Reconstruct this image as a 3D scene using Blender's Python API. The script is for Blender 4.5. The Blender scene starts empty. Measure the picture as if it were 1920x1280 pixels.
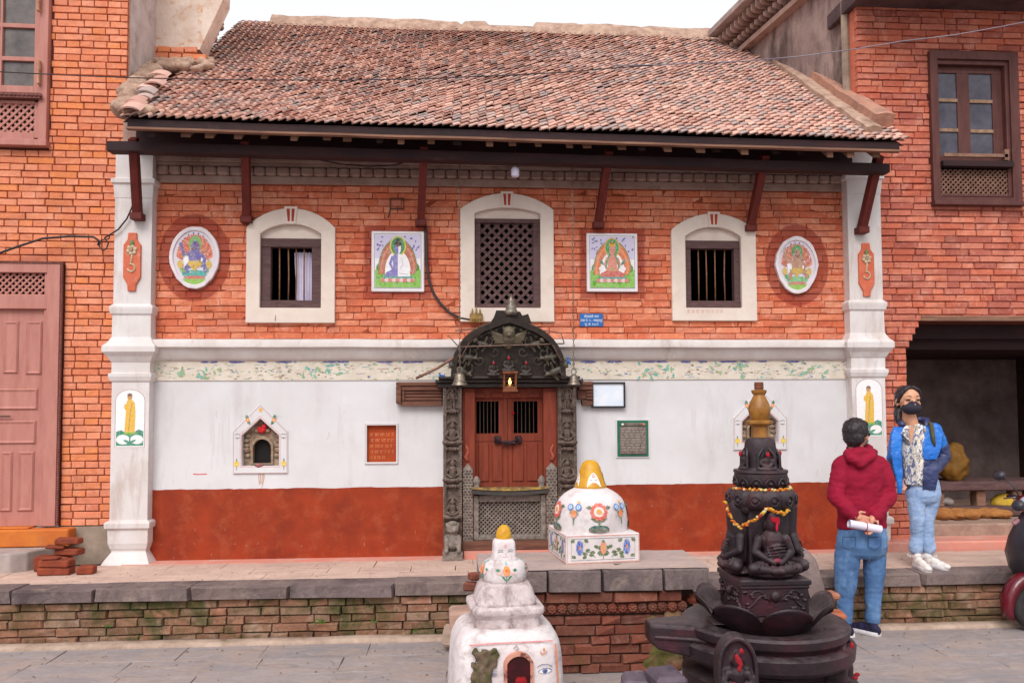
import bpy, math, random
from mathutils import Vector, Matrix, noise
from math import sin, cos, pi, radians
rnd = random.Random(11)
V = Vector
scene = bpy.context.scene

# ---------------------------------------------------------------- camera
FOC, YAW, PITCH, ROLL, SHIFT = 1500.0, radians(3.8), radians(2.6), 0.005, 62.0
CAM = V((0.0, -7.33, 1.77))
_F = V((sin(YAW)*cos(PITCH), cos(YAW)*cos(PITCH), sin(PITCH)))
_R0 = V((cos(YAW), -sin(YAW), 0)); _U0 = _R0.cross(_F)
_R = _R0*cos(ROLL) - _U0*sin(ROLL); _U = _U0*cos(ROLL) + _R0*sin(ROLL)
cam = bpy.data.cameras.new('camera'); cam_o = bpy.data.objects.new('camera', cam)
scene.collection.objects.link(cam_o); scene.camera = cam_o
cam.sensor_width = 36; cam.lens = 36*FOC/1920; cam.shift_y = SHIFT/1920
cam.clip_start = 0.05; cam.clip_end = 500
cam_o.matrix_world = Matrix(((_R.x, _U.x, -_F.x, CAM.x), (_R.y, _U.y, -_F.y, CAM.y), (_R.z, _U.z, -_F.z, CAM.z), (0, 0, 0, 1)))

def at(px, py, Y=0.0):
    """point of the place seen at a photograph pixel, on the upright plane Y"""
    d = _R*(px-960) - _U*(py-640-SHIFT) + _F*FOC
    return CAM + d*((Y-CAM.y)/d.y)
def atz(px, py, z):
    d = _R*(px-960) - _U*(py-640-SHIFT) + _F*FOC
    return CAM + d*((z-CAM.z)/d.z)
def X(px, py, Y=0.0): return at(px, py, Y).x
def Z(px, py, Y=0.0): return at(px, py, Y).z

# ---------------------------------------------------------------- sky, sun, exposure (bright overcast day)
SUN_EL, SUN_AZ = radians(46), radians(196)
world = bpy.data.worlds.new('World'); scene.world = world; world.use_nodes = True
nt = world.node_tree; nt.nodes.clear()
w_out = nt.nodes.new('ShaderNodeOutputWorld'); w_bg = nt.nodes.new('ShaderNodeBackground')
w_sky = nt.nodes.new('ShaderNodeTexSky'); w_sky.sky_type = 'NISHITA'; w_sky.sun_disc = False
w_sky.sun_elevation = SUN_EL; w_sky.sun_rotation = SUN_AZ; w_sky.dust_density = 6.0; w_sky.air_density = 1.0
w_hs = nt.nodes.new('ShaderNodeHueSaturation'); w_hs.inputs['Saturation'].default_value = 0.12
w_mx = nt.nodes.new('ShaderNodeMixRGB'); w_mx.inputs[0].default_value = 0.72; w_mx.inputs[2].default_value = (12.3, 12.3, 12.6, 1)
nt.links.new(w_sky.outputs[0], w_hs.inputs['Color']); nt.links.new(w_hs.outputs[0], w_mx.inputs[1])
nt.links.new(w_mx.outputs[0], w_bg.inputs[0]); nt.links.new(w_bg.outputs[0], w_out.inputs[0])
w_bg.inputs[1].default_value = 0.070
sun = bpy.data.lights.new('sun', 'SUN'); sun.energy = 1.5; sun.angle = radians(32); sun.color = (1.0, 0.97, 0.94)
sun_o = bpy.data.objects.new('sun', sun); scene.collection.objects.link(sun_o)
sun_o.rotation_euler = V((sin(SUN_AZ)*cos(SUN_EL), cos(SUN_AZ)*cos(SUN_EL), sin(SUN_EL))).to_track_quat('Z', 'Y').to_euler()
scene.view_settings.view_transform = 'Standard'; scene.view_settings.look = 'None'
scene.view_settings.exposure = 0.57; scene.view_settings.gamma = 1.0
scene.view_settings.use_curve_mapping = False

# ---------------------------------------------------------------- helpers: objects
COL = scene.collection
ORG = {}                                  # world origin of each object's parts
def thing(name, loc, label, cat, group=None, kind=None):
    o = bpy.data.objects.new(name, None); COL.objects.link(o); o.location = loc; ORG[o] = V(loc)
    o.empty_display_size = 0.1
    tag(o, label, cat, group, kind); return o
def tag(o, label=None, cat=None, group=None, kind=None):
    if label: o['label'] = label
    if cat: o['category'] = cat
    if group: o['group'] = group
    if kind: o['kind'] = kind
    return o
def link(name, data, parent=None):
    o = bpy.data.objects.new(name, data); COL.objects.link(o)
    if parent is not None:
        o.parent = parent; ORG[o] = ORG[parent]
    else: ORG[o] = V((0, 0, 0))
    return o

# ---------------------------------------------------------------- helpers: meshes
def circ(n, a0=0.0): return [(cos(a0+2*pi*i/n), sin(a0+2*pi*i/n)) for i in range(n)]
class MB:
    def __init__(s): s.v = []; s.f = []; s.m = []; s.c = []; s.r = []; s.mi = 0; s.col = (1, 1, 1); s.rv = 0.5
    def add(s, vs, fs):
        b = len(s.v); s.v += [V(p) for p in vs]
        for f in fs:
            s.f.append([b+i for i in f]); s.m.append(s.mi); s.c.append(s.col); s.r.append(s.rv)
    def box(s, x0, x1, y0, y1, z0, z1):
        s.add([(x0,y0,z0),(x1,y0,z0),(x1,y1,z0),(x0,y1,z0),(x0,y0,z1),(x1,y0,z1),(x1,y1,z1),(x0,y1,z1)],
              [(3,2,1,0),(4,5,6,7),(0,1,5,4),(1,2,6,5),(2,3,7,6),(3,0,4,7)])
    def rbox(s, x0, x1, y0, y1, z0, z1, b=0.006):
        """box with every edge chamfered"""
        xs=(x0,x1); ys=(y0,y1); zs=(z0,z1); b=min(b,(x1-x0)*.45,(y1-y0)*.45,(z1-z0)*.45); vs=[]; idx={}
        for i in (0,1):
            for j in (0,1):
                for k in (0,1):
                    dx=b*(1-2*i); dy=b*(1-2*j); dz=b*(1-2*k); p=V((xs[i],ys[j],zs[k]))
                    for ax,o in enumerate(((0,dy,dz),(dx,0,dz),(dx,dy,0))):
                        idx[i,j,k,ax]=len(vs); vs.append(p+V(o))
        fs=[]; g=lambda i,j,k,a: idx[i,j,k,a]
        fs+=[[g(0,0,0,0),g(0,0,1,0),g(0,1,1,0),g(0,1,0,0)],[g(1,0,0,0),g(1,1,0,0),g(1,1,1,0),g(1,0,1,0)],
             [g(0,0,0,1),g(1,0,0,1),g(1,0,1,1),g(0,0,1,1)],[g(0,1,0,1),g(0,1,1,1),g(1,1,1,1),g(1,1,0,1)],
             [g(0,0,0,2),g(0,1,0,2),g(1,1,0,2),g(1,0,0,2)],[g(0,0,1,2),g(1,0,1,2),g(1,1,1,2),g(0,1,1,2)]]
        for k in (0,1):
            for j in (0,1): fs.append([g(0,j,k,1),g(1,j,k,1),g(1,j,k,2),g(0,j,k,2)])
            for i in (0,1): fs.append([g(i,0,k,0),g(i,1,k,0),g(i,1,k,2),g(i,0,k,2)])
        for i in (0,1):
            for j in (0,1): fs.append([g(i,j,0,0),g(i,j,1,0),g(i,j,1,1),g(i,j,0,1)])
        for i in (0,1):
            for j in (0,1):
                for k in (0,1): fs.append([g(i,j,k,0),g(i,j,k,1),g(i,j,k,2)])
        s.add(vs, fs)
    def prism(s, poly, y0, y1):
        """outline in (x,z), standing from y0 (front) to y1 (back)"""
        n=len(poly); vs=[(x,y0,z) for x,z in poly]+[(x,y1,z) for x,z in poly]
        s.add(vs, [list(range(n)), list(range(2*n-1,n-1,-1))]+[(i,i+n,(i+1)%n+n,(i+1)%n) for i in range(n)])
    def prism_yz(s, poly, x0, x1):
        n=len(poly); vs=[(x0,y,z) for y,z in poly]+[(x1,y,z) for y,z in poly]
        s.add(vs, [list(range(n)), list(range(2*n-1,n-1,-1))]+[(i,i+n,(i+1)%n+n,(i+1)%n) for i in range(n)])
    def prism_xy(s, poly, z0, z1):
        n=len(poly); vs=[(x,y,z0) for x,y in poly]+[(x,y,z1) for x,y in poly]
        s.add(vs, [list(range(n-1,-1,-1)), list(range(n,2*n))]+[(i,(i+1)%n,(i+1)%n+n,i+n) for i in range(n)])
    def ring(s, outer, inner, y0, y1, closed=True):
        """flat frame between two outlines of equal length (x,z), from y0 to y1"""
        n=len(outer); vs=[(x,y0,z) for x,z in outer]+[(x,y0,z) for x,z in inner]+[(x,y1,z) for x,z in outer]+[(x,y1,z) for x,z in inner]
        fs=[]
        for i in range(n if closed else n-1):
            j=(i+1)%n
            fs+=[(i,j,n+j,n+i),(2*n+i,3*n+i,3*n+j,2*n+j),(i,2*n+i,2*n+j,j),(n+i,n+j,3*n+j,3*n+i)]
        if not closed: fs+=[(0,n,3*n,2*n),(n-1,3*n-1,4*n-1,2*n-1)]
        s.add(vs, fs)
    def loft(s, rings, cap0=True, cap1=True, closed=True):
        n=len(rings[0]); vs=[p for r in rings for p in r]; fs=[]
        for k in range(len(rings)-1):
            for i in range(n if closed else n-1):
                j=(i+1)%n; fs.append((k*n+i,k*n+j,(k+1)*n+j,(k+1)*n+i))
        if cap0: fs.append(list(range(n-1,-1,-1)))
        if cap1: fs.append([(len(rings)-1)*n+i for i in range(n)])
        s.add(vs, fs)
    def lathe(s, c, prof, n=24, a0=0.0, sx=1.0, sy=1.0):
        s.loft([[(c[0]+r*sx*x, c[1]+r*sy*y, c[2]+z) for x,y in circ(n,a0)] for r,z in prof])
    def stack(s, prof):
        """square section tower: (x0,x1,y0,y1,z)"""
        s.loft([[(a,c,z),(b,c,z),(b,d,z),(a,d,z)] for a,b,c,d,z in prof])
    def tube(s, pts, r, n=8, caps=True):
        pts=[V(p) for p in pts]; rs=r if isinstance(r,(list,tuple)) else [r]*len(pts); rings=[]; up=None
        for i,p in enumerate(pts):
            t=(pts[min(i+1,len(pts)-1)]-pts[max(i-1,0)]).normalized()
            if up is None or abs(up.dot(t))>.99: up=V((0,0,1)) if abs(t.z)<.9 else V((0,1,0))
            a=t.cross(up).normalized(); b=a.cross(t).normalized(); up=b
            rings.append([p+(a*x+b*y)*rs[i] for x,y in circ(n)])
        s.loft(rings, caps, caps)
    def ell(s, c, r, n=10, m=7, M=None):
        c=V(c); r=(r,r,r) if isinstance(r,(int,float)) else r; vs=[]; fs=[]
        T=(lambda p:c+(M@p)) if M else (lambda p:c+p)
        vs.append(T(V((0,0,-r[2]))))
        for k in range(1,m):
            a=-pi/2+pi*k/m
            for x,y in circ(n): vs.append(T(V((r[0]*x*cos(a),r[1]*y*cos(a),r[2]*sin(a)))))
        vs.append(T(V((0,0,r[2])))); e=len(vs)-1
        for i in range(n):
            j=(i+1)%n; fs.append((0,1+j,1+i)); fs.append((e,1+(m-2)*n+i,1+(m-2)*n+j))
            for k in range(m-2): fs.append((1+k*n+i,1+k*n+j,1+(k+1)*n+j,1+(k+1)*n+i))
        s.add(vs, fs)
    def cap(s, p0, r0, p1, r1, n=10, fl=1.0):
        """tapered limb with rounded ends; fl flattens it front to back"""
        p0=V(p0); p1=V(p1); d=p1-p0; L=d.length or 1e-6; t=d/L
        up=V((0,1,0)) if abs(t.y)<.9 else V((1,0,0)); a=t.cross(up).normalized(); b=a.cross(t).normalized()
        rings=[]
        for k in range(4):
            q=pi/2*(1-k/3*.999) if k<3 else 0
            rings.append((p0-t*r0*sin(q), r0*max(cos(q),.02)))
        for k in range(4):
            q=pi/2*k/3
            rings.append((p1+t*r1*sin(q), r1*max(cos(q),.02)))
        s.loft([[p+(a*x+b*y*fl)*r for x,y in circ(n)] for p,r in rings])
    def xf(s, M, start=0):
        for i in range(start,len(s.v)): s.v[i]=M@s.v[i]
    def mesh(s, name, mats, smooth=False, org=None, attr=True):
        me=bpy.data.meshes.new(name); o=org or V((0,0,0))
        me.from_pydata([tuple(p-o) for p in s.v], [], s.f)
        mats=mats if isinstance(mats,(list,tuple)) else [mats]
        for m in mats: me.materials.append(m)
        if len(mats)>1: me.polygons.foreach_set('material_index', s.m)
        if smooth: me.polygons.foreach_set('use_smooth', [True]*len(s.f))
        if attr:
            ca=me.attributes.new('Col','FLOAT_COLOR','FACE'); ca.data.foreach_set('color',[x for c in s.c for x in (*c[:3],1)])
            ra=me.attributes.new('rv','FLOAT','FACE'); ra.data.foreach_set('value', s.r)
        return me
    def build(s, name, mats, parent=None, smooth=False, attr=False, fuse=0, relax=0, wob=None, angle=None, bevel=0):
        org=ORG[parent] if parent is not None else V((0,0,0))
        if fuse: me=fused(s, name, mats, org, fuse, relax, wob)
        else: me=s.mesh(name, mats, smooth, org, attr)
        o=link(name, me, parent)
        if angle and not fuse:
            me.polygons.foreach_set('use_smooth',[True]*len(me.polygons))
            me.set_sharp_from_angle(angle=radians(angle))
        if bevel:
            bv=o.modifiers.new('bevel','BEVEL'); bv.width=bevel; bv.segments=2; bv.limit_method='ANGLE'
        return o
def fused(mb, name, mats, org, voxel, relax=0, wob=None):
    """melt overlapping volumes into one continuous skin"""
    tmp=bpy.data.objects.new('tmp', mb.mesh('tmp', [], attr=False)); COL.objects.link(tmp)
    md=tmp.modifiers.new('r','REMESH'); md.mode='VOXEL'; md.voxel_size=voxel; md.use_smooth_shade=True
    if relax:
        sm=tmp.modifiers.new('s','SMOOTH'); sm.iterations=relax; sm.factor=.5
    dg=bpy.context.evaluated_depsgraph_get(); dg.update()
    me=bpy.data.meshes.new_from_object(tmp.evaluated_get(dg)); me.name=name
    bpy.data.objects.remove(tmp)
    me.materials.clear()
    for m in (mats if isinstance(mats,(list,tuple)) else [mats]): me.materials.append(m)
    if wob:
        ns=[v.normal.copy() for v in me.vertices]
        for v,nn in zip(me.vertices,ns): v.co=v.co+nn*wob(v.co, nn)
    for v in me.vertices: v.co=v.co-org
    me.polygons.foreach_set('use_smooth',[True]*len(me.polygons))
    return me
def clip_rect(poly, x0, x1, z0, z1):
    def cut(P, ins, inter):
        out=[]
        for i in range(len(P)):
            a,b=P[i-1],P[i]
            if ins(b):
                if not ins(a): out.append(inter(a,b))
                out.append(b)
            elif ins(a): out.append(inter(a,b))
        return out
    def lx(v): return lambda a,b:(v,a[1]+(b[1]-a[1])*(v-a[0])/(b[0]-a[0]))
    def lz(v): return lambda a,b:(a[0]+(b[0]-a[0])*(v-a[1])/(b[1]-a[1]),v)
    for ins,it in ((lambda p:p[0]>=x0,lx(x0)),(lambda p:p[0]<=x1,lx(x1)),(lambda p:p[1]>=z0,lz(z0)),(lambda p:p[1]<=z1,lz(z1))):
        if poly: poly=cut(poly,ins,it)
    return poly

# ---------------------------------------------------------------- helpers: materials
def lin(r,g,b):
    f=lambda c: c/12.92 if c<=.04045 else ((c+.055)/1.055)**2.4
    return (f(r/255),f(g/255),f(b/255))
MATS={}
class NT:
    """small node-graph writer"""
    def __init__(s, name):
        s.m=bpy.data.materials.new(name); s.m.use_nodes=True; s.t=s.m.node_tree; s.b=s.t.nodes['Principled BSDF']
        s.pos=s.n('ShaderNodeNewGeometry').outputs['Position']
    def n(s, typ, **kw):
        nd=s.t.nodes.new(typ)
        for k,v in kw.items(): setattr(nd,k,v)
        return nd
    def set(s, sock, v):
        if hasattr(v,'is_output'): s.t.links.new(v, sock)
        elif isinstance(v,(tuple,list)) and len(v)==3 and sock.type=='RGBA': sock.default_value=(*v,1)
        else: sock.default_value=v
    def noise(s, scale, detail=4, rough=.6, dist=0.0, vec=None, stretch=None):
        nd=s.n('ShaderNodeTexNoise'); nd.inputs['Scale'].default_value=scale; nd.inputs['Detail'].default_value=detail
        nd.inputs['Roughness'].default_value=rough; nd.inputs['Distortion'].default_value=dist
        v=vec or s.pos
        if stretch:
            mp=s.n('ShaderNodeMapping'); mp.inputs['Scale'].default_value=stretch; s.t.links.new(v,mp.inputs[0]); v=mp.outputs[0]
        s.t.links.new(v, nd.inputs['Vector']); return nd.outputs['Fac']
    def ramp(s, fac, stops, interp='LINEAR'):
        nd=s.n('ShaderNodeValToRGB'); cr=nd.color_ramp; cr.interpolation=interp
        while len(cr.elements)<len(stops): cr.elements.new(0.5)
        for e,(p,c) in zip(cr.elements,stops):
            e.position=p; e.color=(*c,1) if isinstance(c,(tuple,list)) else (c,c,c,1)
        s.t.links.new(fac, nd.inputs[0]); return nd.outputs[0]
    def mix(s, fac, a, b, mode='MIX'):
        nd=s.n('ShaderNodeMixRGB', blend_type=mode); s.set(nd.inputs[0],fac); s.set(nd.inputs[1],a); s.set(nd.inputs[2],b); return nd.outputs[0]
    def math(s, op, a, b=0.0, clamp=False):
        nd=s.n('ShaderNodeMath', operation=op); nd.use_clamp=clamp; s.set(nd.inputs[0],a); s.set(nd.inputs[1],b); return nd.outputs[0]
    def sep(s):
        nd=s.n('ShaderNodeSeparateXYZ'); s.t.links.new(s.pos, nd.inputs[0]); return nd.outputs
    def objrand(s): return s.n('ShaderNodeObjectInfo').outputs['Random']
    def attr(s, name, out='Fac'): 
        nd=s.n('ShaderNodeAttribute'); nd.attribute_name=name; return nd.outputs[out]
    def bump(s, h, strength=.3, dist=.01):
        nd=s.n('ShaderNodeBump'); nd.inputs['Strength'].default_value=strength; nd.inputs['Distance'].default_value=dist
        s.t.links.new(h, nd.inputs['Height']); s.t.links.new(nd.outputs[0], s.b.inputs['Normal'])
    def done(s, col, rough=.8, metal=0.0, spec=.3):
        s.set(s.b.inputs['Base Color'], col); s.set(s.b.inputs['Roughness'], rough)
        s.b.inputs['Metallic'].default_value=metal; s.b.inputs['Specular IOR Level'].default_value=spec
        MATS[s.m.name]=s.m; return s.m
def plain(name, c, c2=None, scale=6.0, rough=.8, bump=.15, bscale=90.0, bdist=.004, metal=0.0, spec=.3, dirt=None, dscale=2.5, damt=(.55,.75), stretch=None, dstretch=None):
    """two-tone mottled surface with fine relief and optional shaped dirt"""
    g=NT(name); c2=c2 or tuple(x*.72 for x in c)
    col=g.mix(g.ramp(g.noise(scale,5,.65,stretch=stretch),[(.33,0.0),(.68,1.0)]), c, c2)
    if dirt: col=g.mix(g.ramp(g.noise(dscale,6,.7,.3,stretch=dstretch),[(damt[0],0.0),(damt[1],.85)]), col, dirt)
    if bump: g.bump(g.noise(bscale,4,.7,stretch=stretch), bump, bdist)
    return g.done(col, rough, metal, spec)
def paint_mat(name='paint', rough=.6):
    g=NT(name); col=g.attr('Col','Color'); col=g.mix(g.ramp(g.noise(45,4,.7),[(.42,0.0),(.75,.5)]), col, (.62,.58,.53))
    col=g.mix(g.ramp(g.noise(140,4,.7),[(.56,0.0),(.7,.4)]), col, (.70,.66,.62))
    g.bump(g.noise(120,3), .1, .002); return g.done(col, rough)

class Paint(MB):
    """flat painted shapes laid in thin coats on a surface given by fn(u,v,h)"""
    def __init__(s, fn, h0=.0012, step=.0001): super().__init__(); s.fn=fn; s.h=s.h0=h0; s.step=step
    def fresh(s): s.h=s.h0
    def poly(s, col, pts, fan=True):
        s.col=lin(*col); n=len(pts)
        cu=sum(p[0] for p in pts)/n; cv=sum(p[1] for p in pts)/n
        s.add([s.fn(cu,cv,s.h)]+[s.fn(u,v,s.h) for u,v in pts], [(0,1+i,1+(i+1)%n) for i in range(n)]); s.h+=s.step
    def ell(s, col, cx, cy, rx, ry, n=18, a0=0, a1=2*pi): 
        s.poly(col, [(cx+rx*cos(a0+(a1-a0)*i/n), cy+ry*sin(a0+(a1-a0)*i/n)) for i in range(n+(a1-a0<6.2))])
    def line(s, col, pts, w, closed=False):
        s.col=lin(*col); n=len(pts); vs=[]
        for i,p in enumerate(pts):
            a=pts[i-1] if (i>0 or closed) else p; b=pts[(i+1)%n] if (i<n-1 or closed) else p
            dx,dy=b[0]-a[0],b[1]-a[1]; L=math.hypot(dx,dy) or 1; nx,ny=-dy/L*w/2,dx/L*w/2
            vs+=[s.fn(p[0]+nx,p[1]+ny,s.h),s.fn(p[0]-nx,p[1]-ny,s.h)]
        s.add(vs,[(2*i,2*i+1,2*((i+1)%n)+1,2*((i+1)%n)) for i in range(n if closed else n-1)]); s.h+=s.step
    def rect(s, col, x0, x1, y0, y1): s.poly(col, [(x0,y0),(x1,y0),(x1,y1),(x0,y1)])
    def leaf(s, col, x, y, a, l, w):
        s.poly(col, [(x+cos(a)*l*t-sin(a)*w*k, y+sin(a)*l*t+cos(a)*w*k) for t,k in ((0,0),(.25,.42),(.55,.5),(.85,.25),(1,0),(.85,-.25),(.55,-.5),(.25,-.42))])
# ---------------------------------------------------------------- materials
def brick_mat(name, tones, src, pale=(.62,.42,.34), pale_amt=.35, dark=(.10,.035,.022), dark_amt=.35, marks=None, rough=.85, moss=None, base_stain=None):
    g=NT(name)
    r=g.objrand() if src=='obj' else g.attr('rv')
    n=len(tones); col=g.ramp(r,[(i/(n-1),c) for i,c in enumerate(tones)])
    col=g.mix(g.ramp(g.noise(38,6,.75),[(.40,0.0),(.75,.4)]), col, tuple(x*.6 for x in tones[n//2]))
    col=g.mix(g.ramp(g.noise(90,4,.7),[(.58,0.0),(.72,.35)]), col, tuple(min(1,x*1.5+.05) for x in tones[n//2]))
    col=g.mix(g.ramp(g.noise(15,6,.75,.5),[(.46,0.0),(.68,.4)]), col, tuple(x*.72 for x in tones[1]))
    col=g.mix(g.ramp(g.noise(21,5,.75,.8),[(.56,0.0),(.68,.5)]), col, pale)
    col=g.mix(g.ramp(g.noise(5.5,6,.72,.4),[(.52,0.0),(.78,pale_amt)]), col, pale)
    col=g.mix(g.ramp(g.noise(2.3,6,.75,.6),[(.52,0.0),(.80,dark_amt)]), col, dark)
    col=g.mix(g.ramp(g.noise(1.5,7,.75,.9),[(.54,0.0),(.74,.55)]), col, lin(132,84,70))
    col=g.mix(g.ramp(g.noise(3.4,7,.8,1.2,stretch=(1.6,1,.5)),[(.60,0.0),(.72,.45)]), col, lin(226,190,174))
    if marks:
        sx,sy,sz=g.sep(); msk=None
        for kind,cx,cz,hx,hz in marks:
            ax=g.math('ABSOLUTE',g.math('DIVIDE',g.math('SUBTRACT',sx,cx),hx)); az=g.math('ABSOLUTE',g.math('DIVIDE',g.math('SUBTRACT',sz,cz),hz))
            d=g.math('MAXIMUM',ax,az) if kind=='box' else g.math('ADD',g.math('MULTIPLY',ax,ax),g.math('MULTIPLY',az,az))
            d=g.math('ADD',d,g.math('MULTIPLY',g.math('SUBTRACT',g.noise(30,3),.5),.12))
            k=g.math('MULTIPLY',g.math('SUBTRACT',1.0,d),14.0,True)
            msk=k if msk is None else g.math('MAXIMUM',msk,k)
        col=g.mix(g.math('MULTIPLY',msk,.68), col, (.26,.028,.022))
    if moss:
        mk=g.ramp(g.noise(moss[0],6,.7,.5),[(moss[1],0.0),(moss[1]+.14,moss[2])]); col=g.mix(mk, col, (.055,.062,.018))
    g.bump(g.noise(34,7,.8), .7, .010)
    return g.done(col, rough, 0, .2)

M_white=plain('white_plaster', lin(216,214,216), lin(202,197,198), 1.3, .85, .10, 60, .003, dirt=lin(182,174,174), dscale=2.0, damt=(.53,.82), dstretch=(1.4,1,.35))
M_pil=plain('pilaster_plaster', lin(218,212,211), lin(204,194,190), 3.2, .85, .12, 70, .003, dirt=lin(166,138,126), dscale=4.4, damt=(.54,.80), dstretch=(1.3,1,.3))
M_dado=plain('red_dado_paint', lin(156,56,22), lin(124,42,20), 3.4, .75, .10, 70, .002, dirt=lin(158,74,44), dscale=6, damt=(.50,.72))
M_band=plain('grey_band_plaster', lin(176,150,140), lin(150,118,106), 5, .9, .3, 60, .005, dirt=lin(108,74,62), dscale=3.5, damt=(.52,.75))
M_cornice=plain('cornice_plaster', lin(218,211,208), lin(200,188,183), 4, .85, .2, 60, .004, dirt=lin(160,138,128), dscale=3.0, damt=(.58,.8), dstretch=(1,1,.5))
M_surround=plain('window_plaster', lin(226,211,199), lin(212,195,183), 4, .85, .12, 80, .003, dirt=lin(190,164,146), dscale=3, damt=(.6,.84))
M_wood_dark=plain('dark_window_timber', lin(104,78,76), lin(74,52,52), 9, .75, .5, 26, .006, stretch=(1,1,6), dirt=lin(130,106,100), dscale=9, damt=(.6,.85))
M_wood_eave=plain('eave_timber', lin(58,30,30), lin(36,20,24), 7, .7, .3, 40, .004, stretch=(.3,1,1), dirt=lin(96,66,58), dscale=4, damt=(.62,.85))
M_wood_pale=plain('weathered_timber', lin(150,112,92), lin(104,72,58), 9, .85, .4, 40, .005, stretch=(.3,2,2))
M_strut=plain('red_strut_timber', lin(112,42,34), lin(84,32,28), 8, .65, .25, 40, .003, stretch=(2,2,.5))
M_black=plain('interior_shade', (.012,.010,.010), (.02,.016,.015), 3, .95, 0)  # near-black colour stands in for the shade inside rooms and holes
M_iron=plain('iron', lin(70,60,58), lin(98,72,58), 30, .6, .2, 200, .001, metal=.5)
M_bar=plain('rusty_bar', lin(150,104,76), lin(110,72,56), 40, .6, .2, 200, .001)
M_carve=plain('carved_grey_wood', lin(116,98,88), lin(62,48,43), 22, .7, .5, 90, .006, dirt=lin(140,128,122), dscale=30, damt=(.55,.8))
M_carve_pale=plain('carved_pale_wood', lin(150,138,128), lin(98,86,80), 26, .8, .5, 90, .006)
M_torana=plain('smoked_torana_wood', lin(56,44,36), lin(28,22,20), 18, .5, .4, 90, .005, dirt=lin(110,92,70), dscale=16, damt=(.62,.85), spec=.45)
M_door=plain('red_door_wood', lin(134,58,36), lin(112,44,28), 9, .6, .25, 60, .003, stretch=(3,3,.5), dirt=lin(92,38,26), dscale=5, damt=(.6,.85))
M_rust=plain('raw_brown_wood', lin(124,82,66), lin(84,52,42), 10, .8, .4, 50, .006, stretch=(.4,2,3))
M_gold=plain('gold_paint', lin(212,160,30), lin(186,126,18), 12, .45, .2, 120, .003, spec=.5, dirt=lin(130,84,30), dscale=14, damt=(.62,.85))
M_brass=plain('brass', lin(176,140,84), lin(120,96,62), 20, .4, .1, 100, .002, metal=.8)
M_bell=plain('bell_bronze', lin(150,138,124), lin(110,98,88), 20, .45, .1, 100, .002, metal=.75)
M_paint=paint_mat()
M_tile_o=None
M_red=plain('red_paint', lin(178,62,46), lin(150,50,40), 12, .7, .1, 80, .002)
M_cart=plain('cartouche_red', lin(206,112,84), lin(190,92,66), 10, .8, .2, 90, .003, dirt=lin(226,190,176), dscale=9, damt=(.6,.85))
M_clay=plain('stucco_flower', lin(206,186,160), lin(176,150,120), 14, .85, .3, 90, .003)
M_stone_black=None
# roof tiles, two sources of variation
def tile_mat(name, src):
    g=NT(name); r=g.objrand() if src=='obj' else g.attr('rv')
    col=g.ramp(r,[(0,lin(188,144,130)),(.18,lin(210,166,150)),(.42,lin(196,156,144)),(.6,lin(218,180,164)),(.78,lin(186,162,154)),(.9,lin(168,152,148)),(1,lin(224,190,176))],'CONSTANT')
    col=g.mix(g.ramp(g.noise(34,5,.7),[(.42,0.0),(.75,.4)]), col, lin(166,124,112))
    col=g.mix(g.ramp(g.noise(1.1,6,.7,.4),[(.50,0.0),(.72,.5)]), col, lin(176,158,154))
    col=g.mix(g.ramp(g.noise(70,4,.7),[(.60,0.0),(.80,.6)]), col, lin(228,206,192))
    g.bump(g.noise(120,4,.7),.4,.004); return g.done(col,.9,0,.15)
M_tile_o=tile_mat('roof_tile','obj'); M_tile_a=tile_mat('roof_tile_mass','attr')
M_mortar_roof=plain('lime_mortar', lin(196,166,146), lin(150,118,102), 9, .95, .8, 40, .012, dirt=lin(120,94,82), dscale=5, damt=(.52,.75))
# stone and paving
M_slab=None
def slab_mat(name, a, b, pink, src='obj', wet=.7):
    g=NT(name); r=g.objrand()
    col=g.mix(r, a, b); col=g.mix(g.ramp(g.noise(2.2,6,.7,.5,stretch=(1,2.6,1)),[(.42,0.0),(.62,.85)]), col, pink); col=g.mix(g.ramp(g.noise(4.5,6,.75,.8,stretch=(1,3,1)),[(.50,0.0),(.66,.55)]), col, tuple(x*1.35 for x in a)); col=g.mix(g.ramp(g.noise(3.1,6,.75,.8,stretch=(1,3,1)),[(.54,0.0),(.72,.6)]), col, tuple(x*.55 for x in b))
    col=g.mix(g.ramp(g.noise(26,5,.75),[(.45,0.0),(.8,.4)]), col, tuple(x*.5 for x in a))
    g.bump(g.noise(22,6,.75,stretch=(1,2,1)),.35,.012); return g.done(col,wet,0,.35)
M_court=slab_mat('courtyard_stone', lin(152,142,142), lin(140,132,134), lin(166,146,136))
M_sand=plain('sandy_joint', lin(118,106,104), lin(96,86,84), 9, .95, .4, 60, .006)
M_pave=slab_mat('plinth_paver', lin(196,168,154), lin(180,152,140), lin(206,176,160), wet=.9)
M_coping=plain('coping_stone', lin(128,112,112), lin(96,80,84), 7, .75, .6, 35, .012, dirt=lin(150,128,116), dscale=5, damt=(.5,.75))
M_curb=plain('curb_stone', lin(186,162,146), lin(150,126,112), 8, .9, .6, 35, .012, dirt=lin(90,86,50), dscale=5, damt=(.6,.8))
M_pinkstrip=plain('pink_limewash', lin(212,132,116), lin(200,142,126), 6, .9, .3, 60, .004, dirt=lin(206,172,158), dscale=4, damt=(.5,.75))
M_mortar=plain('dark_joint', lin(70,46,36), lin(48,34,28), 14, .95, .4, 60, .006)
M_mortar_red=plain('red_joint', lin(166,82,54), lin(120,54,36), 9, .95, .4, 60, .006)
M_mortar_left=plain('brown_joint', lin(112,56,40), lin(84,42,32), 12, .95, .3, 60, .006)
M_moss=plain('moss', lin(98,102,38), lin(66,70,28), 24, .95, .8, 80, .01)
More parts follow.
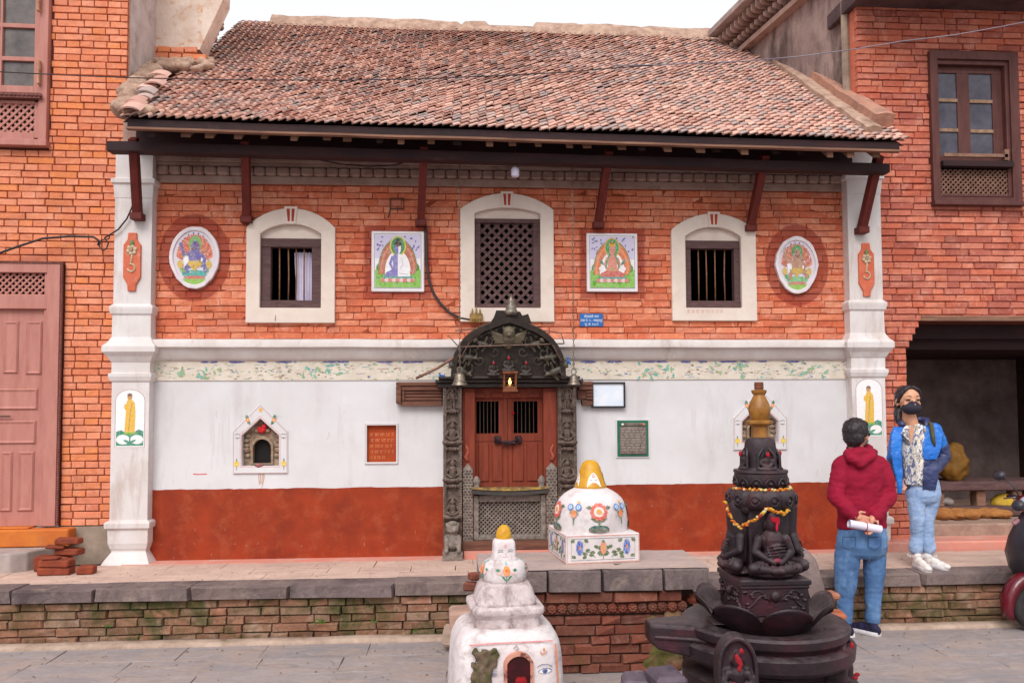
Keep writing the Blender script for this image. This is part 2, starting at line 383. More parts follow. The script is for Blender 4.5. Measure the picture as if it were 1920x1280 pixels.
M_cement=plain('grey_cement', lin(164,146,130), lin(132,114,100), 6, .9, .35, 50, .006, dirt=lin(112,98,86), dscale=3, damt=(.52,.78))
M_leaf=plain('weed_leaf', lin(84,130,40), lin(60,100,30), 30, .6, 0)
# ---------------------------------------------------------------- the setting: courtyard, plinth
ZG, ZP = 0.05, 0.462
YE = -1.13                               # front of the plinth
mb=MB(); mb.add([(-60,-60,ZG-.012),(60,-60,ZG-.012),(60,60,ZG-.012),(-60,60,ZG-.012)],[(0,1,2,3)])
ground=tag(mb.build('courtyard_ground', M_sand), None, None, None, 'structure')
def slab_mesh(seed, mat, n=1, bev=.010):
    r=random.Random(seed); m=MB()
    j=lambda a: a+r.uniform(-.012,.012)
    t=[(j(-.5),j(-.5)),(j(.5),j(-.5)),(j(.5),j(.5)),(j(-.5),j(.5))]
    m.loft([[(x,y,-.6) for x,y in t],[(x,y,.25) for x,y in t],[(x*.992,y*.985,.5+r.uniform(-.10,.10)) for x,y in t]],False,True)
    return m.mesh('slab',[mat],attr=False)
cs=[slab_mesh(i,M_court) for i in range(5)]
y=YE-.09; row=0
while y>-7.6:
    d=rnd.uniform(.26,.40); x=-6.2+rnd.uniform(-.4,0)
    while x<7.6:
        w=rnd.uniform(.45,.95)
        if y>-4.6 or abs(x)<3:
            o=link('paving_slab', rnd.choice(cs), ground); o.location=(x+w/2,y-d/2,ZG-.008); o.scale=(w,d,.016)
            o.rotation_euler=(rnd.uniform(-.004,.004),rnd.uniform(-.004,.004),0)
        x+=w
    y-=d; row+=1
# plinth: core, coping stones, moss-grown brick face, pavers
mb=MB(); mb.box(-7,8.5,YE+.055,.6,0,ZP-.02)
plinth=tag(mb.build('raised_pavement', M_mortar), None, None, None, 'structure')
PT=[lin(146,100,78),lin(120,88,68),lin(160,112,90),lin(134,104,80),lin(148,120,100),lin(166,112,88)]
M_pb_o=brick_mat('plinth_brick',PT,'obj',pale=lin(190,164,148),pale_amt=.7,dark=lin(66,52,36),dark_amt=.7,moss=(3.2,.45,.85))
def brick_mesh(seed, mat, jit=.02, ch=.10):
    """unit brick: chamfered face towards -y, a little out of true"""
    r=random.Random(seed); j=lambda: r.uniform(-jit,jit)
    q=[(-.5,-.5),(.5,-.5),(.5,.5),(-.5,.5)]
    back=[(x,.5,z) for x,z in q]; mid=[(x+j()*.5,-.32,z+j()*2) for x,z in q]
    fr=[(x*(1-ch*.32)+j()*.5,-.5+j()*3,z*(1-ch*1.1)+j()*2) for x,z in q]
    m=MB(); m.loft([back,mid,fr],False,True); return m.mesh('brick',[mat],attr=False)
pbm=[brick_mesh(100+i,M_pb_o,.028,.22) for i in range(6)]
g=NT('coping_block'); col=g.mix(g.objrand(),lin(124,108,108),lin(138,120,114)); col=g.mix(g.ramp(g.noise(3.5,6,.75,.6),[(.42,0.0),(.66,.85)]),col,lin(78,66,68)); col=g.mix(g.ramp(g.noise(7,6,.75,.5),[(.56,0.0),(.70,.8)]),col,lin(156,136,124)); col=g.mix(g.ramp(g.noise(40,5,.7),[(.5,0.0),(.8,.5)]),col,lin(70,58,58)); g.bump(g.noise(26,6,.8),.8,.016); M_stone_o=g.done(col,.8,0,.3)
csm=[brick_mesh(140+i,M_stone_o,.02,.12) for i in range(4)]
x=-6.9; zc0=ZP-.098
while x<8.3:
    w=rnd.uniform(.55,1.05)
    o=link('coping_stone', rnd.choice(csm), plinth); o.location=(x+w/2,YE+.11+rnd.uniform(-.012,.006),ZP-.049+rnd.uniform(-.006,.005)); o.scale=(w-.002,.26,.097)
    o.rotation_euler=(0,rnd.uniform(-.004,.004),rnd.uniform(-.008,.008)); x+=w
ch=(zc0-ZG)/5
for k in range(5):
    x=-4.6+rnd.uniform(-.2,0)
    while x<6.2:
        w=rnd.choice((.13,.17,.22,.24,.26))*rnd.uniform(.9,1.1)
        o=link('brick', rnd.choice(pbm), plinth); o.location=(x+w/2,YE+.075+rnd.uniform(-.012,.012),ZG+ch*(k+.5)); o.scale=(w-.004,.11,ch-.003)
        o.rotation_euler=(rnd.uniform(-.03,.03),rnd.uniform(-.008,.008),rnd.uniform(-.03,.03)); x+=w
pvm=[slab_mesh(30+i,M_pave) for i in range(4)]
y=YE+.25
for k,d in enumerate((.22,.23,.25)):
    x=-6.5+rnd.uniform(-.2,0)
    while x<7.8:
        w=rnd.uniform(.22,.5); o=link('paver', rnd.choice(pvm), plinth); o.location=(x+w/2,y+d/2,ZP-.011); o.scale=(w,d,.022)
        o.rotation_euler=(rnd.uniform(-.006,.006),rnd.uniform(-.006,.006),0); x+=w
    y+=d
mb=MB(); mb.box(-2.9,3.9,y,.02,ZP-.02,ZP+.004); mb.build('limewashed_strip', M_pinkstrip, plinth)
# worn curb along the foot of the plinth
mb=MB(); rings=[]
for i in range(120):
    x=-7+i*.13; q=noise.noise(V((x*1.3,0,0)))*.012; h=.030+noise.noise(V((x*2.1,5,0)))*.014
    rings.append([(x,YE-.10+q,ZG-.03),(x,YE-.095+q,ZG+h*.7),(x,YE-.07+q,ZG+h),(x,YE-.02,ZG+h*1.05),(x,YE+.03,ZG+h*.9),(x,YE+.03,ZG-.03)])
mb.loft(rings); tag(mb.build('curb', M_curb, None, True),None,None,None,'structure')
# weeds rooted in the brick face
def weed(px,py,n,s,label):
    p=at(px,py,YE-.01); t=thing('weed',p,label,'weed','weeds in the plinth joints')
    m=MB()
    for i in range(n):
        a=rnd.uniform(0,pi); l=s*rnd.uniform(.5,1); d=V((cos(a)*.8,-.5-rnd.random()*.4,sin(a)*.9-.1)).normalized()
        q=p+d*l; m.tube([p,p+d*l*.6+V((0,0,.01)),q],.0022,4)
        for k in range(3):
            c=p+d*l*(.5+.25*k); w=s*.22; e=V((rnd.uniform(-1,1),-.3,rnd.uniform(-.4,1))).normalized()*w; f=e.cross(V((0,1,.2))).normalized()*w*.4
            m.add([c,c+e*.5+f,c+e,c+e*.5-f],[(0,1,2,3)])
    m.build('foliage',M_leaf,t)
weed(604,1168,5,.075,'small green weed hanging from the brick face left of the white stupa, nearest the middle')
weed(200,1176,3,.05,'tiny weed low in the brick face under the left pilaster')
weed(702,1164,4,.045,'tiny weed in the brick face just left of the stone step')
weed(780,1183,4,.04,'tiny weed at the foot of the brick face beside the white stupa')
# ---------------------------------------------------------------- the small temple house
def zl(l, r): return (Z(300,l)+Z(1570,r))/2
XL0,XL1=X(217,600,-.05),X(287,600,-.05); XR0,XR1=X(1588,580,-.05),X(1650,580,-.05)
Z_DADO=zl(914,907); Z_FR0=zl(716,708); Z_FR1=zl(680,672); Z_C0=zl(657,648); Z_C1=zl(641,636)
Z_B0=zl(342,361); Z_B1=zl(328,347); Z_B2=zl(311,331); Z_B3=zl(290,314)
temple=thing('temple_house',(0.5,0.3,ZP),'low brick temple house with tiled roof, white lower wall and carved black doorway','temple')
WX0,WX1=XL0+.02,XR1-.02
def wall_holes(mb, x0, x1, z0, z1, holes, y, depth):
    xs=sorted({x0,x1,*[min(max(v,x0),x1) for h in holes for v in h[:2]]}); zs=sorted({z0,z1,*[min(max(v,z0),z1) for h in holes for v in h[2:]]})
    for a,b in zip(xs,xs[1:]):
        for c,d in zip(zs,zs[1:]):
            mx,mz=(a+b)/2,(c+d)/2
            if any(h[0]<mx<h[1] and h[2]<mz<h[3] for h in holes): continue
            mb.add([(a,y,c),(b,y,c),(b,y,d),(a,y,d)],[(0,1,2,3)])
    for a,b,c,d in holes:
        if b<=x0 or a>=x1 or d<=z0 or c>=z1: continue
        e=y+depth
        mb.add([(a,y,c),(b,y,c),(b,y,d),(a,y,d),(a,e,c),(b,e,c),(b,e,d),(a,e,d)],[(0,1,5,4),(1,2,6,5),(2,3,7,6),(3,0,4,7)])
def arch(x0,x1,z0,zs,zt,n=12):
    w=(x1-x0)/2; h=zt-zs; R=(w*w+h*h)/(2*h); cx=(x0+x1)/2; cz=zt-R; a=math.asin(min(1,w/R))
    return [(x0,z0),(x1,z0)]+[(cx+R*sin(a-2*a*i/n),cz+R*cos(a-2*a*i/n)) for i in range(n+1)]
# openings: (outer px l,r,bottom,spring,top), (inner l,r,bottom,spring,top), (timber l,r,top,bottom), (void l,r,top,bottom)
WIN=[dict(o=(463,629,606,428,392),i=(489,603,578,440,421),t=(489,604,447,578),v=(507,584,463,563)),
     dict(o=(863,1038,604,394,364),i=(890,1013,578,402,391),t=(890,1013,410,578),v=(901,1000,418,570)),
     dict(o=(1258,1416,602,433,402),i=(1284,1388,578,445,427),t=(1284,1388,451,578),v=(1296,1377,466,564))]
for w in WIN:
    xc=(w['o'][0]+w['o'][1])/2
    w['O']=(X(w['o'][0],520),X(w['o'][1],520),Z(xc,w['o'][2]),Z(xc,w['o'][3]),Z(xc,w['o'][4]))
    w['I']=(X(w['i'][0],520),X(w['i'][1],520),Z(xc,w['i'][2]),Z(xc,w['i'][3]),Z(xc,w['i'][4]))
    w['T']=(X(w['t'][0],520),X(w['t'][1],520),Z(xc,w['t'][3]),Z(xc,w['t'][2]))
    w['Vd']=(X(w['v'][0],520),X(w['v'][1],520),Z(xc,w['v'][3]),Z(xc,w['v'][2]))
DX0,DX1=X(832,850),X(1082,850); DZ1=Z(955,700)
DOOR_HOLE=(X(868,850),X(1046,850),ZP-.1,Z(955,715))
def niche_geo(xc,half,ya,ys,yb,ih,iya,iys,iyb):
    return dict(out=[(X(xc-half,yb),Z(xc,yb)),(X(xc+half,yb),Z(xc,yb)),(X(xc+half,ys),Z(xc,ys)),(X(xc,ya),Z(xc,ya)),(X(xc-half,ys),Z(xc,ys))],
                inn=[(X(xc-ih,iyb),Z(xc,iyb)),(X(xc+ih,iyb),Z(xc,iyb)),(X(xc+ih,iys),Z(xc,iys)),(X(xc,iya),Z(xc,iya)),(X(xc-ih,iys),Z(xc,iys))])
N1=niche_geo(488.5,51.5,757,808,887,35,784,816,873); N2=niche_geo(1425,50,728,783,843,34,756,790,829)
nh=lambda N:(N['inn'][0][0]-.02,N['inn'][1][0]+.02,N['inn'][0][1]-.02,N['inn'][3][1]+.02)
TAB=(X(688,830),X(743,830),Z(715,866),Z(715,797))
low_holes=[DOOR_HOLE,nh(N1),nh(N2),TAB]
mb=MB(); wall_holes(mb,XL1-.03,XR0+.03,Z_DADO-.03,Z_FR0+.01,low_holes,0,.14)
wall_o=mb.build('wall',M_white,temple)
for N in (N1,N2):
    mb=MB(); a,b,c,d=nh(N); mb.box(a-.01,b+.01,.125,.14,c-.01,d+.01)
    px=[p[0] for p in N['inn']]; o=N['inn']; R=[(a,c),(b,c),(b,o[2][1]),((a+b)/2,d),(a,o[2][1])]
    for i,j in ((2,3),(3,4)):     # plaster corners above the gable of each niche
        kx=o[1][0] if i==2 else o[0][0]; sh=o[2]if i==2 else o[4]; mb.prism([sh,(kx,d),(o[3][0],d),o[3]],.002,.12)
    mb.box(a,o[0][0],.002,.12,c,d); mb.box(o[1][0],b,.002,.12,c,d); mb.box(o[0][0],o[1][0],.002,.12,c,o[0][1])
    mb.build('niche_lining',M_white,temple)
for a,b in ((XL1-.03,DOOR_HOLE[0]),(DOOR_HOLE[1],XR0+.03)):
    mb=MB(); n=60; mb.prism([(b,ZP-.05)]+[(b+(a-b)*i/n,Z_DADO+.010*noise.noise(V((i*.17+a,1,0)))+.005*noise.noise(V((i*.9,a,2)))) for i in range(n+1)]+[(a,ZP-.05)],-.004,.03); mb.build('dado',M_dado,temple)
# worn painted frieze
def frieze_mat():
    g=NT('frieze_ground'); col=g.mix(g.ramp(g.noise(6,6,.7),[(.35,0.0),(.7,1.0)]), lin(216,206,192), lin(198,184,168))
    col=g.mix(g.ramp(g.noise(18,6,.75,.4),[(.56,0.0),(.66,.75)]), col, lin(226,214,200))
    col=g.mix(g.ramp(g.noise(9,5,.7,.6),[(.63,0.0),(.70,.7)]), col, lin(112,160,120))
    col=g.mix(g.ramp(g.noise(14,5,.7,.8),[(.66,0.0),(.72,.8)]), col, lin(150,96,72))
    g.bump(g.noise(40,6,.75),.4,.006); return g.done(col,.9)
mb=MB(); mb.box(XL1-.03,XR0+.03,-.010,.05,Z_FR0,Z_FR1+.04); fr=mb.build('frieze',frieze_mat(),temple)
pt=Paint(lambda u,v,h:(u,-.010-h,v),.0012,0.000002); r2=random.Random(5)
TE=[(84,158,144),(104,172,150),(130,160,110),(90,104,160),(140,96,84),(166,136,96),(110,136,176),(140,166,110),(170,130,110),(120,90,80)]
for i in range(520):
    u=r2.uniform(XL1,XR0); v=Z_FR0+(Z_FR1-Z_FR0)*min(.97,max(.05,r2.gauss(.45,.25))); c=r2.choice(TE); s=r2.uniform(.004,.017)
    if r2.random()<.45:
        a=r2.random()*pi*2; pt.line(c,[(u+cos(a+k*.8)*s*k,v+abs(sin(a+k*.7))*s*.8) for k in range(1,5)],.0045)
    else: pt.poly(c,[(u+cos(t)*s*r2.uniform(.5,1.3),v+sin(t)*s*.55*r2.uniform(.5,1.2)) for t in [k*2*pi/9 for k in range(9)]])
for i in range(46):
    u=r2.uniform(XL1+.3,XR0); pt.poly((56,60,140),[(u+cos(t)*.05*r2.uniform(.5,1.2),Z_FR1-.012+sin(t)*.012*r2.uniform(.4,1.1)) for t in [k*2*pi/9 for k in range(9)]])
for i,(a,b) in enumerate(((1200,1270),(1330,1400),(1480,1560),(560,640),(330,420))):   # larger surviving scrolls
    for k in range(16):
        u=X(r2.uniform(a,b),690); v=r2.uniform(Z_FR0+.03,Z_FR1-.04); pt.leaf(r2.choice(TE[:3]),u,v,r2.uniform(0,6.28),.05,.02)
pt.build('painted_scroll',M_paint,fr,attr=True)['kind']='stuff'
# string cornice
P=[(0,Z_FR1-.005),(-.022,Z_FR1),(-.045,Z_FR1+.022),(-.085,Z_C0-.012),(-.112,Z_C0-.006),(-.118,Z_C0),(-.118,Z_C1-.016),(-.110,Z_C1-.004),(-.06,Z_C1+.004),(.02,Z_C1+.016)]
mb=MB(); rings=[]
for i in range(60):
    x=XL1-.02+(XR0-XL1+.04)*i/59; w=noise.noise(V((x*1.4,2,7)))*.008
    rings.append([(x,y+(w if y<-.05 else 0),z+w*.6) for y,z in P])
mb.loft(rings); mb.build('cornice',M_cornice,temple,angle=35)
# upper brick wall
OV=[(365,483,46,60),(1494,497,41,54)]; SQ=[(746,490,50,58),(1148,492,49,56)]
px2=lambda n,c: n/ (FOC/ ( (at(c,490)-CAM).dot(_F)))
marks=[('ell',X(a,b),Z(a,b),px2(c+21,a),px2(d+24,a)) for a,b,c,d in OV]+[('box',X(a,b),Z(a,b+2),px2(c+15,a),px2(d+13,a)) for a,b,c,d in SQ]
TT=[lin(220,124,90),lin(202,102,72),lin(230,142,106),lin(208,110,76),lin(234,154,120),lin(208,128,104)]
kw=dict(pale=lin(240,186,158),pale_amt=.7,dark=lin(176,88,62),dark_amt=.5,marks=marks)
M_tb_o=brick_mat('temple_brick',TT,'obj',**kw); M_tb_a=brick_mat('temple_brick_mass',TT,'attr',**kw)
mb=MB(); wall_holes(mb,WX0,WX1,Z_C1-.05,Z_B0+.06,[(w['I'][0],w['I'][1],w['T'][2],w['I'][4]) for w in WIN],.004,.10); mb.build('brick_backing',M_mortar_red,temple)
def lay_bricks(parent, rows, mats, mesh_n, name, keep=300, jit=.004, thick=.05, Yf=0.0, gap=.006, seed=1, msz=None, frame=None):
    """rows: (z0,z1,[(x0,x1)..]); the largest become single bricks, the rest one mass"""
    r=random.Random(seed); L=[]
    for z0,z1,segs in rows:
        for a,b in segs:
            if b-a>.025: L.append((a,b,z0,z1))
    vis=lambda q: ((q[1]-q[0])*(q[3]-q[2]))/ (V(((q[0]+q[1])/2,Yf,(q[2]+q[3])/2))-CAM).length_squared
    L.sort(key=vis, reverse=True)
    meshes=[brick_mesh(seed*50+i,mats[0],msz or .03,.14) for i in range(mesh_n)]
    mass=MB(); org=ORG[parent]; off=V((0,0,0)) if frame is not None else org
    for i,(a,b,z0,z1) in enumerate(L):
        yj=r.uniform(-jit,jit); zz=r.uniform(-.0015,.0015); c=V(((a+b)/2,Yf+thick/2+yj,(z0+z1)/2+zz)); s=(b-a-gap,thick,z1-z0-gap)
        if i<keep:
            o=link(name,r.choice(meshes),parent); o.location=c-off; o.scale=s; o.rotation_euler=(0,r.uniform(-.006,.006),0)
        else:
            me=r.choice(meshes); mass.rv=r.random()
            mass.add([(c.x+v.co.x*s[0],c.y+v.co.y*s[1],c.z+v.co.z*s[2]) for v in me.vertices],[tuple(p.vertices) for p in me.polygons])
    if mass.v:
        me=mass.mesh(name+'_courses',[mats[1]],org=off,attr=True); o=link(name+'_courses',me,parent); o['kind']='stuff'
def split(segs, holes, z0, z1):
    zc=(z0+z1)/2
    for h in holes:
        if not (h[2]<zc<h[3]): continue
        out=[]
        for a,b in segs:
            if b<=h[0] or a>=h[1]: out.append((a,b)); continue
            if a<h[0]: out.append((a,h[0]))
            if b>h[1]: out.append((h[1],b))
        segs=out
    return segs
holesB=[(w['I'][0]-.02,w['I'][1]+.02,w['O'][3]-.03,w['I'][4]+.03) for w in WIN]+[(w['O'][0]+.012,w['O'][1]-.012,w['O'][2]+.012,w['O'][3]-.01) for w in WIN]
rows=[]; z=Z_C1+.012; rr=random.Random(3)
while z<Z_B0-.01:
    h=rr.uniform(.056,.066); h=min(h,Z_B0+.02-z); x=XL1-.06-rr.random()*.2; segs=[]
    while x<XR0+.06:
        w=rr.choice((.12,.13,.21,.24,.25,.26))*rr.uniform(.9,1.12); segs.append((max(x,XL1-.06),min(x+w,XR0+.06))); x+=w
    rows.append((z,z+h,split(segs,holesB,z,z+h))); z+=h
lay_bricks(temple,rows,(M_tb_o,M_tb_a),8,'brick',300,.005,.05,-.004,.004,2,.04)
# plaster mouldings under the eave
mb=MB(); mb.box(XL1-.02,XR0+.02,-.020,.05,Z_B0,Z_B1); mb.box(XL1-.02,XR0+.02,-.03,.05,Z_B2,Z_B2+.035)
mb.box(XL1-.02,XR0+.02,-.05,.05,Z_B2+.035,Z_B3+.02); mb.box(XL1-.02,XR0+.02,.0,.05,Z_B1,Z_B2)
mb.box(WX0,WX1,-.02,.05,Z_B3+.02,Z_B3+.34)
mb.build('eave_band',M_band,temple,bevel=.006)
dn=MB(); dn.rbox(-.5,.5,-.5,.5,-.5,.5,.18); dme=dn.mesh('dentil',[M_band],attr=False); x=XL1
while x<XR0-.02:
    w=rr.uniform(.10,.12); o=link('dentil',dme,temple); o.location=V((x+w/2,-.012+rr.uniform(-.004,.004),(Z_B1+Z_B2)/2))-ORG[temple]; o.scale=(w-.008,.075,Z_B2-Z_B1-.004); o.rotation_euler=(0,rr.uniform(-.02,.02),0); x+=w
# rooms behind the openings, walls coloured near-black for their shade
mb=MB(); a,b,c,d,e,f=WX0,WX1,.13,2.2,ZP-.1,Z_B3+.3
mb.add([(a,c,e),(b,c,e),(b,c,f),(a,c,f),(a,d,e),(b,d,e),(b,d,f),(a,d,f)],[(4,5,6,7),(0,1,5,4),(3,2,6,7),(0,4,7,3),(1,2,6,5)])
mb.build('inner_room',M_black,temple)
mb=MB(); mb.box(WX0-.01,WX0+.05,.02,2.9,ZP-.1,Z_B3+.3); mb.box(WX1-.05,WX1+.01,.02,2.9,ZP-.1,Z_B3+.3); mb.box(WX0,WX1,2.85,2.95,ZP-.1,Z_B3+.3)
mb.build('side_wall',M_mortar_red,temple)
# ---- windows
def clipped_slats(parent, x0,x1,z0,z1, pitch, wd, y0, y1, mat, single=True, name='slat'):
    ms=MB()
    for sgn in (1,-1):
        n=int(((x1-x0)+(z1-z0))/pitch)+2
        for k in range(-1,n):
            o=k*pitch
            if sgn==1: p=[(x0+o-(z1-z0)-.5,z0-.5),(x0+o+.5,z1+.5)]
            else: p=[(x0+o+.5,z0-.5),(x0+o-(z1-z0)-.5,z1+.5)]
            dx,dz=p[1][0]-p[0][0],p[1][1]-p[0][1]; L=math.hypot(dx,dz); nx,nz=-dz/L*wd/2,dx/L*wd/2
            q=clip_rect([(p[0][0]+nx,p[0][1]+nz),(p[1][0]+nx,p[1][1]+nz),(p[1][0]-nx,p[1][1]-nz),(p[0][0]-nx,p[0][1]-nz)],x0,x1,z0,z1)
            if len(q)<3: continue
            t=(0 if sgn==1 else .006)
            m=MB() if single else ms; m.prism(q,y0+t,y1+t)
            if single: m.build(name,mat,parent)
    if not single: return ms.build(name,mat,parent)
for wi,w in enumerate(WIN):
    O,I,T,VD=w['O'],w['I'],w['T'],w['Vd']
    mb=MB(); n=14; mb.ring(arch(*O,n),arch(I[0],I[1],I[2],I[3],I[4],n),-.038,.03)
    win=mb.build('window',M_surround,temple,bevel=.006)
    mb=MB(); mb.prism(arch(I[0]-.004,I[1]+.004,T[3]-.01,I[3],I[4]-.002,n),.018,.05); mb.build('arch_infill',M_surround,win)
    cx=(O[0]+O[1])/2; k0,k1=I[4]-.004,O[4]+.012
    mb=MB(); mb.prism([(cx-.042,k0),(cx+.042,k0),(cx+.058,k1),(cx-.058,k1)],-.050,-.03); ks=mb.build('keystone',M_surround,win)
    mb=MB(); s=1
    for s in (-1,1): mb.prism([(cx+s*.008,k0+.022),(cx+s*.026,k0+.022),(cx+s*.036,k1-.022),(cx+s*.008,k1-.022)],-.053,-.049)
    mb.build('keystone_inset',M_red,win)
    mb=MB(); x0,x1,z0,z1=T; a,b,c,d=VD
    mb.box(x0,x1,.000,.085,d,z1); mb.box(x0,x1,-.008,.09,z0,c); mb.box(x0,a,.006,.08,c,d); mb.box(b,x1,.006,.08,c,d)
    mb.build('frame',M_wood_dark,win,bevel=.004)
    if wi==1: clipped_slats(win,a,b,c,d,.0885,.027,.03,.045,M_wood_dark)
    else:
        nb=4
        for k in range(nb):
            x=a+(b-a)*(k+1)/(nb+1)+rr.uniform(-.006,.006); mb=MB(); bw=rr.uniform(-.006,.006)
            mb.tube([(x,.045,c-.01),(x+bw,.045,(c+d)/2),(x+rr.uniform(-.003,.003),.045,d+.01)],.0065,6); mb.build('bar',M_bar,win,True)
    if wi==0:
        mb=MB(); n=40; top=[];bot=[]
        u0,u1=a+(b-a)*.52,b-.01
        R=[]
        for k in range(7):
            zz=d-.03-(d-.03-c)*k/6; R.append([(u0+(u1-u0)*i/n+.012*k/6*(1-i/n)*2, .10+.016*sin(i*.9+k*.15)+.006*sin(i*2.3), zz) for i in range(n+1)])
        mb.loft(R,False,False,False); mb.build('curtain',plain('white_curtain',lin(232,226,240),lin(214,206,226),5,.8,.05,80,.002),win,True)
        mb=MB(); q=[(a+.07,-.02,c-.02),(a+.055,-.025,c-.05),(a+.06,-.03,z0-.02),(a+.055,-.043,O[2]+.02)]; mb.tube(q,.0025,5); mb.build('cord',M_iron,win)
# ---- corner pilasters
def pilaster(x0,x1,left):
    pc=(X(250,0)if left else 0); ref=250 if left else 1622; dy=0 if left else -8
    def zz(py): return Z(ref,py+dy,-.11)
    t=MB(); P=.11; c0,c1=x0,x1
    def lv(py,e,p=None): return (c0-e,c1+e,-(P+ (e if p is None else p)),.05,zz(py))
    prof=[(c0-.055,c1+.055,-(P+.08),.05,ZP-.01),lv(1060,.050,.075),lv(1050,.028,.045),lv(1042,.006,.015),lv(1035,-.014,-.012),lv(1032,-.014,-.012),lv(1028,-.006,.0),lv(1018,.008,.012),lv(993,.010,.014),lv(992,.012,.018),lv(989,.030,.036),lv(980,.032,.038),lv(977,.024,.03),lv(975,.0,0)]
    prof+=[lv(716,0,0),lv(714,.012),lv(706,.024),lv(700,.024),lv(699,.004),lv(679,.004),lv(677,.012),lv(668,.034),lv(661,.062),lv(660,.066),lv(650,.066),lv(648,.060),lv(643,.035),lv(634,.012),lv(632,.006)]
    prof+=[lv(591,.004),lv(588,.018),lv(579,.026),lv(575,.026),lv(571,.006),lv(570,0)]
    prof+=[lv(372,0),lv(371,.004),lv(346,.012),lv(344,.028),lv(336,.028),lv(334,.0),lv(290,.0)]
    t.stack(prof); p=t.build('pilaster',M_pil,temple,bevel=.004)
    # red cartouche with a stucco flower
    cx=(x0+x1)/2; za,zb=zz(437 if left else 464),zz(546 if left else 564); zm=(za+zb)/2; hw=.075; hh=(za-zb)/2
    S=[(-.45,-1),(.45,-1),(.5,-.78),(1,-.52),(1,.58),(.55,.76),(.48,1),(-.48,1),(-.55,.76),(-1,.58),(-1,-.52),(-.5,-.78)]
    m=MB(); m.prism([(cx+u*hw,zm+v*hh) for u,v in S],-P-.020,-P+.01); c=m.build('cartouche',M_cart,p,bevel=.006)
    m=MB()
    for k in range(6):
        a=k*pi/3+.3; m.ell((cx+cos(a)*.030,-P-.024,zm+.10*hh/.25+sin(a)*.030),(.019,.010,.019),8,6)
    m.ell((cx,-P-.03,zm+.10*hh/.25),.012,8,6)
    m.tube([(cx+.002,-P-.022,zm+.06*hh/.25),(cx-.004,-P-.022,zm-.01)]+[(cx-.002+.032*cos(q),-P-.022,zm-.055+.034*sin(q)) for q in [2.0-k*.62 for k in range(9)]],.008,6)
    m.build('flower',M_clay,p,True)
    m=MB()
    m.ell((cx,-P-.024,zm+hh*.62),(.020,.008,.036),8,6); m.build('leaf',plain('green_leaf_paint',lin(120,130,90),lin(90,108,66),20,.8,.2),p,True)
    # painted monk in an arched outline
    zb2,zt2=zz(838 if left else 818+8),zz(730 if left else 718)
    fn=lambda u,v,h:(u,-P-h,v)
    q=Paint(fn,.001,.0001); hw=.125; H=zt2-zb2
    out=[(cx-hw,zb2),(cx+hw,zb2)]+[(cx+hw*cos(a),zt2-.10+.10*sin(a)) for a in [pi*k/12 for k in range(13)]]
    q.poly((238,235,236),out); q.line((176,140,140),out,.006,True)
    g=(30,132,104)
    q.poly(g,[(cx-hw*.93,zb2+.012),(cx+hw*.93,zb2+.012),(cx+hw*.93,zb2+.14),(cx+hw*.6,zb2+.155),(cx+hw*.35,zb2+.12),(cx-hw*.3,zb2+.12),(cx-hw*.6,zb2+.15),(cx-hw*.93,zb2+.135)])
    q.ell((240,236,236),cx-hw*.46,zb2+.067,hw*.46,.042); q.ell((240,236,236),cx+hw*.48,zb2+.067,hw*.44,.040)
    q.line(g,[(cx,zb2+.02),(cx,zb2+.10)],.012); q.leaf(g,cx,zb2+.04,.4,.06,.022); q.leaf(g,cx,zb2+.04,pi-.4,.06,.022)
    q.ell((120,170,60),cx,zb2+.125,.055,.016)
    ye=(222,172,26); s=H/.5
    q.poly(ye,[(cx-.046,zb2+.13),(cx+.042,zb2+.13),(cx+.046,zb2+.30),(cx+.040,zb2+.385),(cx+.012,zb2+.42),(cx-.02,zb2+.42),(cx-.034,zb2+.38),(cx-.050,zb2+.37),(cx-.052,zb2+.34),(cx-.034,zb2+.32)])
    q.line((150,104,20),[(cx-.01,zb2+.14),(cx+.002,zb2+.30),(cx+.014,zb2+.38)],.005)
    q.ell((196,140,70),cx-.004,zb2+.44,.022,.028); q.ell((110,62,40),cx-.004,zb2+.456,.022,.015)
    # little marks on the neck above
    zc=zz(688 if left else 686)
    q.leaf((40,120,110),cx+.05,zc,.5,.05,.03); q.leaf((40,120,110),cx+.07,zc+.01,2.4,.045,.026); q.ell((150,80,70),cx-.07,zc+.01,.008,.008); q.line((150,120,110),[(cx-.03,zc+.02),(cx,zc+.02),(cx-.005,zc-.02),(cx+.01,zc-.03)],.005)
    if not left: q.leaf((90,110,100),cx-.08,zc,.2,.05,.028)
    q.build('monk_painting',M_paint,p,attr=True)
    return p
pilaster(XL0,XL1,True); pilaster(XR0,XR1,False)
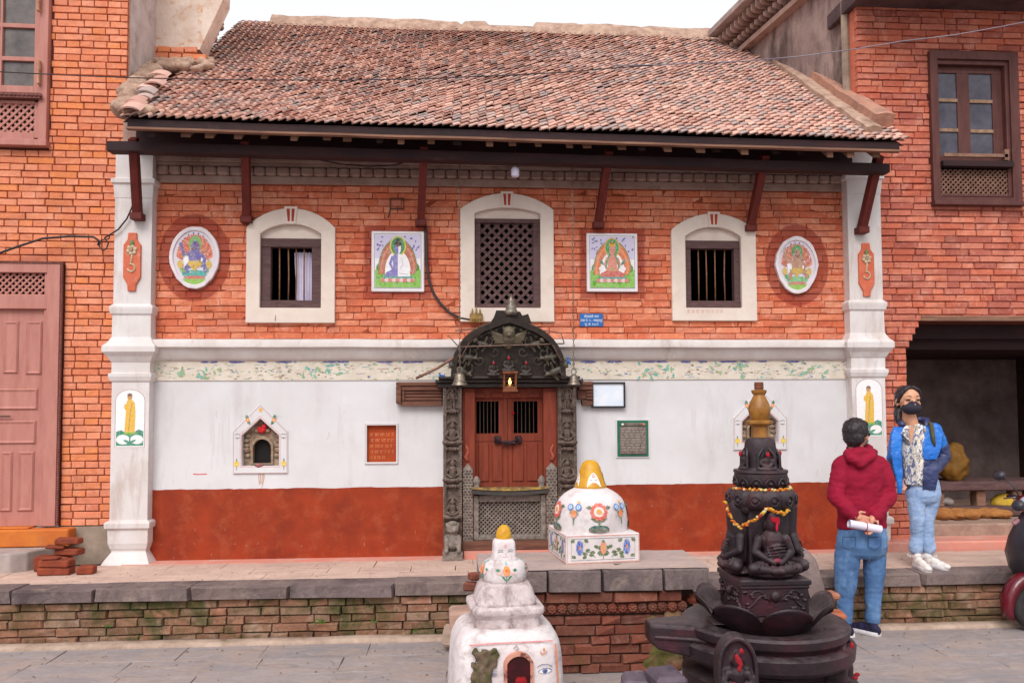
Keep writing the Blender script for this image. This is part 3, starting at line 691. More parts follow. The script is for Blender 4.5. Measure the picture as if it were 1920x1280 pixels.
# ---- painted wall niches
def niche(N,seed,label):
    r=random.Random(seed); o,i=N['out'],N['inn']; cx=(o[0][0]+o[1][0])/2
    m=MB(); m.ring(o,i,-.014,.01); n=m.build('niche',M_white,temple,bevel=.003); n['label']=label
    q=Paint(lambda u,v,h:(u,-.014-h,v),.0006,.0001)
    sc=lambda P,k:[(cx+(x-cx)*k,(z-P[0][1])*k+P[0][1]+(1-k)*.12) for x,z in P]
    q.line((176,120,110),sc(o,.97),.005,True); q.line((214,170,170),sc(i,1.06),.012,True)
    zs,zb,za=o[2][1],o[0][1],o[3][1]; hw=o[1][0]-cx
    q.ell((224,160,30),cx,za-.055,.017,.020)
    for s in (-1,1):
        fx,fz=cx+s*hw*.48,(zs+za)/2-.022
        q.leaf((30,110,70),fx,fz,pi/2-s*.2,.05,.028); q.leaf((30,110,70),fx,fz,-pi/2-s*.5,.05,.028); q.ell((232,128,50),fx,fz,.018,.018); q.ell((240,190,120),fx,fz,.007,.007)
        ex,ez=cx+s*hw*.84,zs-.055
        q.line((60,60,70),[(ex-.022,ez+.024),(ex,ez+.032),(ex+.022,ez+.026)],.004); q.line((60,60,70),[(ex-.022,ez),(ex,ez-.008),(ex+.022,ez)],.004); q.ell((50,50,60),ex,ez-.006,.007,.006)
        yx,yz=cx+s*hw*.86,zb+.085
        q.ell((222,180,30),yx,yz,.022,.026); q.leaf((90,120,60),yx,yz+.02,pi/2,.03,.012); q.line((60,60,60),[(yx,yz-.02),(yx,yz-.055)],.004)
        for k in range(3): q.ell((236,200,60),yx+(k-1)*.012,yz-.002,.007,.007)
    q.build('painted_border',M_paint,n,attr=True)
    # stone carving inside round a dark hole
    x0,x1=i[0][0],i[1][0]; zb,zt=i[0][1],i[3][1]
    m=MB(); hw=(x1-x0)*.245; hz=zb+.02; ht=zb+(zt-zb)*.56
    ho=arch(cx-hw*1.25,cx+hw*1.25,hz-.01,ht-.07,ht+.03,10); hi=arch(cx-hw,cx+hw,hz,ht-.08,ht,10)
    m.ring(ho,hi,.04,.11)
    outer=[(x0,zb),(x1,zb)]+[(x1+(cx-x1)*k/5,i[2][1]+(zt-i[2][1])*k/5) for k in range(6)]+[(cx+(x0-cx)*k/5,zt+(i[2][1]-zt)*k/5) for k in range(1,6)]
    hm=arch(cx-hw*1.2,cx+hw*1.2,hz-.012,ht-.07,ht+.026,10)
    m.ring(outer,hm,.062,.11)
    for s in (-1,1):
        for k in range(5): m.ell((cx+s*(hw*1.2+.026+r.random()*.03),.06,ht+.03-k*.045),(.030,.024,.022),8,6)
        m.box(cx+s*(hw*1.9)-.035,cx+s*(hw*1.9)+.035,.035,.06,hz+.12,hz+.14)
        m.ell((cx+s*.045,.055,ht+.075),(.028,.02,.02),8,6)
    m.build('carving',plain('niche_stone_%d'%seed,lin(168,146,122),lin(110,88,76),20,.85,.6,80,.006,dirt=lin(150,40,40),dscale=9,damt=(.56,.7)),n,angle=50)
    m=MB(); m.box(cx-hw,cx+hw,.10,.118,hz,ht); m.build('hole_shade',M_black,n)  # black panel, the shade of the hole put into its colour
    m=MB()
    for k in range(7): m.ell((cx+r.uniform(-.022,.022),.04,ht+.10+r.uniform(-.03,.03)),(.024,.018,.022),8,6)
    m.build('vermilion',plain('vermilion_%d'%seed,lin(206,40,44),lin(170,30,40),20,.8,.3),n,True)
    m=MB()
    for k in range(6): m.ell((cx+r.uniform(-.03,.03),-.005-.006*r.random(),zb+.0+r.uniform(-.006,.010)),(.024,.014,.012),7,5)
    m.build('offering',plain('offering_%d'%seed,lin(120,84,92),lin(176,90,90),40,.9,.4),n,True)
    q=Paint(lambda u,v,h:(u,-h,v),.0008,.0001)
    for k in range(7):
        u=cx+r.uniform(-.03,.03); q.line(r.choice(((196,164,140),(206,176,160),(190,150,140))),[(u,zb-.05),(u+r.uniform(-.01,.01),zb-.1),(u*.6+cx*.4,max(Z_DADO+.004,zb-.05-r.uniform(.06,.15)))],r.uniform(.004,.010))
    q.build('drip_stain',M_paint,n,attr=True)
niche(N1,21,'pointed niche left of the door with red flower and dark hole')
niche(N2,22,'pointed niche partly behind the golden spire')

# scuffs, drips and hairline cracks on the limewashed wall
q=Paint(lambda u,v,h:(u,-.0002-h,v),.0004,.000001); rs=random.Random(77)
for i in range(70):
    u=rs.uniform(XL1+.05,XR0-.05)
    if DOOR_HOLE[0]-.3<u<DOOR_HOLE[1]+.3 or any(h[0]-.12<u<h[1]+.12 for h in low_holes): continue
    v=rs.uniform(Z_DADO+.03,Z_FR0-.08); L=rs.uniform(.02,.10); g_=rs.randint(168,205)
    q.line((g_,g_-8,g_-8),[(u,v),(u+rs.uniform(-.012,.012),v-L*.5),(u+rs.uniform(-.02,.02),max(Z_DADO+.01,v-L))],rs.uniform(.0012,.0035))
for px in (398,414,424,640,1300,1520):
    u=X(px,780); v=Z(px,742)
    for k in range(7): w=u+rs.uniform(-.03,.03); a=v-rs.random()*.25; q.line((206,201,203),[(w,a),(w+rs.uniform(-.008,.008),a-.12),(w+rs.uniform(-.01,.01),a-.12-rs.random()*.3)],rs.uniform(.004,.010))
q.line((206,60,70),[(X(362,888),Z(370,888)),(X(372,889),Z(372,889)),(X(388,888),Z(388,888))],.010)
q.build('scuff_marks',M_paint,temple,attr=True)['kind']='stuff'
q=Paint(lambda u,v,h:(u,-.0044-h,v),.0004,.000001)
for i in range(70):
    u=rs.uniform(XL1+.02,XR0-.02)
    if DOOR_HOLE[0]-.2<u<DOOR_HOLE[1]+.2: continue
    v=ZP+abs(rs.gauss(0,.22))+.02
    if v>Z_DADO-.03: continue
    L=rs.uniform(.004,.03); a=rs.uniform(0,pi); c=rs.choice(((172,84,58),(178,100,78),(150,66,42),(126,46,26),(176,96,72)))
    q.line(c,[(u,v),(u+cos(a)*L*.5,v+sin(a)*L*.5),(u+cos(a+.3)*L,min(Z_DADO-.02,v+sin(a+.3)*L))],rs.uniform(.0012,.0045))
q.build('scuff_marks',M_paint,temple,attr=True)['kind']='stuff'
# ---------------------------------------------------------------- tiled roof, eave timbers, struts
YEV=-.74; YRG=2.78
EL,ER=at(226,212,YEV),at(1700,258,YEV); RL,RR=at(372,36,YRG),at(1432,70,YRG)
RL.x=EL.x-.02; zr=(at(800,50,YRG).z+RR.z)/2; RL.z=zr+.03; RR.z=zr-.01; RR.x=max(RR.x,ER.x+.05)
def RP(u,s,h=0.0):
    a=EL.lerp(ER,u); b=RL.lerp(RR,u); p=a.lerp(b,s)
    sag=-.035*sin(pi*s)+.022*noise.noise(V((u*5,s*3,1)))
    return p+RN*(h+sag)
RN=V((0,0,1)); _es=((RL+RR)/2-(EL+ER)/2); SL=_es.length; _es.normalize(); _ex=(ER-EL).normalized(); RN=_ex.cross(_es).normalized()
mb=MB(); mb.rv=.5
rings=[]
for k in range(13):
    s=k/12; rings.append([RP(u/20,s,-.03) for u in range(21)])
mb.loft(rings,False,False,False); rings=[[p-RN*.045 for p in r] for r in rings]; mb.loft(rings,False,False,False)
roof=mb.build('roof',M_wood_eave,temple)
def tile_mesh(seed,mat):
    r=random.Random(seed); j=lambda a:r.uniform(-a,a); W,L=.079,.14
    P=[(0,0),(.16,.002),(.45,.010),(.75,.021),(.95,.025),(1.06,.016),(1.10,.003)]
    m=MB(); f=.020+j(.004)
    fr=[((x-.5)*W,-L/2+j(.003)+.012*(1-x),z+f+j(.001)) for x,z in P]; bk=[((x-.5)*W,L/2,z*.8) for x,z in P]; lo=[(x,y+.002,z-.011) for x,y,z in fr]
    n=len(P); m.add(fr+bk+lo,[(i,i+1,n+i+1,n+i) for i in range(n-1)]+[(2*n+i,2*n+i+1,i+1,i) for i in range(n-1)])
    return m.mesh('tile',[mat],attr=False)
tm=[tile_mesh(i,M_tile_o) for i in range(8)]
nc=int((ER-EL).length/.0735); nr=int(SL/.097); mass=MB(); cnt=0; rt=random.Random(9)
Rm=Matrix((_ex,_es,RN)).transposed()
for k in range(nr+1):
    for i in range(nc):
        u=(i+.5)/nc+rt.uniform(-.0008,.0008); s=(k+.35)/(nr+.6)
        if u>.970 and s>.10: continue
        p=RP(u,s,rt.uniform(-.003,.005)-.03+.004); a=rt.gauss(0,.03); q=Rm@Matrix.Rotation(a,3,'Z')@Matrix.Rotation(rt.gauss(0,.035),3,'Y')@Matrix.Rotation(rt.gauss(0,.02),3,'X')
        me=rt.choice(tm)
        if cnt<300:
            o=link('tile',me,roof); o.matrix_local=Matrix.Translation(p-ORG[temple])@q.to_4x4(); cnt+=1
        else:
            mass.rv=rt.random(); mass.add([p+q@v.co for v in me.vertices],[tuple(f.vertices) for f in me.polygons])
o=mass.build('tile_field',M_tile_a,roof,attr=True); o['kind']='stuff'
# ridge mortar, broken in places
mb=MB(); rings=[]
for i in range(121):
    u=.06+.90*i/120; h=.07+.03*noise.noise(V((u*14,3,0)))+.012*noise.noise(V((u*60,3,0)))
    if .405<u<.418 or .462<u<.60-.05: h*=.30
    if u>.55: h*=1.15
    c=RP(u,1.0); rings.append([c+V((0,-.16,-.12)),c+V((0,-.12,-.08+h*.7)),c+V((0,-.03,h)),c+V((0,.10,h)),c+V((0,.16,-.15))])
mb.loft(rings); mb.build('ridge_mortar',M_mortar_roof,roof,angle=40)
# right-hand verge: two stepped courses of rendered brick
def verge(u0,u1,s0,s1,h0,h1,mat,name,seed):
    m=MB(); rings=[]; n=46
    for k in range(n+1):
        s=s0+(s1-s0)*k/n; w=lambda a,b: noise.noise(V((s*16+seed,a,b)))*.012+noise.noise(V((s*60+seed,a,b)))*.005
        rings.append([RP(u0,s,h0)+_ex*w(0,1),RP(u0,s,h1+w(0,2))+_ex*w(0,3),RP((u0*.5+u1*.5),s,h1+.012+w(1,2)),RP(u1,s,h1+w(2,2)),RP(u1,s,h0)])
    m.loft(rings); return m.build(name,mat,roof,angle=40)
M_vb=plain('rendered_brick',lin(192,142,120),lin(150,112,98),9,.95,.7,40,.012,dirt=lin(196,96,70),dscale=6,damt=(.60,.7))
verge(.953,.974,.03,1.0,-.06,.05,M_mortar_roof,'verge_fillet',1)
verge(.973,1.0,.07,.995,-.10,.12,M_vb,'verge_wall',5)
# left-hand verge: mortar humps over stacked tiles
mb=MB(); rv=random.Random(4)
path=[(236,196),(250,172),(262,150),(283,126),(305,119),(330,122),(352,128)]
pts=[]
for i,(a,b) in enumerate(path): pts.append(V((0,0,0)))
def on_roof(px,py,h=0.0):
    d=(_R*(px-960)-_U*(py-640-SHIFT)+_F*FOC); c=EL+RN*h; return CAM+d*((c-CAM).dot(RN)/d.dot(RN))
def lumps(P,step,r,h):
    for (a,b),(c,d) in zip(P,P[1:]):
        n=max(2,int(math.hypot(c-a,d-b)/step))
        for k in range(n):
            t=k/n; mb.ell(on_roof(a+(c-a)*t+rv.uniform(-4,4),b+(d-b)*t+rv.uniform(-2,2),h),(r*rv.uniform(.6,1.15),r*rv.uniform(.8,1.2),r*rv.uniform(.4,.8)),8,6)
lumps([(232,206),(238,186),(248,166),(258,146),(272,128),(300,116),(340,118),(368,122),(392,118)],5,.062,.0)
lumps([(234,204),(242,186),(252,168),(264,148),(280,134)],6,.10,-.03); lumps([(280,134),(310,124),(350,126)],7,.07,-.01); lumps([(240,209),(262,208),(288,206)],5,.05,.0); lumps([(392,118),(384,104),(372,98),(392,80),(404,55),(414,40)],5,.05,.0); lumps([(240,190),(262,168),(276,150),(300,130)],6,.05,-.02); lumps([(366,128),(398,122)],5,.05,.01)
mb.build('verge_mortar',M_mortar_roof,roof,fuse=.013,relax=8,wob=lambda c,n: .008+noise.noise(c*14)*.02+noise.noise(c*50)*.006)
for i in range(9):
    t=i/8; a,b=(300-52*t+rv.uniform(-3,3), 138+62*t); c=on_roof(a+rv.uniform(-5,5),b,.05+rv.uniform(-.015,.03)); m=MB(); rr_=.085*rv.uniform(.85,1.15)
    ang=[pi*.12+pi*.76*k/6 for k in range(7)]
    ring1=[c+_ex*cos(q)*rr_+RN*(sin(q)*rr_*.55-.03)-_es*.075 for q in ang]; ring2=[p+_es*.13+RN*.0 for p in ring1]
    m.loft([ring1,ring2],False,False,False); m.loft([[p-RN*.014 for p in ring1],ring1],False,False,False); m.build('verge_tile',M_tile_o,roof,True)
# boards and beams under the eave
mb=MB(); 
def along(mb,y0,y1,dz0,dz1,xa,xb,n=30,wv=.006):
    rings=[]
    for i in range(n+1):
        t=i/n; x=xa+(xb-xa)*t; u=(x-EL.x)/(ER.x-EL.x); z=EL.z+(ER.z-EL.z)*u; w=noise.noise(V((x*1.7,y0*9,2)))*wv
        rings.append([(x,y0,z+dz0+w),(x,y1,z+dz0+w),(x,y1,z+dz1+w),(x,y0,z+dz1+w)])
    mb.loft(rings)
mb=MB(); along(mb,YEV+.012,YEV+.05,-.112,-.045,EL.x+.05,ER.x-.06); mb.build('fascia_board',M_wood_eave,roof)
mb=MB(); along(mb,YEV+.004,YEV+.055,-.126,-.109,EL.x+.04,ER.x-.05); mb.build('fascia_lip',M_wood_pale,roof)
mb=MB(); along(mb,YEV+.20,YEV+.32,-.245,-.168,X(200,257,YEV+.2),X(1668,290,YEV+.2)); mb.build('eave_beam',M_wood_eave,roof)
mb=MB(); along(mb,-.18,-.02,-.12,.06,XL0+.2,XR1-.3); mb.build('wall_plate',M_wood_eave,roof)
ns=28
for i in range(ns):
    u=.02+.96*(i+.5)/ns+rv.uniform(-.006,.006); x=EL.x+(ER.x-EL.x)*u; z=EL.z+(ER.z-EL.z)*u; m=MB(); w=.032*rv.uniform(.8,1.2); sl=_es.z/_es.y; y0=YEV+.055+rv.uniform(0,.05)
    m.loft([[(x-w,y,z-.215+(y-YEV)*sl),(x+w,y,z-.215+(y-YEV)*sl),(x+w,y,z-.13+(y-YEV)*sl),(x-w,y,z-.13+(y-YEV)*sl)] for y in (y0,.1)]); m.build('rafter',M_wood_pale if rv.random()<.75 else M_wood_eave,roof)
# struts
for (ax,ay),(bx,by) in (((250,272),(258,402)),((460,276),(463,408)),((795,286),(789,414)),((1142,294),(1122,418)),((1435,302),(1407,424)),((1648,304),(1616,428))):
    a=at(ax,ay,YEV+.24); b=at(bx,by,-.05 if bx>300 and bx<1600 else -.16); a.z+=.06
    m=MB(); d=(a-b).normalized(); sx=V((1,0,0)); w=.034
    s2=d.cross(sx).normalized(); m.loft([[p+sx*w*i+s2*w*1.2*j for i,j in ((-1,-1),(1,-1),(1,1),(-1,1))] for p in (b,a)])
    st=m.build('strut',M_strut,temple,bevel=.004)
    m=MB(); m.box(b.x-.05,b.x+.05,b.y-.05,b.y+.08,b.z-.05,b.z+.01); m.build('strut_foot',M_strut,st,bevel=.004)
# ---------------------------------------------------------------- carved doorway of the temple
def seated(m, c, h, n=8, yaw=0.0, crown=True, arms='lap'):
    """small seated figure, base at c, facing -y turned by yaw"""
    Q=Matrix.Rotation(yaw,3,'Z'); c=V(c); T=lambda x,y,z: c+Q@V((x*h,y*h,z*h))
    m.ell(T(0,0,.05),(.36*h,.22*h,.06*h),n+4,6,Q)
    for s in (-1,1):
        m.cap(T(s*.10,-.02,.17),.10*h,T(s*.32,-.10,.14),.085*h,n); m.cap(T(s*.32,-.10,.14),.08*h,T(-s*.06,-.22,.12),.055*h,n)
        m.cap(T(s*.20,0,.55),.075*h,T(s*.27,-.03,.37),.058*h,n); m.cap(T(s*.27,-.03,.37),.056*h,T(s*.05,-.19,.24),.042*h,n)
    m.cap(T(0,.02,.22),.155*h,T(0,.01,.42),.145*h,n); m.cap(T(0,.01,.42),.15*h,T(0,.01,.55),.16*h,n)
    m.cap(T(0,0,.58),.065*h,T(0,-.01,.68),.06*h,n); m.ell(T(0,-.02,.77),(.105*h,.115*h,.135*h),n+2,8,Q)
    for s in (-1,1): m.ell(T(s*.105,0,.75),(.022*h,.03*h,.06*h),6,5,Q)
    if crown: m.cap(T(0,.0,.88),.07*h,T(0,0,.95),.03*h,n)
def standing(m,c,h,n=8):
    c=V(c); T=lambda x,y,z: c+V((x*h,y*h,z*h))
    for s in (-1,1): m.cap(T(s*.06,0,.05),.05*h,T(s*.06,0,.45),.075*h,n); m.cap(T(s*.14,0,.72),.045*h,T(s*.2,-.03,.52),.04*h,n); m.cap(T(s*.2,-.03,.52),.036*h,T(s*.03,-.10,.56),.03*h,n)
    m.cap(T(0,0,.45),.11*h,T(0,0,.72),.12*h,n); m.ell(T(0,-.01,.88),(.075*h,.075*h,.095*h),n,6); m.ell(T(0,0,.02),(.2*h,.12*h,.04*h),n,5)
def jamb(side):
    pl,pr=((831,866) if side<0 else (1046,1081)); x0,x1=X(pl,850,-.13),X(pr,850,-.13); cx=(x0+x1)/2
    zt=Z(955,722,-.13); yf=-.15
    m=MB(); m.box(x0,x1,yf+.03,.02,ZP,zt); m.box(x0,x0+.03,yf,yf+.03,ZP+.34,zt); m.box(x1-.03,x1,yf,yf+.03,ZP+.34,zt)
    j=m.build('door_jamb',M_carve,temple,bevel=.003)
    m=MB(); zz=ZP+.36
    while zz<zt-.01:
        for x in (x0+.007,x1-.007): m.ell((x,yf-.002,zz),(.008,.009,.009),5,4)
        zz+=.022
    m.build('beading',M_carve_pale if side<0 else M_carve,j)
    ys=[(726,776),(786,846),(857,916),(930,986)]
    for k,(a,b) in enumerate(ys):
        za,zb=Z(pl+17,a,yf),Z(pl+17,b,yf); m=MB(); h=za-zb
        if k==0: standing(m,(cx,yf+.02,zb+.03),h*.85)
        else: seated(m,(cx,yf+.02,zb+.05),h*.80)
        m.ell((cx,yf+.012,zb+.025),(.062,.03,.022),10,6)
        for i in range(5): m.ell((cx-.05+.025*i,yf-.006,zb+.022),(.011,.014,.016),6,5)
        ar=arch(cx-.058,cx+.058,zb+.05,zb+h*.72,zb+h*1.02,10); ai=arch(cx-.046,cx+.046,zb+.05,zb+h*.70,zb+h*.93,10); m.ring(ar,ai,yf+.012,yf+.032)
        m.build('relief_figure',M_carve,j,angle=50)
    # guardian beast at the foot
    zb=ZP; m=MB(); yl=yf-.05
    m.box(x0-.006,x1+.006,yl-.045,-.02,zb,zb+.075)
    m.build('foot_block',M_carve_pale,j,bevel=.006)
    m=MB(); 
    m.cap((cx,yl+.02,zb+.14),.062,(cx,yl+.01,zb+.22),.050); m.ell((cx,yl-.015,zb+.275),(.058,.05,.048),10,8); m.ell((cx,yl-.05,zb+.262),(.035,.026,.020),8,6)
    m.ell((cx,yl-.02,zb+.325),(.045,.04,.022),8,6)
    for s in (-1,1): m.cap((cx+s*.052,yl-.02,zb+.20),.026,(cx+s*.055,yl-.045,zb+.09),.020); m.ell((cx+s*.052,yl-.06,zb+.085),(.02,.026,.014),8,5); m.ell((cx+s*.05,yl,zb+.31),(.014,.014,.02),6,5); m.ell((cx+s*.024,yl-.058,zb+.29),(.012,.01,.01),6,5)
    m.build('guardian_beast',M_carve_pale,j,fuse=.007,relax=1)
jamb(-1); jamb(1)
# inner reddish jambs with carved grey lower posts
for pl,pr,s in ((867,890,-1),(1017,1045,1)):
    x0,x1=X(pl,850),X(pr,850); m=MB(); m.box(x0,x1,-.09,.06,ZP+.11,Z(955,728)); m.box(x0+(.02 if s<0 else 0),x1-(0 if s<0 else .02),-.105,-.09,ZP+.55,Z(955,735))
    f=m.build('inner_jamb',M_door,temple,bevel=.003)
    a,b=(X(868,940),X(886,940)) if s<0 else (X(1022,940),X(1042,940)); z0,z1,z2=ZP+.13,Z(955,922),Z(955,872)
    m=MB(); m.prism([(a,z0),(b,z0),(b,z1),(b,z2-.02),((a+b)/2,z2+.03),(a,z2-.02)],-.125,-.09)
    m.build('carved_post',M_carve_pale,f,bevel=.003)
    m=MB(); zz=z0+.02; k=0
    while zz<z2-.02:
        for i in range(3):
            u=a+(b-a)*(i+.5)/3; m.ell((u+(.008 if k%2 else -.008),-.126,zz),(.012,.007,.008),6,4)
        zz+=.026; k+=1
    m.build('foliate_carving',M_carve,f)
    m=MB(); c=(a+b)/2
    m.tube([(c,-.10,z2+.05),(c+s*.02,-.105,z2+.09),(c-s*.005,-.105,z2+.13),(c+s*.005,-.105,z2+.165),(c+s*.022,-.10,z2+.20)],[.022,.02,.014,.012,.004],7)
    m.build('flame_carving',plain('flame_red%d'%s,lin(168,92,74),lin(140,60,44),30,.7,.3),f,True)
    kx=X(893,900) if s<0 else X(1013,900); kz=Z(955,915)
    m=MB(); m.lathe((kx,-.11,kz),[(.030,0),(.034,.02),(.022,.04),(.034,.062),(.036,.08),(.024,.105),(.006,.125)],10); m.build('knob',M_carve_pale,f,True)
# lintel, sill, lattice and threshold
def lint(z0,z1,y,pl,pr,name,mat):
    m=MB(); m.box(X(pl,715,y),X(pr,715,y),y,.03,Z(955,z0,y),Z(955,z1,y)); return m.build(name,mat,temple,bevel=.006)
lint(726,718,-.17,820,1090,'lintel',M_torana); lint(717,711,-.21,816,1094,'lintel_moulding',M_torana); lint(710,705,-.25,822,1088,'lintel_shelf',M_torana)
lint(746,727,-.04,868,1046,'door_head',M_door)
m=MB()
for i in range(4):
    a=X(888+34*i,745); m.box(a,a+.10,-.055,-.04,Z(955,745),Z(955,737))
m.build('head_boss',M_door,temple,bevel=.004)
for pl,pr,s in ((744,829,-1),(1081,1109,1)):
    y=-.10; x0,x1=X(pl,738),X(pr,738); z0,z1=Z(955,760),Z(955,716); m=MB()
    m.box(x0,x1,y,.0,z1-.035,z1); m.box(x0,x1,y+.045,0,z1-.16,z1-.035); m.box(x0+.04,x1,y+.03,0,z0-.0,z0+.045); m.box(x0+.01,x1,y+.015,0,z1-.075,z1-.036)
    if s<0: m.box(x0,x0+.045,y,0,z0+.02,z1-.036); m.box(x0+.05,x0+.075,y+.025,0,z0+.046,z1-.076)
    for k in range(3): m.box(x0+.08,x1,y+.02+.006*k,0,z0+.05+.03*k,z0+.072+.03*k)
    m.build('lintel_wing',M_rust,temple,bevel=.006)
zs=Z(955,918,-.12)
m=MB(); a,b=X(884,918),X(1025,918); m.loft([[(a+(b-a)*t,-.16,zs-.045+.018*(2*t-1)**2),(a+(b-a)*t,.05,zs-.045),(a+(b-a)*t,.05,zs+.02),(a+(b-a)*t,-.15,zs+.012+.018*(2*t-1)**2)] for t in [k/10 for k in range(11)]]); sill=m.build('door_sill',M_torana,temple)
m=MB(); m.loft([[(a+(b-a)*t,-.165,zs-.004+.018*(2*t-1)**2),(a+(b-a)*t,-.08,zs+.018),(a+(b-a)*t,-.08,zs+.024),(a+(b-a)*t,-.164,zs+.016+.018*(2*t-1)**2)] for t in [k/10 for k in range(11)]]); m.build('worn_gold_edge',plain('worn_sill_paint',lin(150,120,70),lin(92,72,56),30,.7,.3,80,.003,dirt=lin(186,150,60),dscale=14,damt=(.50,.62)),sill)
lx0,lx1,lz0,lz1=X(897,970),X(1012,970),Z(955,1000),Z(955,938)
m=MB(); m.box(lx0-.045,lx0,-.10,.05,lz0-.04,zs-.05); m.box(lx1,lx1+.045,-.10,.05,lz0-.04,zs-.05); m.box(lx0,lx1,-.09,.05,lz0-.04,lz0); m.box(lx0,lx1,-.085,.05,lz1,zs-.05)
lf=m.build('lattice_panel',M_carve_pale,temple,bevel=.004)
clipped_slats(lf,lx0,lx1,lz0,lz1,.0385,.0115,-.05,-.035,M_carve_pale,False,'lattice')
m=MB(); m.box(X(866,1012),X(1046,1012),-.16,.05,ZP+.075,lz0-.042); m.build('threshold',M_rust,temple,bevel=.008)
m=MB(); m.box(X(869,1030),X(1046,1030),-.15,.05,ZP-.01,ZP+.074); m.build('door_step',M_pinkstrip,temple,bevel=.008)
# two door leaves
dl,dr,dm=X(889,830),X(1018,830),X(952,830); dz0,dz1=zs+.015,Z(955,746)
for s,(a,b) in ((-1,(dl,dm-.002)),(1,(dm+.002,dr))):
    w0,w1=(X(893,780),X(935,780)) if s<0 else (X(963,780),X(1008,780)); wz0,wz1=Z(955,812),Z(955,752)
    m=MB(); wall_holes(m,a,b,dz0,dz1,[(w0,w1,wz0,wz1)],-.005,.04); m.box(a,b,-.012,-.004,wz0-.07,wz0-.005); m.box(b-.035 if s<0 else a,b if s<0 else a+.035,-.016,-.004,dz0,dz1)
    lf=m.build('door_leaf',M_door,temple)
    for k in range(2):
        pa=a+.03+(b-a-.06)*(k*.5)+.008; pb=pa+(b-a-.06)*.5-.025; m=MB(); m.rbox(pa,pb,-.016,0,dz0+.05,wz0-.09,.008); m.build('panel',M_door,lf)
    for k in range(5):
        x=w0+(w1-w0)*(k+1)/6; m=MB(); m.tube([(x,.012,wz0-.01),(x,.012,wz1+.01)],.0045,6); m.build('bar',M_iron,lf)
m=MB(); zc=Z(955,826); m.tube([(dm-.10,-.05,zc+.01),(dm-.03,-.06,zc-.006),(dm+.04,-.055,zc),(dm+.10,-.05,zc+.012)],.008,6)
for x in (-.095,.095): m.rbox(dm+x-.03,dm+x+.03,-.055,-.012,zc-.025,zc+.045,.01)
m.rbox(dm-.055,dm+.075,-.075,-.03,zc-.035,zc+.0,.012)
m.build('bolt_and_lock',plain('black_lock',lin(52,44,54),lin(78,50,50),30,.45,.2,metal=.5),temple,True)
m=MB(); m.ell((dm+.05,-.02,Z(955,774)),.012,8,6); m.build('vermilion_dab',plain('tika',lin(214,20,30),None,20,.7),temple)
# carved tympanum leaning out over the lintel
tc=X(953,705,-.25); tz=Z(955,707,-.25); HW=X(1060,700,-.25)-tc; HT=Z(955,592,-.33)-tz
tym=MB()
def half(sc,n=18,dz=0): return [(tc+HW*sc*cos(pi*k/n)*(1 if True else 1), tz+dz+HT*sc*(.95*sin(pi*k/n)**.82+.07*max(0,1-abs(cos(pi*k/n))*3.2))) for k in range(n+1)]
TILT=Matrix.Translation((0,-.22,tz))@Matrix.Rotation(radians(12),4,'X')@Matrix.Translation((0,0,-tz))
tym.prism(half(.95),-.02,.03); tym.ring(half(1.0),half(.91),-.085,.03,False); tym.ring(half(.875),half(.84),-.045,.03,False)
tym.xf(TILT); tp=tym.build('tympanum',M_torana,temple,angle=35)
def carved(fn,name,mat=M_torana,parent=tp,**k):
    m=MB(); fn(m); m.xf(TILT); return m.build(name,mat,parent,**k)
def fgar(m):
    z=tz+HT*.70; m.ell((tc,-.07,z+.03),(.055,.05,.06),12,9); m.ell((tc,-.115,z+.015),(.018,.022,.016),8,6); m.cap((tc,-.05,z-.02),.06,(tc,-.04,z-.08),.045)
    for s in (-1,1):
        for k in range(5): m.cap((tc+s*.05,-.045,z-.01-.012*k),.020,(tc+s*(.17-.012*k),-.04,z+.055-.03*k),.010)
        m.ell((tc+s*.05,-.05,z+.075),(.016,.014,.02),6,5); m.ell((tc+s*.022,-.112,z+.045),(.012,.01,.01),6,5)
carved(fgar,'winged_figure',plain('waxed_carving',lin(112,100,82),lin(74,66,54),20,.5,.3),fuse=.008,relax=1)
M_tc=plain('tympanum_carving',lin(78,68,56),lin(44,38,34),24,.5,.4,90,.005,dirt=lin(124,104,76),dscale=20,damt=(.58,.8),spec=.45)
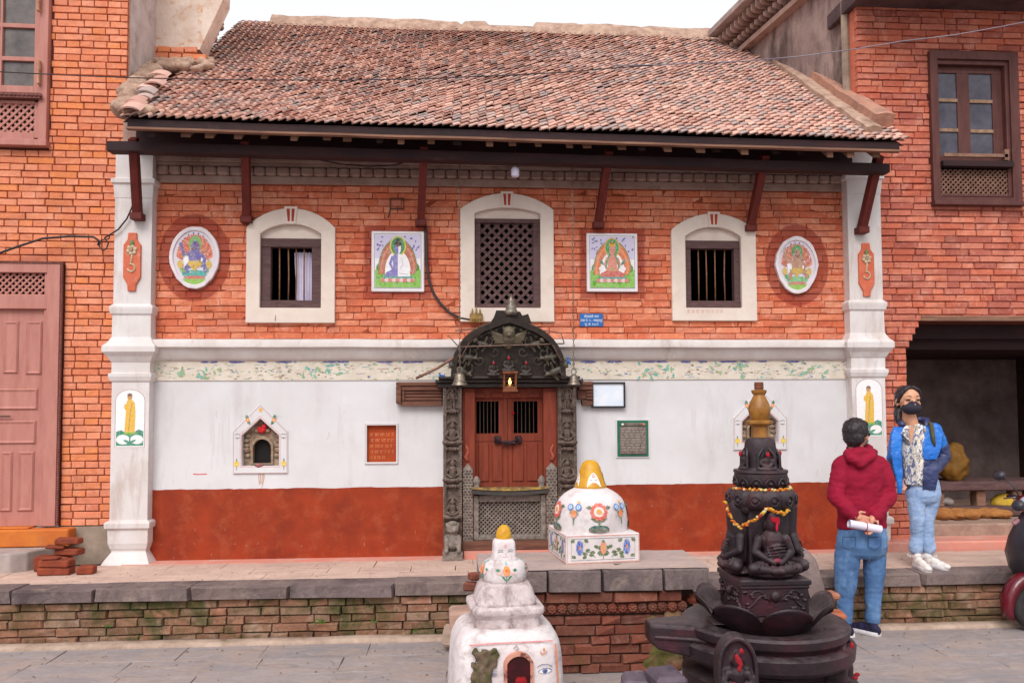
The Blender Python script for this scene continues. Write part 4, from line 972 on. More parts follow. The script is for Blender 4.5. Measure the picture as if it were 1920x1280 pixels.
for s in (-1,1):
    def beast(m,u,v,q,k):
        c=V((tc+s*HW*u,-.05,tz+HT*v)); D=lambda a,b,y=0: c+V((s*(a*cos(q)-b*sin(q))*k,y,(a*sin(q)+b*cos(q))*k))
        m.cap(D(0,0),.030*k,D(.05,.045),.022*k); m.ell(D(.062,.075,-.015),(.024*k,.022*k,.026*k),9,7); m.ell(D(.078,.070,-.03),(.012*k,.012*k,.010*k),7,5)
        m.cap(D(.02,.03,-.01),.012*k,D(.07,.005,-.03),.009*k); m.cap(D(-.005,.02,-.01),.012*k,D(-.04,.06,-.02),.009*k); m.cap(D(0,-.01),.018*k,D(.05,-.04,-.01),.011*k); m.cap(D(-.01,-.01),.018*k,D(-.045,-.035,-.01),.011*k)
        m.tube([D(-.02,-.02),D(-.06,-.01),D(-.075,.03),D(-.055,.05)],[.012*k,.010*k,.008*k,.005*k],6)
    for u,v,q,k in ((.40,.55,-.4,1.0),(.66,.34,-.6,1.05),(.78,.10,-.3,1.25)):
        m=MB(); beast(m,u,v,q,k); m.xf(TILT); m.build('attendant_figure',M_tc,tp,fuse=.006,relax=1)
    def fs(m):
        for (u,v) in ((.90,.10),(.50,.30),(.60,.52),(.24,.44)):
            c=V((tc+s*HW*u,-.045,tz+HT*v)); m.tube([c+V((s*cos(a)*(.012+.006*a),-.006,sin(a)*(.012+.006*a))) for a in [i*.55 for i in range(12)]],[.010-.0005*i for i in range(12)],6)
        for i in range(16):
            a=.16+i*.088; u=.82*cos(a); v=.82*sin(a)**.82
            if i%2: m.ell((tc+s*HW*u,-.05,tz+HT*v),(.018,.014,.018),7,5)
    carved(fs,'cloud_scroll',M_tc)['kind']='stuff'
for u,v,h in ((-.26,.03,.16),(.0,.10,.17),(.30,.03,.16)):
    m=MB(); seated(m,(tc+HW*u,-.055,tz+HT*v),h); m.xf(TILT); m.build('seated_deity',M_torana,tp,fuse=.006,relax=1)
    m=MB(); m.ell((tc+HW*u,-.055-.03,tz+HT*v+h*.78),(.012,.008,.014),8,6); m.xf(TILT); m.build('red_face',plain('red_powder%d'%int(u*100),lin(170,40,56),None,30,.8),tp)
def fin(m):
    z=tz+HT; m.prism([(tc-.17,z-.06),(tc+.20,z-.05),(tc+.17,z+.03),(tc+.12,z+.015),(tc+.10,z+.05),(tc-.06,z+.06),(tc-.11,z+.06),(tc-.13,z+.0)],-.05,-.01)
carved(fin,'crest')
m=MB(); q=TILT@V((tc+.02,-.04,tz+HT+.02)); m.lathe(q,[(.055,0),(.062,.03),(.045,.055),(.056,.075),(.03,.10),(.036,.115),(.012,.15),(.004,.19)],14); m.build('finial',plain('pewter_finial',lin(150,140,128),lin(100,92,84),18,.35,.1,metal=.6),tp,True)
# ---------------------------------------------------------------- things hung on or set against the temple front
def scribble(pt, col, x0, x1, z, h, seed, w=.0028):
    """worn, unreadable brush lettering hanging from a head line"""
    r=random.Random(seed); x=x0
    while x<x1-.012:
        L=r.uniform(.02,.05); L=min(L,x1-x); pt.line(col,[(x,z+h),(x+L,z+h)],w)
        u=x+.004
        while u<x+L-.004:
            k=r.random()
            if k<.4: pt.line(col,[(u,z+h),(u,z)],w)
            elif k<.75: pt.line(col,[(u,z+h*.8),(u-.005,z+h*.45),(u+.002,z+h*.15)],w)
            else: pt.line(col,[(u-.003,z+h*.5),(u+.005,z+h*.3)],w)
            u+=.009
        x+=L+r.uniform(.006,.014)
def text_mesh(name, body, size, mat, parent, loc, wide=1.0):
    cu=bpy.data.curves.new(name,'FONT'); cu.body=body; cu.size=size; cu.align_x='CENTER'; cu.extrude=.0006; cu.resolution_u=2
    t=bpy.data.objects.new('tmp',cu); COL.objects.link(t); dg=bpy.context.evaluated_depsgraph_get(); dg.update()
    me=bpy.data.meshes.new_from_object(t.evaluated_get(dg)); bpy.data.objects.remove(t); me.materials.clear(); me.materials.append(mat)
    for v in me.vertices: v.co=V((v.co.x*wide,-v.co.z,v.co.y))
    o=link(name,me,parent); o.location=V(loc)-ORG[parent]; return o
# painted glazed panels
def panel_rect(pxc,pyc,hw,hh,label,draw):
    c=at(pxc,pyc,-.03); a,b=px2(hw,pxc),px2(hh,pxc)
    t=thing('deity_painting',c,label,'painting','painted deity panels on the brick wall'); m=MB()
    m.rbox(c.x-a,c.x+a,-.030,.0,c.z-b,c.z+b,.006); m.build('backing',plain('glazed_white_%d'%pxc,lin(232,226,228),lin(214,204,206),6,.45,.1,60,.002,dirt=lin(150,120,120),dscale=7,damt=(.62,.8)),t)
    p=Paint(lambda u,v,h:(c.x+u*a,-.030-h,c.z+v*b),.0008,.00008); draw(p); p.build('picture',M_paint,t,attr=True)
def sitting(p, body, body2, halo, rim, arch_c, cloth, cx=0.0):
    p.rect((236,232,238),-.90,.90,-.90,.92); p.line((70,60,90),[(-.88,-.88),(.88,-.88),(.88,.90),(-.88,.90)],.025,True)
    p.rect((204,196,224),-.86,.86,.1,.87); r=random.Random(len(halo)+body[0])
    for k in range(44):
        u,v=r.uniform(-.82,.82),r.uniform(.30,.84)
        if abs(u)<.52 and v<.62: continue
        p.leaf((90,80,160),u,v,r.uniform(0,6),.10,.05)
    p.poly((120,180,50),[(-.86,-.86),(.86,-.86),(.86,-.28),(.7,-.12),(.55,-.35),(-.5,-.35),(-.68,-.12),(-.86,-.30)])
    for k in range(26): p.leaf((70,140,40),r.uniform(-.8,.7),r.uniform(-.84,-.38),r.uniform(.6,2.4),.12,.06)
    for s in (-1,1): p.leaf((60,120,40),s*.72,-.32,pi/2,.26,.2)
    A=lambda k:[(cx+k*.74*cos(a)*(1 if sin(a)>0 else .86),-.42+1.16*k*max(sin(a),0)**.9-.06*(sin(a)<0)) for a in [pi*i/22 for i in range(23)]]
    p.poly(arch_c,A(1.0)); p.line((90,130,60),A(1.0),.03); p.poly(tuple(min(255,x+26) for x in arch_c),A(.90)); p.poly(arch_c,A(.82)); p.poly((238,236,238),A(.66))
    p.ell(rim,cx,.50,.31,.34); p.ell(halo,cx,.50,.26,.295)
    p.ell((40,150,140),cx,-.52,.56,.10); 
    for k in range(9): p.ell((226,190,186) if k%2 else (200,120,110),cx-.56+.14*k,-.62,.085,.07)
    p.poly(cloth,[(cx-.48,-.50),(cx+.48,-.50),(cx+.46,-.38),(cx+.20,-.26),(cx-.20,-.26),(cx-.46,-.38)])
    p.poly(body,[(cx-.16,-.30),(cx+.16,-.30),(cx+.20,.16),(cx+.10,.24),(cx-.10,.24),(cx-.20,.16)])
    for s,bc in ((-1,body),(1,body2)): p.line(bc,[(cx+s*.19,.16),(cx+s*.29,-.08),(cx+s*.20,-.24),(cx+s*.02,-.27)],.10)
    if body2!=body: p.poly(body2,[(cx,-.30),(cx+.16,-.30),(cx+.20,.16),(cx+.10,.24),(cx,.26)]); p.poly(body2,[(cx,-.50),(cx+.48,-.50),(cx+.46,-.38),(cx+.20,-.26),(cx,-.26)])
    p.ell(body,cx,.42,.125,.18); 
    if body2!=body: p.ell(body2,cx+.02,.42,.10,.17,a0=-pi/2,a1=pi/2)
    return p
def d1(p):
    sitting(p,(120,112,180),(236,232,236),(40,130,70),(210,200,60),(176,96,66),(120,112,180)); p.ell((70,50,50),0,.58,.13,.10); p.ell((70,50,50),0,.70,.05,.06)
    p.line((140,130,160),[(.08,-.26),(.2,-.1),(.14,.1)],.014); p.line((140,130,160),[(.05,-.4),(.4,-.44)],.014)
def d2(p):
    sitting(p,(212,130,112),(212,130,112),(50,150,90),(210,160,60),(206,110,60),(196,92,80))
    for s in (-1,1): p.line((60,140,90),[(s*.10,.28),(s*.20,.05),(s*.26,-.2)],.06); p.leaf((80,120,100),s*.34,-.10,1.57-s*.7,.26,.10); p.ell((232,228,228),s*.44,-.22,.09,.07)
    p.poly((214,160,50),[(-.14,.54),(.14,.54),(.12,.70),(.05,.62),(0,.76),(-.05,.62),(-.12,.70)]); p.ell((160,150,60),0,-.24,.07,.07); p.line((120,50,50),[(-.07,.43),(-.02,.42)],.02); p.line((120,50,50),[(.02,.42),(.07,.43)],.02)
panel_rect(746,490,49,57,'square painted panel of a half blue, half white seated figure, left of the lattice window',d1)
panel_rect(1148,492,48,55,'square painted panel of a red seated figure with green halo, right of the lattice window',d2)
def panel_oval(pxc,pyc,hw,hh,label,cols,seed):
    c=at(pxc,pyc,-.03); a,b=px2(hw,pxc),px2(hh,pxc); r=random.Random(seed)
    t=thing('deity_medallion',c,label,'painting','painted deity panels on the brick wall'); n=34
    def rim(k,j=0): return [(c.x+a*k*(1+j*r.uniform(-.02,.02))*cos(2*pi*i/n)*(1-.10*(sin(2*pi*i/n)<0)*abs(sin(2*pi*i/n))),c.z+b*k*(1+j*r.uniform(-.015,.015))*sin(2*pi*i/n)) for i in range(n)]
    m=MB(); m.prism(rim(.9),-.028,.0); m.ring(rim(1.0,1),rim(.86),-.042,.0); m.build('backing',plain('glazed_oval_%d'%pxc,lin(230,220,222),lin(206,196,200),8,.5,.2,60,.003,dirt=lin(150,116,116),dscale=9,damt=(.6,.8)),t,bevel=.006)
    p=Paint(lambda u,v,h:(c.x+u*a*(1-.10*max(0,-v)),-.028-h,c.z+v*b),.0008,.00008)
    p.ell((214,204,214),0,0,.86,.86,26)
    for k in range(7): p.ell((70,70,150),.60*cos(.35+k*.33),.12+.66*sin(.35+k*.33),.035,.035,8)
    fl,bd,sk,lo,hr=cols
    for k in range(26):
        q=pi*(k+.5)/26; p.leaf(fl if k%3 else tuple(min(255,x+30) for x in fl),.28*cos(q),.02+.28*sin(q),q,.46,.24)
    for s in (-1,1): p.poly((236,232,236),[(s*.14,-.18),(s*.40,-.30),(s*.46,.02),(s*.30,.16)]); p.ell((206,170,60),s*.58,-.22,.12,.13); p.ell(hr,s*.50,-.40,.10,.08)
    p.ell(lo,0,-.52,.52,.13); p.ell((190,110,90),0,-.63,.46,.06); p.poly((130,180,60),[(-.52,-.68),(.52,-.68),(.30,-.82),(0,-.86),(-.30,-.82)])
    p.ell(hr,.02,.44,.26,.26); p.ell(bd,.02,.34,.18,.20)
    for k in range(9): p.ell((150,90,70) if k%2 else (70,60,110),.02+r.uniform(-.13,.13),.34+r.uniform(-.15,.15),.035,.03,8)
    p.poly(bd,[(-.22,-.16),(.24,-.16),(.28,.12),(.16,.24),(-.14,.24),(-.26,.12)])
    p.line(bd,[(-.22,.14),(-.42,.10),(-.52,.34),(-.56,.48)],.13); p.line(bd,[(.24,.12),(.40,-.02),(.36,-.20)],.13)
    p.line(bd,[(-.16,-.16),(-.34,-.34),(-.30,-.50)],.16); p.line(bd,[(.16,-.16),(.40,-.26),(.48,-.46)],.16)
    p.poly(sk,[(-.24,-.10),(.26,-.10),(.30,-.24),(.06,-.34),(.0,-.46),(-.08,-.34),(-.28,-.24)])
    for k in range(60): p.ell(r.choice((fl,hr,(90,80,140),(236,226,220),(190,150,70))),r.uniform(-.6,.6),r.uniform(-.55,.6),r.uniform(.012,.03),r.uniform(.012,.03),7)
    p.build('picture',M_paint,t,attr=True)
panel_oval(365,483,46,59,'oval painted medallion with a dark blue standing guardian among orange flames',((200,96,66),(104,96,160),(206,170,50),(40,160,150),(110,170,90)),3)
panel_oval(1494,497,41,54,'oval painted medallion with a reddish guardian in green wreaths, nearest the right pilaster',((190,100,76),(176,124,96),(200,160,60),(110,180,120),(70,150,80)),4)
# blue address plate
c=at(1109,600,-.012); t=thing('address_plate',c,'small blue enamel plate with three lines of white Devanagari lettering','sign'); a,b=px2(22,1109),px2(12,1109)
m=MB(); m.rbox(c.x-a,c.x+a,-.016,-.008,c.z-b,c.z+b,.003); m.build('plate',plain('blue_enamel',lin(30,104,176),lin(26,90,160),8,.4,.05,spec=.5),t)
M_ink=plain('white_ink',lin(236,240,246),lin(220,226,236),8,.6,0)
for k,s in enumerate(('दीपावती नगर','वडा नं. २ - भक्तपुर','भू. सं. १०८१')): text_mesh('lettering',s,.032,M_ink,t,(c.x,-.0175,c.z+.022-.036*k),.9)
# framed notice
p0,p1=at(1110,716,-.06),at(1172,764,-.02); c=(p0+p1)/2; t=thing('framed_notice',c,'black framed white notice hung right of the door lintel','notice')
m=MB(); x0,x1,z0,z1=p0.x,p1.x,p1.z,p0.z; q=[(x0,z0),(x1,z0),(x1,z1),(x0,z1)]; i=.016; qi=[(x0+i,z0+i),(x1-i,z0+i),(x1-i,z1-i),(x0+i,z1-i)]
m.ring(q,qi,-.045,-.012); m.build('frame',plain('black_frame',lin(34,30,36),None,9,.4,.05,spec=.5),t,bevel=.003)
g=NT('notice_sheet'); sh=g.done(g.mix(g.ramp(g.noise(7,3,.5,1.2),[(.4,0.0),(.6,.6)]),lin(226,230,238),lin(206,220,236)),.25,0,.5); m=MB(); m.box(x0+.005,x1-.005,-.03,-.014,z0+.005,z1-.005); m.build('sheet',sh,t)
# red painted tablet in a recess, green bordered stone tablet
x0,x1,z0,z1=TAB; t=thing('inscription_tablet',((x0+x1)/2,.03,z0),'rusty red inscription tablet in a white framed recess left of the door','inscription','inscription tablets')
m=MB(); m.box(x0-.01,x1+.01,.035,.06,z0-.01,z1+.01); m.build('tablet',plain('rust_red_tablet',lin(176,72,30),lin(150,58,30),6,.8,.3,60,.004,dirt=lin(122,62,46),dscale=4,damt=(.5,.75)),t)
m=MB(); e=.018; m.ring([(x0-e,z0-e),(x1+e,z0-e),(x1+e,z1+e),(x0-e,z1+e)],[(x0,z0),(x1,z0),(x1,z1),(x0,z1)],-.012,.02); m.build('frame',M_white,t,bevel=.004)
pt=Paint(lambda u,v,h:(u,-.012-h,v),.0005,.0001); e=.024
pt.line((170,130,120),[(x0-e+.01,z0-e+.01),(x1+e-.01,z0-e+.01),(x1+e-.01,z1+e-.01),(x0-e+.01,z1+e-.01)],.004,True)
pt.build('painted_outline',M_paint,t,attr=True)
pt=Paint(lambda u,v,h:(u,.035-h,v),.001,.00003)
for k in range(5): scribble(pt,(222,124,44),x0+.02+.012*(k%2),x1-.02-.02*(k==4)*4,z1-.10-.052*k,.026,40+k)
pt.build('lettering',M_paint,t,attr=True)['kind']='stuff'
x0,x1,z0,z1=X(1157,820),X(1215,820),Z(1186,855),Z(1186,788)
t=thing('inscription_tablet',((x0+x1)/2,-.01,z0),'grey carved stone inscription with green painted border right of the door','inscription','inscription tablets')
m=MB(); m.rbox(x0,x1,-.022,.0,z0,z1,.004); m.build('border',plain('green_border',lin(40,110,84),lin(30,92,72),9,.6,.2,dirt=lin(150,130,120),dscale=12,damt=(.6,.75)),t)
m=MB(); m.rbox(x0+.02,x1-.02,-.034,-.018,z0+.02,z1-.055,.006); m.rbox(x0+.04,x1-.04,-.032,-.018,z1-.05,z1-.02,.006)
m.build('tablet',plain('grey_inscribed_stone',lin(126,112,104),lin(92,80,76),22,.8,.4,60,.006),t)
pt=Paint(lambda u,v,h:(u,-.034-h,v),.0006,.00002)
for k in range(9): scribble(pt,(178,166,156),x0+.03,x1-.03,z1-.085-.0245*k,.014,70+k,.0022)
pt.ell((206,110,60),x1-.045,z1-.034,.012,.010); pt.ell((226,216,200),x0+.045,z1-.034,.012,.010); pt.build('lettering',M_paint,t,attr=True)['kind']='stuff'
m=MB(); e=.012; m.ring([(x0-e,z0-e),(x1+e,z0-e),(x1+e,z1+e),(x0-e,z1+e)],[(x0-.001,z0-.001),(x1+.001,z0-.001),(x1+.001,z1+.001),(x0-.001,z1+.001)],-.012,0); m.build('frame',M_white,t)
# worn red lettering painted under the right window
w=WIN[2]; pt=Paint(lambda u,v,h:(u,-.038-h,v),.0008,.00003); scribble(pt,(206,150,132),w['O'][0]+.14,w['O'][0]+.50,w['O'][2]+.07,.03,99,.004); pt.build('faded_lettering',M_paint,temple,attr=True)
# bells on chains
def bell(px,ytop,ybell,ybot,label):
    Y=-.44; a=at(px,ytop,Y); b=at(px,ybell,Y); e=at(px-(4 if px<900 else -2),ybot,Y); h=b.z-e.z
    t=thing('temple_bell',e,label,'bell','bells hung on chains before the door'); m=MB(); R=h*.62
    m.lathe((b.x,Y,e.z),[(R*1.0,0),(R*.97,h*.06),(R*.78,h*.22),(R*.66,h*.45),(R*.62,h*.68),(R*.50,h*.86),(R*.2,h*.97),(.004,h)],18); m.lathe((b.x,Y,e.z),[(R*.72,h*.26),(R*.80,h*.28),(R*.78,h*.33),(R*.70,h*.35)],18)
    m.build('bell_body',M_bell,t,angle=40)
    m=MB(); m.tube([(b.x+.022*cos(k*pi/6),Y,b.z+.02+.024*sin(k*pi/6)) for k in range(13)],.005,6); m.build('ring',M_bell,t)
    m=MB(); z=b.z+.045; k=0; ztop=a.z; zsplit=at(px,360,Y).z
    while z<zsplit:
        L=.034; d=V((1,0,0)) if k%2 else V((0,1,0)); j=V((rnd.uniform(-.002,.002),0,0))
        P=[V((b.x,Y,z))+j+d*.008*cos(q)+V((0,0,1))*(L/2*.62*sin(q)+L/2) for q in [i*pi/4 for i in range(9)]]; m.tube(P,.0036,5,False); z+=L*.78; k+=1
    m.build('chain',plain('chain_%d'%px,lin(150,128,116),lin(96,76,66),40,.55,.1,metal=.5),t)
    m=MB(); m.tube([(b.x,Y,zsplit),(b.x,Y,ztop+.1)],.0035,5); m.build('hanger_rod',M_iron,t)
    m=MB(); m.cap((b.x,Y,e.z+h*.5),.006,(b.x,Y,e.z-.005),.014); m.build('clapper',M_iron,t)
bell(862,292,697,722,'bronze bell hanging at the left end of the door lintel'); bell(1076,312,701,721,'bronze bell hanging at the right end of the door lintel')
# oil lantern over the door
c=at(956,732,-.30); t=thing('oil_lantern',c,'small square brass oil lantern with a lit flame over the door','lantern'); s=.052; H=.155; m=MB()
for i in (-1,1):
    for j in (-1,1): m.box(c.x+i*s-.006,c.x+i*s+.006,c.y+j*s-.006,c.y+j*s+.006,c.z,c.z+H)
m.box(c.x-s-.014,c.x+s+.014,c.y-s-.014,c.y+s+.014,c.z-.012,c.z+.004); m.box(c.x-s-.014,c.x+s+.014,c.y-s-.014,c.y+s+.014,c.z+H-.006,c.z+H+.012); m.box(c.x-s,c.x+s,c.y-s,c.y-s+.004,c.z+.004,c.z+.035)
m.build('cage',plain('lantern_copper',lin(140,84,56),lin(100,58,42),20,.5,.2,metal=.5),t,bevel=.002)
m=MB(); m.lathe((c.x,c.y,c.z+.02),[(.018,0),(.026,.02),(.02,.035)],10); m.build('oil_cup',M_brass,t,True)
g=NT('flame'); g.b.inputs['Emission Color'].default_value=(1,.32,.06,1); g.b.inputs['Emission Strength'].default_value=9; fm=g.done((.9,.4,.1),.5)
m=MB(); m.lathe((c.x,c.y,c.z+.055),[(.003,0),(.013,.012),(.011,.026),(.002,.055)],10); m.build('flame',fm,t,True)
# lamp bulb under the eave
c=at(966,332,-.42); t=thing('lamp_bulb',c,'white lamp bulb hanging under the eave above the lattice window','bulb'); m=MB(); h=Z(966,309,-.42)-c.z
m.lathe(c,[(.012,0),(.030,.004),(.036,.016),(.036,h*.62),(.026,h*.76),(.02,h*.80)],16); m.build('bulb',plain('opal_glass',lin(226,220,240),lin(216,210,232),5,.3,0,spec=.5),t,angle=50)
m=MB(); m.lathe(c,[(.02,h*.80),(.021,h*1.0),(.012,h*1.06),(.004,h*1.1)],12); m.tube([c+V((0,0,h*1.1)),c+V((0,0,h*2.2))],.003,5); m.build('socket',M_brass,t)
# black hose down the wall into a brass box
t=thing('wall_hose',at(800,500,-.02),'black hose running down the brick wall to the small brass box','hose'); m=MB()
P=[(797,415),(799,450),(800,490),(803,520),(812,548),(825,568),(842,585),(862,596),(884,600)]
m.tube([at(a,b,-.03) for a,b in P],.012,8); m.build('pipe',plain('black_rubber',lin(52,44,48),lin(70,60,62),30,.5,.1),t,True)
c=at(893,605,-.05); t=thing('brass_box',c,'small brass box with crown fixed under the lattice window corner','box'); w=px2(12,893); h=Z(893,588)-Z(893,605); m=MB()
m.rbox(c.x-w,c.x+w,-.075,-.036,c.z,c.z+h,.006); 
for k in range(4): m.ell((c.x-w*.66+w*.44*k,-.078,c.z+h*.35),(.009,.007,.018),7,5)
m.build('body',M_brass,t); m=MB()
for k in range(3): m.cap((c.x+(k-1)*w*.6,-.055,c.z+h),.011,(c.x+(k-1)*w*.6,-.055,c.z+h+.045+.02*(k==1)),.004)
m.build('crown',M_brass,t,True)
# bent iron rods in front of the tympanum
t=thing('iron_rod_frame',at(955,705,-.34),'bent iron rods framing the carved tympanum above the door','rod frame'); Y=-.36
for P,r in ((((858,650),(900,649),(960,647),(1000,646),(1058,644)),.0065),(((853,620),(895,616),(935,608)),.005),(((985,608),(1010,618),(1052,624),(1058,644)),.005),
            (((862,674),(880,642),(912,616),(958,603),(1002,616),(1034,642),(1052,676)),.0065),(((840,628),(858,648)),.005)):
    m=MB(); m.tube([at(a,b,Y) for a,b in P],r,6); m.build('rod',plain('rod_%d'%P[0][1],lin(140,112,100),lin(90,70,64),30,.55,.1,metal=.4),t,True)
m=MB(); m.tube([at(780,709,-.2),at(820,690,-.24),at(856,667,-.3)],.012,7); m.build('prop_stick',M_wood_pale,t,True)
# blue plastic scraps tucked behind the lintel
for k,(px,py,s,lb) in enumerate(((828,704,.035,'blue plastic scrap on the lintel left of the tympanum'),(1061,676,.045,'blue plastic scrap at the right foot of the tympanum'))):
    c=at(px,py,-.2); t=thing('plastic_scrap',c,lb,'scrap','blue scraps on the lintel'); m=MB(); r=random.Random(k)
    for i in range(7):
        q=c+V((r.uniform(-1,1)*s,r.uniform(-.3,.3)*s,r.uniform(-.6,.6)*s)); m.ell(q,(s*.35,s*.2,s*.3),6,5)
    m.build('crumple',plain('blue_plastic%d'%k,lin(60,130,200),lin(40,100,180),20,.4,.2),t,fuse=.006)
# wires
def wire(name,pts,r,mat,label,cat='wire'):
    m=MB(); m.tube(pts,r,6); o=m.build(name,mat,None,True); tag(o,label,cat); return o
M_wire=plain('wire_black',lin(44,36,40),lin(60,48,50),30,.5,0); M_wire2=plain('wire_grey',lin(150,140,150),lin(110,100,112),3,.5,0)
Yw=-1.35; wire('overhead_wire',[at(a,b,Yw) for a,b in ((-60,131),(0,135),(120,141),(240,146),(420,150),(640,151),(800,148),(940,142),(1060,136),(1150,128),(1240,122))],.0042,M_wire,'thin black wire strung across the tiled roof, left half')
wire('overhead_wire',[at(a,b,Yw) for a,b in ((1150,124),(1260,121),(1400,115),(1500,106),(1600,93),(1690,78),(1790,66),(1880,50),(1980,30))],.0042,M_wire2,'pale wire climbing to the upper right past the dark window')
wire('eave_wire',[at(a,b,-.10) for a,b in ((560,292),(600,300),(640,308),(690,312),(740,310),(770,300),(792,296))],.006,M_wire,'slack black wire under the eave beside the second strut')

# small iron bracket left in the brick
t=thing('iron_bracket',at(742,382,-.02),'small rusted iron bracket in the brick above the square panel left of the lattice window','bracket')
for P in (((732,392),(732,372),(757,372),(757,391),(733,391)),((728,408),(732,392))):
    m=MB(); m.tube([at(a,b,-.03) for a,b in P],.007,6); m.build('rod',M_iron,t)
m=MB()
for a,b in ((732,376),(756,376)): m.tube([at(a,b,-.03),at(a,b,.03)],.007,6)
m.build('spike',M_iron,t)
# ---------------------------------------------------------------- brick house on the left (its front turned a little)
ROT=radians(1.6); LX=XL0+.03
left=thing('brick_house',(LX,0.03,0),'orange brick house with pink timber door and window beside the white pilaster','house'); left.rotation_euler=(0,0,ROT)
ORGL=V((LX,.03,0)); ORG[left]=V((0,0,0))       # parts of this house are built in its own frame
def lx(px,py): 
    x=X(px,py,-.03); return (x-LX)/cos(ROT)
def lz(px,py): return Z(px,py,.03+(X(px,py)-LX)*sin(ROT))
dx1=lx(113,740); ddx=lx(84,740); dz1=lz(60,492); dz0=lz(60,985)
wx1=lx(90,150); wz0=lz(60,275); wz1=lz(60,-60)
LB0=-2.4; zb0=lz(180,985)
LT=[lin(232,144,106),lin(220,126,90),lin(238,156,120),lin(224,136,102),lin(232,140,84),lin(212,128,104)]
kwl=dict(pale=lin(232,176,152),pale_amt=.55,dark=lin(160,84,66),dark_amt=.35)
M_lb_o=brick_mat('left_brick',LT,'obj',**kwl); M_lb_a=brick_mat('left_brick_mass',LT,'attr',**kwl)
hol=[(LB0-1,dx1,dz0-.4,dz1),(LB0-1,wx1,wz0,wz1)]
m=MB(); wall_holes(m,LB0,.0,zb0,7.6,[(LB0-1,dx1-.02,dz0-.4,dz1-.02),(LB0-1,wx1-.02,wz0+.02,wz1)],.012,.05); m.build('wall',M_mortar_left,left); m=MB(); m.box(-.03,-.001,.05,2.6,zb0,7.6); m.build('plastered_return',plain('return_plaster',lin(206,194,190),lin(176,162,158),5,.9,.4,40,.008,dirt=lin(140,120,112),dscale=3,damt=(.5,.75)),left)
rows=[]; z=zb0; k=0; rl=random.Random(8)
while z<7.3:
    h=.0632; segs=[]; x=-.002 
    pat=[.235]*12 if k%2 else [.117]*24; lead=.17 if k%2 else .06
    a=x-lead*rl.uniform(.75,1.25); segs.append((a,x)); x=a
    for L in pat:
        L*=rl.uniform(.96,1.04); segs.append((x-L,x)); x-=L
        if x<LB0: break
    rows.append((z,z+h,split(segs,hol,z,z+h))); z+=h; k+=1
lay_bricks(left,rows,(M_lb_o,M_lb_a),8,'brick',300,.0025,.05,-.004,.006,3,.02,frame=left)
# cement base
m=MB(); m.box(LB0,.0,-.012,.05,ZP-.05,zb0-.004); m.build('base_render',M_cement,left)
M_pink=plain('pink_painted_wood',lin(186,128,116),lin(170,110,100),7,.65,.2,40,.003,stretch=(2,2,.4),dirt=lin(150,100,94),dscale=4,damt=(.6,.85))
# door with carved surround
m=MB(); W=.115; fx0=LB0
m.box(ddx,dx1-.02,-.055,.04,dz0,dz1-.02); m.box(fx0,ddx,-.055,.04,dz1-.10,dz1-.02); zt2=lz(60,553); zt3=lz(60,580)
m.box(fx0,ddx,-.045,.04,zt3,zt2); m.box(ddx-.03,ddx,-.03,.04,dz0,zt3); m.box(ddx-.025,ddx-.001,-.040,.04,zt2,dz1-.10)
dr=m.build('door',M_pink,left,bevel=.005)
m=MB(); zz=dz0+.02
while zz<dz1+.0: m.ell((dx1-.008,-.045,zz),(.012,.014,.011),6,5); zz+=.021
x=dx1-.01
while x>fx0: m.ell((x,-.05,dz1-.006),(.012,.014,.010),6,5); x-=.021
m.box(fx0,dx1+.006,-.06,.02,dz1-.02,dz1-.014); m.build('rope_moulding',plain('brown_pink_wood',lin(140,88,80),lin(112,66,60),20,.7,.3),dr)
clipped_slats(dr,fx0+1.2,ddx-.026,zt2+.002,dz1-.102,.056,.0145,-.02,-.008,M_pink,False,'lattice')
m=MB(); m.box(fx0,ddx-.03,.03,.04,zt2,dz1); m.build('lattice_shade',M_black,dr)  # black sheet painted as the shade behind the door lattice
leafx1=ddx-.031
m=MB(); m.box(fx0,leafx1,.0,.03,dz0,zt3-.001); lf=m.build('door_leaf',M_pink,left)
c1=lx(40,760); 
def dpanel(pa,pb,ya,yb):
    a,b,c,d=lx(pa,700),lx(pb,700),lz(40,yb),lz(40,ya); mm=MB(); mm.stack([(a,b,-.0,.01,c),(a,b,-.0,.01,d)])
    mm=MB(); mm.loft([[(a,-.003,c),(b,-.003,c),(b,-.003,d),(a,-.003,d)],[(a,-.003,c),(b,-.003,c),(b,-.003,d),(a,-.003,d)],[(a+.012,.0-.016,c+.012),(b-.012,-.016,c+.012),(b-.012,-.016,d-.012),(a+.012,-.016,d-.012)],[(a+.03,-.008,c+.03),(b-.03,-.008,c+.03),(b-.03,-.008,d-.03),(a+.03,-.008,d-.03)]],False,True); mm.build('panel',M_pink,lf)
for pa,pb,ya,yb in ((2,30,602,700),(44,74,602,702),(-40,68,728,768),(-40,66,788,832),(2,24,846,958),(34,64,846,958),(-60,-12,602,702),(-60,-8,846,958)): dpanel(pa,pb,ya,yb)
m=MB(); zc=lz(10,780); m.tube([(lx(-20,780),-.03,zc),(lx(18,780),-.03,zc)],.008,6); m.build('bolt',M_iron,lf)
